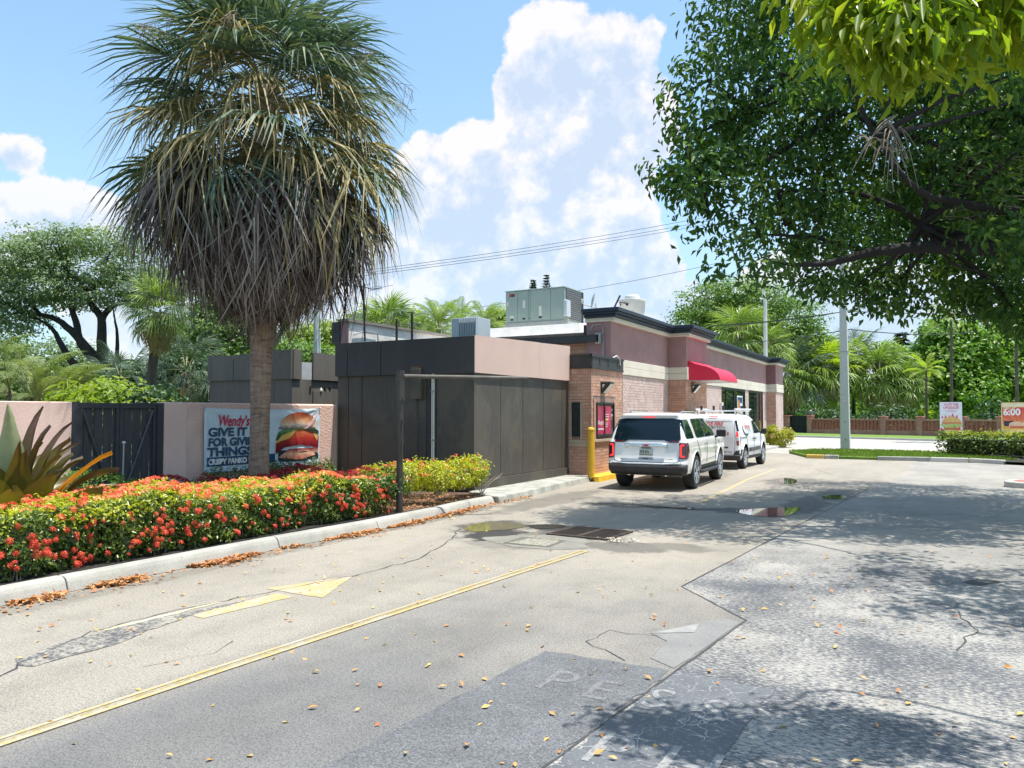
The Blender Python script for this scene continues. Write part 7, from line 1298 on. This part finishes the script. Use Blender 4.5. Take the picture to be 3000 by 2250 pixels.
def head_geo(seed, r=.045, n=20):
    g = np.random.default_rng(seed); V_, F_ = [], []
    for i in range(n):
        k = math.sqrt((i + .5) / n); a = i * 2.4; c = np.array([r * k * math.cos(a), r * k * math.sin(a), r * .75 * math.sqrt(max(0, 1 - k * k)) + g.normal() * .003]); nn = nrm(c + np.array([0, 0, r * .5]) + g.normal(size=3) * .012); t = nrm(np.cross(nn, g.normal(size=3))); b = np.cross(nn, t); s = r * .36
        for q in ((t, b), (b, t)):
            j = len(V_); V_ += [c + q[0] * s + nn * .004, c + q[1] * s * .34, c - q[0] * s + nn * .004, c - q[1] * s * .34]; F_.append((j, j + 1, j + 2, j + 3))
    return np.array(V_), np.array(F_)
HG = [head_geo(i) for i in range(4)]
def heads(t, pts, nor, mats_, sizes, singles, name='flower_head'):
    me = {m.name: [np_mesh(name, v, f, m) for v, f in HG] for m in mats_}; V_, F_ = {m.name: [] for m in mats_}, {m.name: [] for m in mats_}; cnt = {m.name: 0 for m in mats_}
    d = np.linalg.norm(pts - _C, axis=1); order = np.argsort(d)
    for rank, i in enumerate(order):
        m = mats_[i % len(mats_)]; n = Vector(nor[i]).normalized(); e = n.to_track_quat('Z', 'Y').to_euler(); s = sizes[i]
        if rank < singles: inst(name, random.choice(me[m.name]), t, tuple(pts[i]), tuple(e), (s, s, s))
        else:
            v, f = HG[i % 4]; Rm = np.array(e.to_matrix()); V_[m.name].append(v @ Rm.T * s + pts[i] - np.array(ORG[t.name])); F_[m.name].append(f + cnt[m.name]); cnt[m.name] += len(v)
    for m in mats_:
        if V_[m.name]: o = add('blossoms', np_mesh('blossoms', np.concatenate(V_[m.name]), np.concatenate(F_[m.name]), m), t); o['kind'] = 'stuff'
hd = thing('ixora_hedge', 'long low ixora hedge with coral flowers along the kerb', 'hedge', (-8.8, 5, .09))
hh = lambda x, y: .70 + .05 * np.sin(y * 1.7 + x) + .035 * np.sin(y * 4.3 + x * 3) + .02 * np.sin(x * 9 + y * 7) - .10 * np.clip((y - 8.6) / 1.4, 0, 1)
xf = lambda y: -7.98 + .06 * np.sin(y * 2.1) + .045 * np.sin(y * 5.7 + 1) + .03 * np.sin(y * 13)
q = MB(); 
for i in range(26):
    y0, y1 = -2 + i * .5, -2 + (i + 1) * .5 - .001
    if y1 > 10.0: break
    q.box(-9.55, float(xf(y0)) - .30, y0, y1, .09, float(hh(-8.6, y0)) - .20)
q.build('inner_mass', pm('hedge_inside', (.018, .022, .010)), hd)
Y0, Y1, XB = -1.5, 10.25, -9.65
# front
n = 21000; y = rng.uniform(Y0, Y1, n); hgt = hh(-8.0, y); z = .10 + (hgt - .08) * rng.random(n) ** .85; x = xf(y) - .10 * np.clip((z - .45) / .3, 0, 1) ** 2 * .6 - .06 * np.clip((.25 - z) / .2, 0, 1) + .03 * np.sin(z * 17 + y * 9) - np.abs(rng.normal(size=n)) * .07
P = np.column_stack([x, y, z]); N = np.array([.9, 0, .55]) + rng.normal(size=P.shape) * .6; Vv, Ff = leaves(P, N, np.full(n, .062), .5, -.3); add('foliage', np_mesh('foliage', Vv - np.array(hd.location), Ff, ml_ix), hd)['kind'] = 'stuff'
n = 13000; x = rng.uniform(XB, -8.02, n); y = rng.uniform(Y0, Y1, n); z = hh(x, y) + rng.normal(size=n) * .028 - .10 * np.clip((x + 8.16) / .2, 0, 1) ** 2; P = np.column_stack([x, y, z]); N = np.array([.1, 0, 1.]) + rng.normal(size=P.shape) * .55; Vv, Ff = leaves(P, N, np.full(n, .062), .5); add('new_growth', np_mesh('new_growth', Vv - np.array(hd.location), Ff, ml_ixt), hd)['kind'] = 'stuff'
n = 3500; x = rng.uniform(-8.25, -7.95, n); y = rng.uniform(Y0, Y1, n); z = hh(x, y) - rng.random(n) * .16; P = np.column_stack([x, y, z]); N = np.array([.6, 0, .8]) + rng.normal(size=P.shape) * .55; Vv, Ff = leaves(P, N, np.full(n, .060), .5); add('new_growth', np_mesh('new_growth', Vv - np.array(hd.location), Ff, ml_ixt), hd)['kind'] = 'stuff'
q = MB()
for i in range(170): y_ = random.uniform(2.5, 10.2); x_ = float(xf(y_)) - random.uniform(.05, .35); q.tube([(x_, y_, .08), (x_ + random.uniform(-.08, .08), y_ + random.uniform(-.1, .1), random.uniform(.28, .5))], [.008, .004], 4)
q.build('stems', m_pale, hd)['kind'] = 'stuff'
# flowers: a carpet on top, bunches down the front
n = 620; x = rng.uniform(XB, -8.08, n); y = rng.uniform(3.4, 10.2, n); keep = (np.sin(x * 2.7 + y * 1.9) + np.sin(y * 3.1 - x * 4) + rng.normal(size=n) * .7) > -.7; x, y = x[keep], y[keep]; P1 = np.column_stack([x, y, hh(x, y) + .015 + rng.random(len(x)) * .04]); N1 = np.array([.15, 0, 1]) + rng.normal(size=P1.shape) * .25
P2 = []
for cy, cz, k, s in ((4.45, .46, 6, .06), (4.62, .38, 6, .07), (5.15, .52, 4, .05), (5.05, .22, 5, .06), (5.75, .30, 7, .07), (5.95, .25, 3, .04), (5.85, .52, 3, .05), (6.35, .60, 5, .09), (6.75, .40, 4, .06), (7.3, .55, 5, .08), (7.7, .30, 3, .06), (8.2, .45, 7, .10), (8.6, .55, 10, .12), (9.0, .40, 9, .12), (9.3, .52, 10, .12), (9.6, .35, 6, .1), (9.9, .5, 6, .1), (4.25, .30, 5, .06), (4.9, .62, 5, .08), (6.1, .45, 2, .05), (7.0, .20, 2, .04), (8.0, .2, 2, .04), (10.1, .35, 5, .08)):
    for _ in range(k): yy, zz = cy + random.gauss(0, s * 1.3), max(.14, cz + random.gauss(0, s)); P2.append((float(xf(yy)) + .03 + random.uniform(-.02, .03), yy, zz))
for _ in range(90): yy = random.uniform(3.8, 10.2); zz = random.uniform(.15, .70); P2.append((float(xf(yy)) + .01, yy, zz))
P2 = np.array(P2); N2 = np.array([1, -.2, .5]) + rng.normal(size=P2.shape) * .3
heads(hd, P1, N1, [m_orange, m_coral], rng.uniform(.8, 1.25, len(P1)), 150); heads(hd, P2, N2, [m_coral], rng.uniform(.5, 1.0, len(P2)), 150)
# dark red ixora behind, around the palm
rd = thing('red_ixora', 'patch of dark red ixora round the foot of the big palm', 'shrub', (-10.6, 10, .09)); n = 9000; x = rng.uniform(-11.9, -9.6, n); y = rng.uniform(7.8, 12.9, n); z = .50 + .06 * np.sin(x * 3 + y * 2) + .05 * np.sin(y * 6) - np.abs(rng.normal(size=n)) * .14; k = (x + 10.98) ** 2 + (y - 10.2) ** 2 > .09; P = np.column_stack([x, y, z])[k]; Vv, Ff = leaves(P, np.array([.3, -.1, 1]) + rng.normal(size=P.shape) * .6, np.full(len(P), .07), .45); add('foliage', np_mesh('foliage', Vv - np.array(rd.location), Ff, ml_ixd), rd)['kind'] = 'stuff'
n = 520; x = rng.uniform(-11.8, -9.6, n); y = rng.uniform(7.9, 12.7, n); k = (x + 10.98) ** 2 + (y - 10.2) ** 2 > .12; x, y = x[k], y[k]; P = np.column_stack([x, y, .53 + .06 * np.sin(x * 3 + y * 2) + .05 * np.sin(y * 6) + rng.random(len(x)) * .04]); heads(rd, P, np.array([.2, -.1, 1]) + rng.normal(size=P.shape) * .3, [m_dred], rng.uniform(.9, 1.35, len(x)), 160)
q = MB()
for i in range(120): x_, y_ = random.uniform(-11.8, -9.7), random.uniform(7.9, 12.8); q.tube([(x_, y_, .08), (x_ + random.uniform(-.1, .1), y_ + random.uniform(-.1, .1), .45)], .006, 4)
q.build('stems', m_pale, rd)['kind'] = 'stuff'
for lab, y_, s in (('leggy green sprigs under the banner left of the palm', 10.3, .25), ('leggy green sprigs under the banner right of the palm', 11.6, .3), ('leggy green sprigs at the lower right corner of the banner', 12.6, .28)): bush('leafy_shrub', lab, (-11.75, y_, .5), (.3, .55, s), 40, 16, .075, ml_ixd, 'leggy shrubs under the banner', sig=.07, stems=6, aspect=.4)
# loose yellow ixoras by the clearance post
for i, (lab, x_, y_, rx, hz, flw) in enumerate((('yellow green ixora bush touching the left side of the clearance post', -8.15, 10.35, .42, .72, 26), ('yellow ixora bush right behind the clearance post', -8.55, 11.5, .45, .74, 24), ('yellow ixora bush in the middle of the loose row', -8.0, 11.75, .34, .74, 12), ('yellow ixora bush second from the right with an orange tip', -8.05, 12.55, .34, .80, 14), ('yellow ixora bush at the right end beside the sidewalk', -8.15, 13.2, .30, .78, 8), ('yellow ixora bush behind against the dark annex', -8.95, 12.6, .5, .70, 14), ('yellow green ixora bush farthest back under the conduits', -9.6, 12.2, .6, .62, 20))):
    t = bush('ixora_bush', lab, (x_, y_, .09 + hz * .66), (rx, rx * 1.05, hz * .36), 80, 15, .062, ml_ixt if i else ml_ixd, 'loose ixora bushes by the clearance post', stems=14, sig=.06, shell=.7)
    P, N, C_ = crown_pts([(x_, y_, .09 + hz * .70, rx, rx, hz * .36)], flw, 1, .01, 1, .97); P[:, 2] = np.maximum(P[:, 2], .09 + hz * .72); heads(t, P, N + [0, 0, .6], [m_orange, m_coral], rng.uniform(.7, 1.0, len(P)), 999)
q = MB()
for i in range(9): p0 = Vector((-8.0, 13.3, .10)); a = random.uniform(0, 6.28); limb(q, [tuple(p0), tuple(p0 + Vector((math.cos(a) * .12, math.sin(a) * .12, .2))), tuple(p0 + Vector((math.cos(a) * .3 + .08, math.sin(a) * .3 + .1, random.uniform(.3, .5))))], .007, .003, 4)
o = q.build('bare_shrub', pm('bleached_twig', (.36, .31, .26)), None); tag(o, 'leafless bleached twigs at the right end of the bushes', 'dead shrub')
# clipped bush behind the bronze plant
bush('clipped_bush', 'rounded clipped green bush in front of the left wall and gate', (-11.5, 7.1, .42), (.55, 1.1, .42), 330, 22, .05, ml_mid, sig=.05, shell=.93, stems=6)
# bronze giant bromeliad ------------------------------------------------------------
t_ = NT('bronze_leaf'); tcx = t_.n('ShaderNodeTexCoord'); s_ = t_.n('ShaderNodeSeparateXYZ'); t_.l(tcx.outputs['Object'], s_.inputs[0]); oi = t_.n('ShaderNodeObjectInfo')
fz = t_.math('ADD', t_.math('MULTIPLY', s_.outputs[0], .62), t_.math('MULTIPLY', t_.math('SUBTRACT', t_.noise(7, 4, .6), .5), .5)); c1 = t_.ramp(fz, [(0., (.06, .10, .015)), (.5, (.15, .16, .025)), (.85, (.11, .07, .03)), (1., (.17, .11, .085))]); c2 = t_.ramp(fz, [(0., (.045, .055, .015)), (.6, (.085, .065, .022)), (1., (.10, .055, .045))]); cc = t_.mix(oi.outputs['Random'], c1, c2)
p_ = t_.bsdf(cc, .4, 0, .5); tr = t_.n('ShaderNodeBsdfTranslucent'); t_.l(t_.mix(1., cc, (1.5, 1.2, .5), 'MULTIPLY'), tr.inputs[0]); mx_ = t_.n('ShaderNodeMixShader'); mx_.inputs[0].default_value = .28; t_.l(p_.outputs[0], mx_.inputs[1]); t_.l(tr.outputs[0], mx_.inputs[2]); m_bz = t_.done(mx_)
m_og = leafmat('orange_dying_leaf', [(.50, .16, .015), (.62, .24, .03)], .35, .45); m_gl = pm('pale_green_leaf', (.38, .40, .22), (.28, .32, .15), 3, .35)
def strap(L, W, bend, twist, seed, tipcurl=.3):
    g = np.random.default_rng(seed); n = 11; V_, F_ = [], []; ang = 0; p = np.array([0., 0, 0])
    for i in range(n + 1):
        t = i / n; w = W * (.62 + .5 * math.sin(PI * min(1, t * 1.15 + .05))) * (1 - t ** 5) * .5 + .004; ang = -bend * t ** 2.2 - tipcurl * max(0, t - .75) * 4; d = np.array([math.cos(ang), 0, math.sin(ang)]); nn = np.array([-math.sin(ang), 0, math.cos(ang)]); tw = twist * t * t + g.normal() * .03; sd = np.array([0, math.cos(tw), 0]) + nn * math.sin(tw); up = nn * math.cos(tw) - np.array([0, math.sin(tw), 0]); wav = math.sin(t * 9 + seed) * W * .06
        for k, h in ((-1, .16), (-.5, .03), (0, -.03), (.5, .03), (1, .16)): V_.append(p + sd * w * k + up * (h * W * .9 + (wav if abs(k) == 1 else 0) * k))
        p = p + d * L / n
    for i in range(n):
        for k in range(4): a = i * 5 + k; F_.append((a, a + 1, a + 6, a + 5))
    return np.array(V_), np.array(F_)
AGS = .84
ag = thing('bronze_bromeliad', 'giant bromeliad with broad bronze leaves in front of the left wall', 'bromeliad', (-9.95, 5.35, .1))
for i in range(40):
    k = i / 39; el = 84 - 66 * k ** .9; az_ = i * 2.39996 + .3; L = AGS * (1.25 + .40 * math.sin(PI * (k * .8 + .15)) + random.uniform(-.2, .2)); v, f_ = strap(L, .33 + random.uniform(-.03, .06), .5 + .7 * k + random.uniform(-.2, .3), random.uniform(-.7, .7), i, random.uniform(0, .5)); me = np_mesh('leaf', v, f_, m_bz, smooth=True); me.polygons.foreach_set('use_smooth', [True] * len(me.polygons)); inst('leaf', me, ag, (-9.95 + .08 * math.cos(az_), 5.35 + .08 * math.sin(az_), .12), (0, -R_(el), az_))
def aim_leaf(px, py, x, L, W, bend, m_, tw=0, seed=99, lab=None, el=None):
    e = AX(px, py, x); b = Vector((-9.95, 5.35, .15)); d = Vector(tuple(e)) - b; az_ = math.atan2(d.y, d.x); v, f_ = strap(d.length * L, W, bend, tw, seed, .25); me = np_mesh('leaf', v, f_, m_); me.polygons.foreach_set('use_smooth', [True] * len(me.polygons)); o = inst('leaf', me, ag, tuple(b), (0, -(math.atan2(d.z, math.hypot(d.x, d.y)) + bend * .28), az_)); 
    if lab: o['label'] = lab
aim_leaf(312, 1338, -9.3, 1.06, .26, .35, m_og, .2, 3, 'drooping bright orange leaf with a torn tip'); aim_leaf(25, 1195, -9.7, 1.03, .36, .2, m_gl, .15, 4, 'upright pale green leaf with a cut tip'); aim_leaf(205, 1245, -9.9, 1.05, .15, .5, m_bz, .9, 5); aim_leaf(120, 1200, -10, 1.03, .2, .3, m_bz, .6, 6); aim_leaf(230, 1300, -9.9, 1.05, .13, .8, m_bz, 1.2, 7); aim_leaf(145, 1245, -9.6, 1.0, .22, .3, m_bz, -.5, 8); aim_leaf(180, 1330, -9.4, 1.0, .2, .6, m_bz, .5, 9); aim_leaf(60, 1290, -9.3, 1.0, .24, .3, m_bz, .3, 12)
# ------------------------------------------------------------------ fallen leaves
ml_dry = L_('dry_leaf', [(.30, .11, .045), (.45, .20, .08), (.52, .30, .14)], .15, .7); ml_fall = L_('fallen_leaf', [(.40, .10, .05), (.55, .26, .08), (.62, .42, .12), (.50, .16, .07)], .15, .6)
def flat_leaves(name, label, P, size, m_): n = len(P); Vv, Ff = leaves(P, np.array([0, 0, 1.]) + rng.normal(size=(n, 3)) * .28, np.full(n, size), .5, fold=.10); o = add(name, np_mesh(name, Vv, Ff, m_)); tag(o, label, 'fallen leaves', kind='stuff')
pts = []
for y0, y1, n, wd in ((2.5, 3.6, 260, .10), (4.0, 4.5, 180, .09), (4.75, 5.35, 260, .10), (5.9, 6.9, 420, .13), (7.3, 7.6, 60, .06), (8.1, 9.2, 330, .11), (9.4, 10.4, 260, .10), (10.4, 12.4, 460, .08), (12.4, 14.5, 90, .1)):
    y = rng.uniform(y0, y1, n); env = np.clip(np.minimum(y - y0, y1 - y) / (.35 * (y1 - y0)), .2, 1); x = np.interp(y, [2, 7.3, 9.2, 10.9, 12, 13, 15], [-7.44, -7.42, -7.33, -7.36, -7.45, -7.5, -7.5]) + .01 + np.abs(rng.normal(size=n)) * wd * env; pts.append(np.column_stack([x, y, .012 + rng.random(n) * .03 * env]))
y = rng.uniform(2, 14, 420); pts.append(np.column_stack([np.interp(y, [2, 7.3, 9.2, 10.9, 12, 13, 15], [-7.44, -7.42, -7.33, -7.36, -7.45, -7.5, -7.5]) + np.abs(rng.normal(size=420)) * .16, y, np.full(420, .012)]))
flat_leaves('leaf_litter', 'rust brown drifts of dry leaves along the kerb', np.concatenate(pts), .07, ml_dry)
n = 420; x = rng.uniform(-7, 4, n); y = 2.2 + rng.gamma(2.0, 2.1, n); flat_leaves('scattered_leaves', 'scattered orange and yellow leaves lying on the pavement', np.column_stack([x, y, np.full(n, .012)]), .055, ml_fall)
n = 900; x = rng.uniform(-9.2, -7.6, n); y = rng.uniform(9.6, 13.2, n); flat_leaves('bed_litter', 'dry leaves and bark chips over the mulch under the bushes', np.column_stack([x, y, .092 + rng.random(n) * .02]), .06, ml_dry)
n = 40; flat_leaves('drain_debris', 'white scraps and leaves beside the drain grate', np.column_stack([rng.normal(-3.85, .16, n), rng.normal(9.95, .10, n), .012 + rng.random(n) * .02]), .07, pm('white_scrap', (.62, .60, .55), (.45, .32, .2), 8, .7))
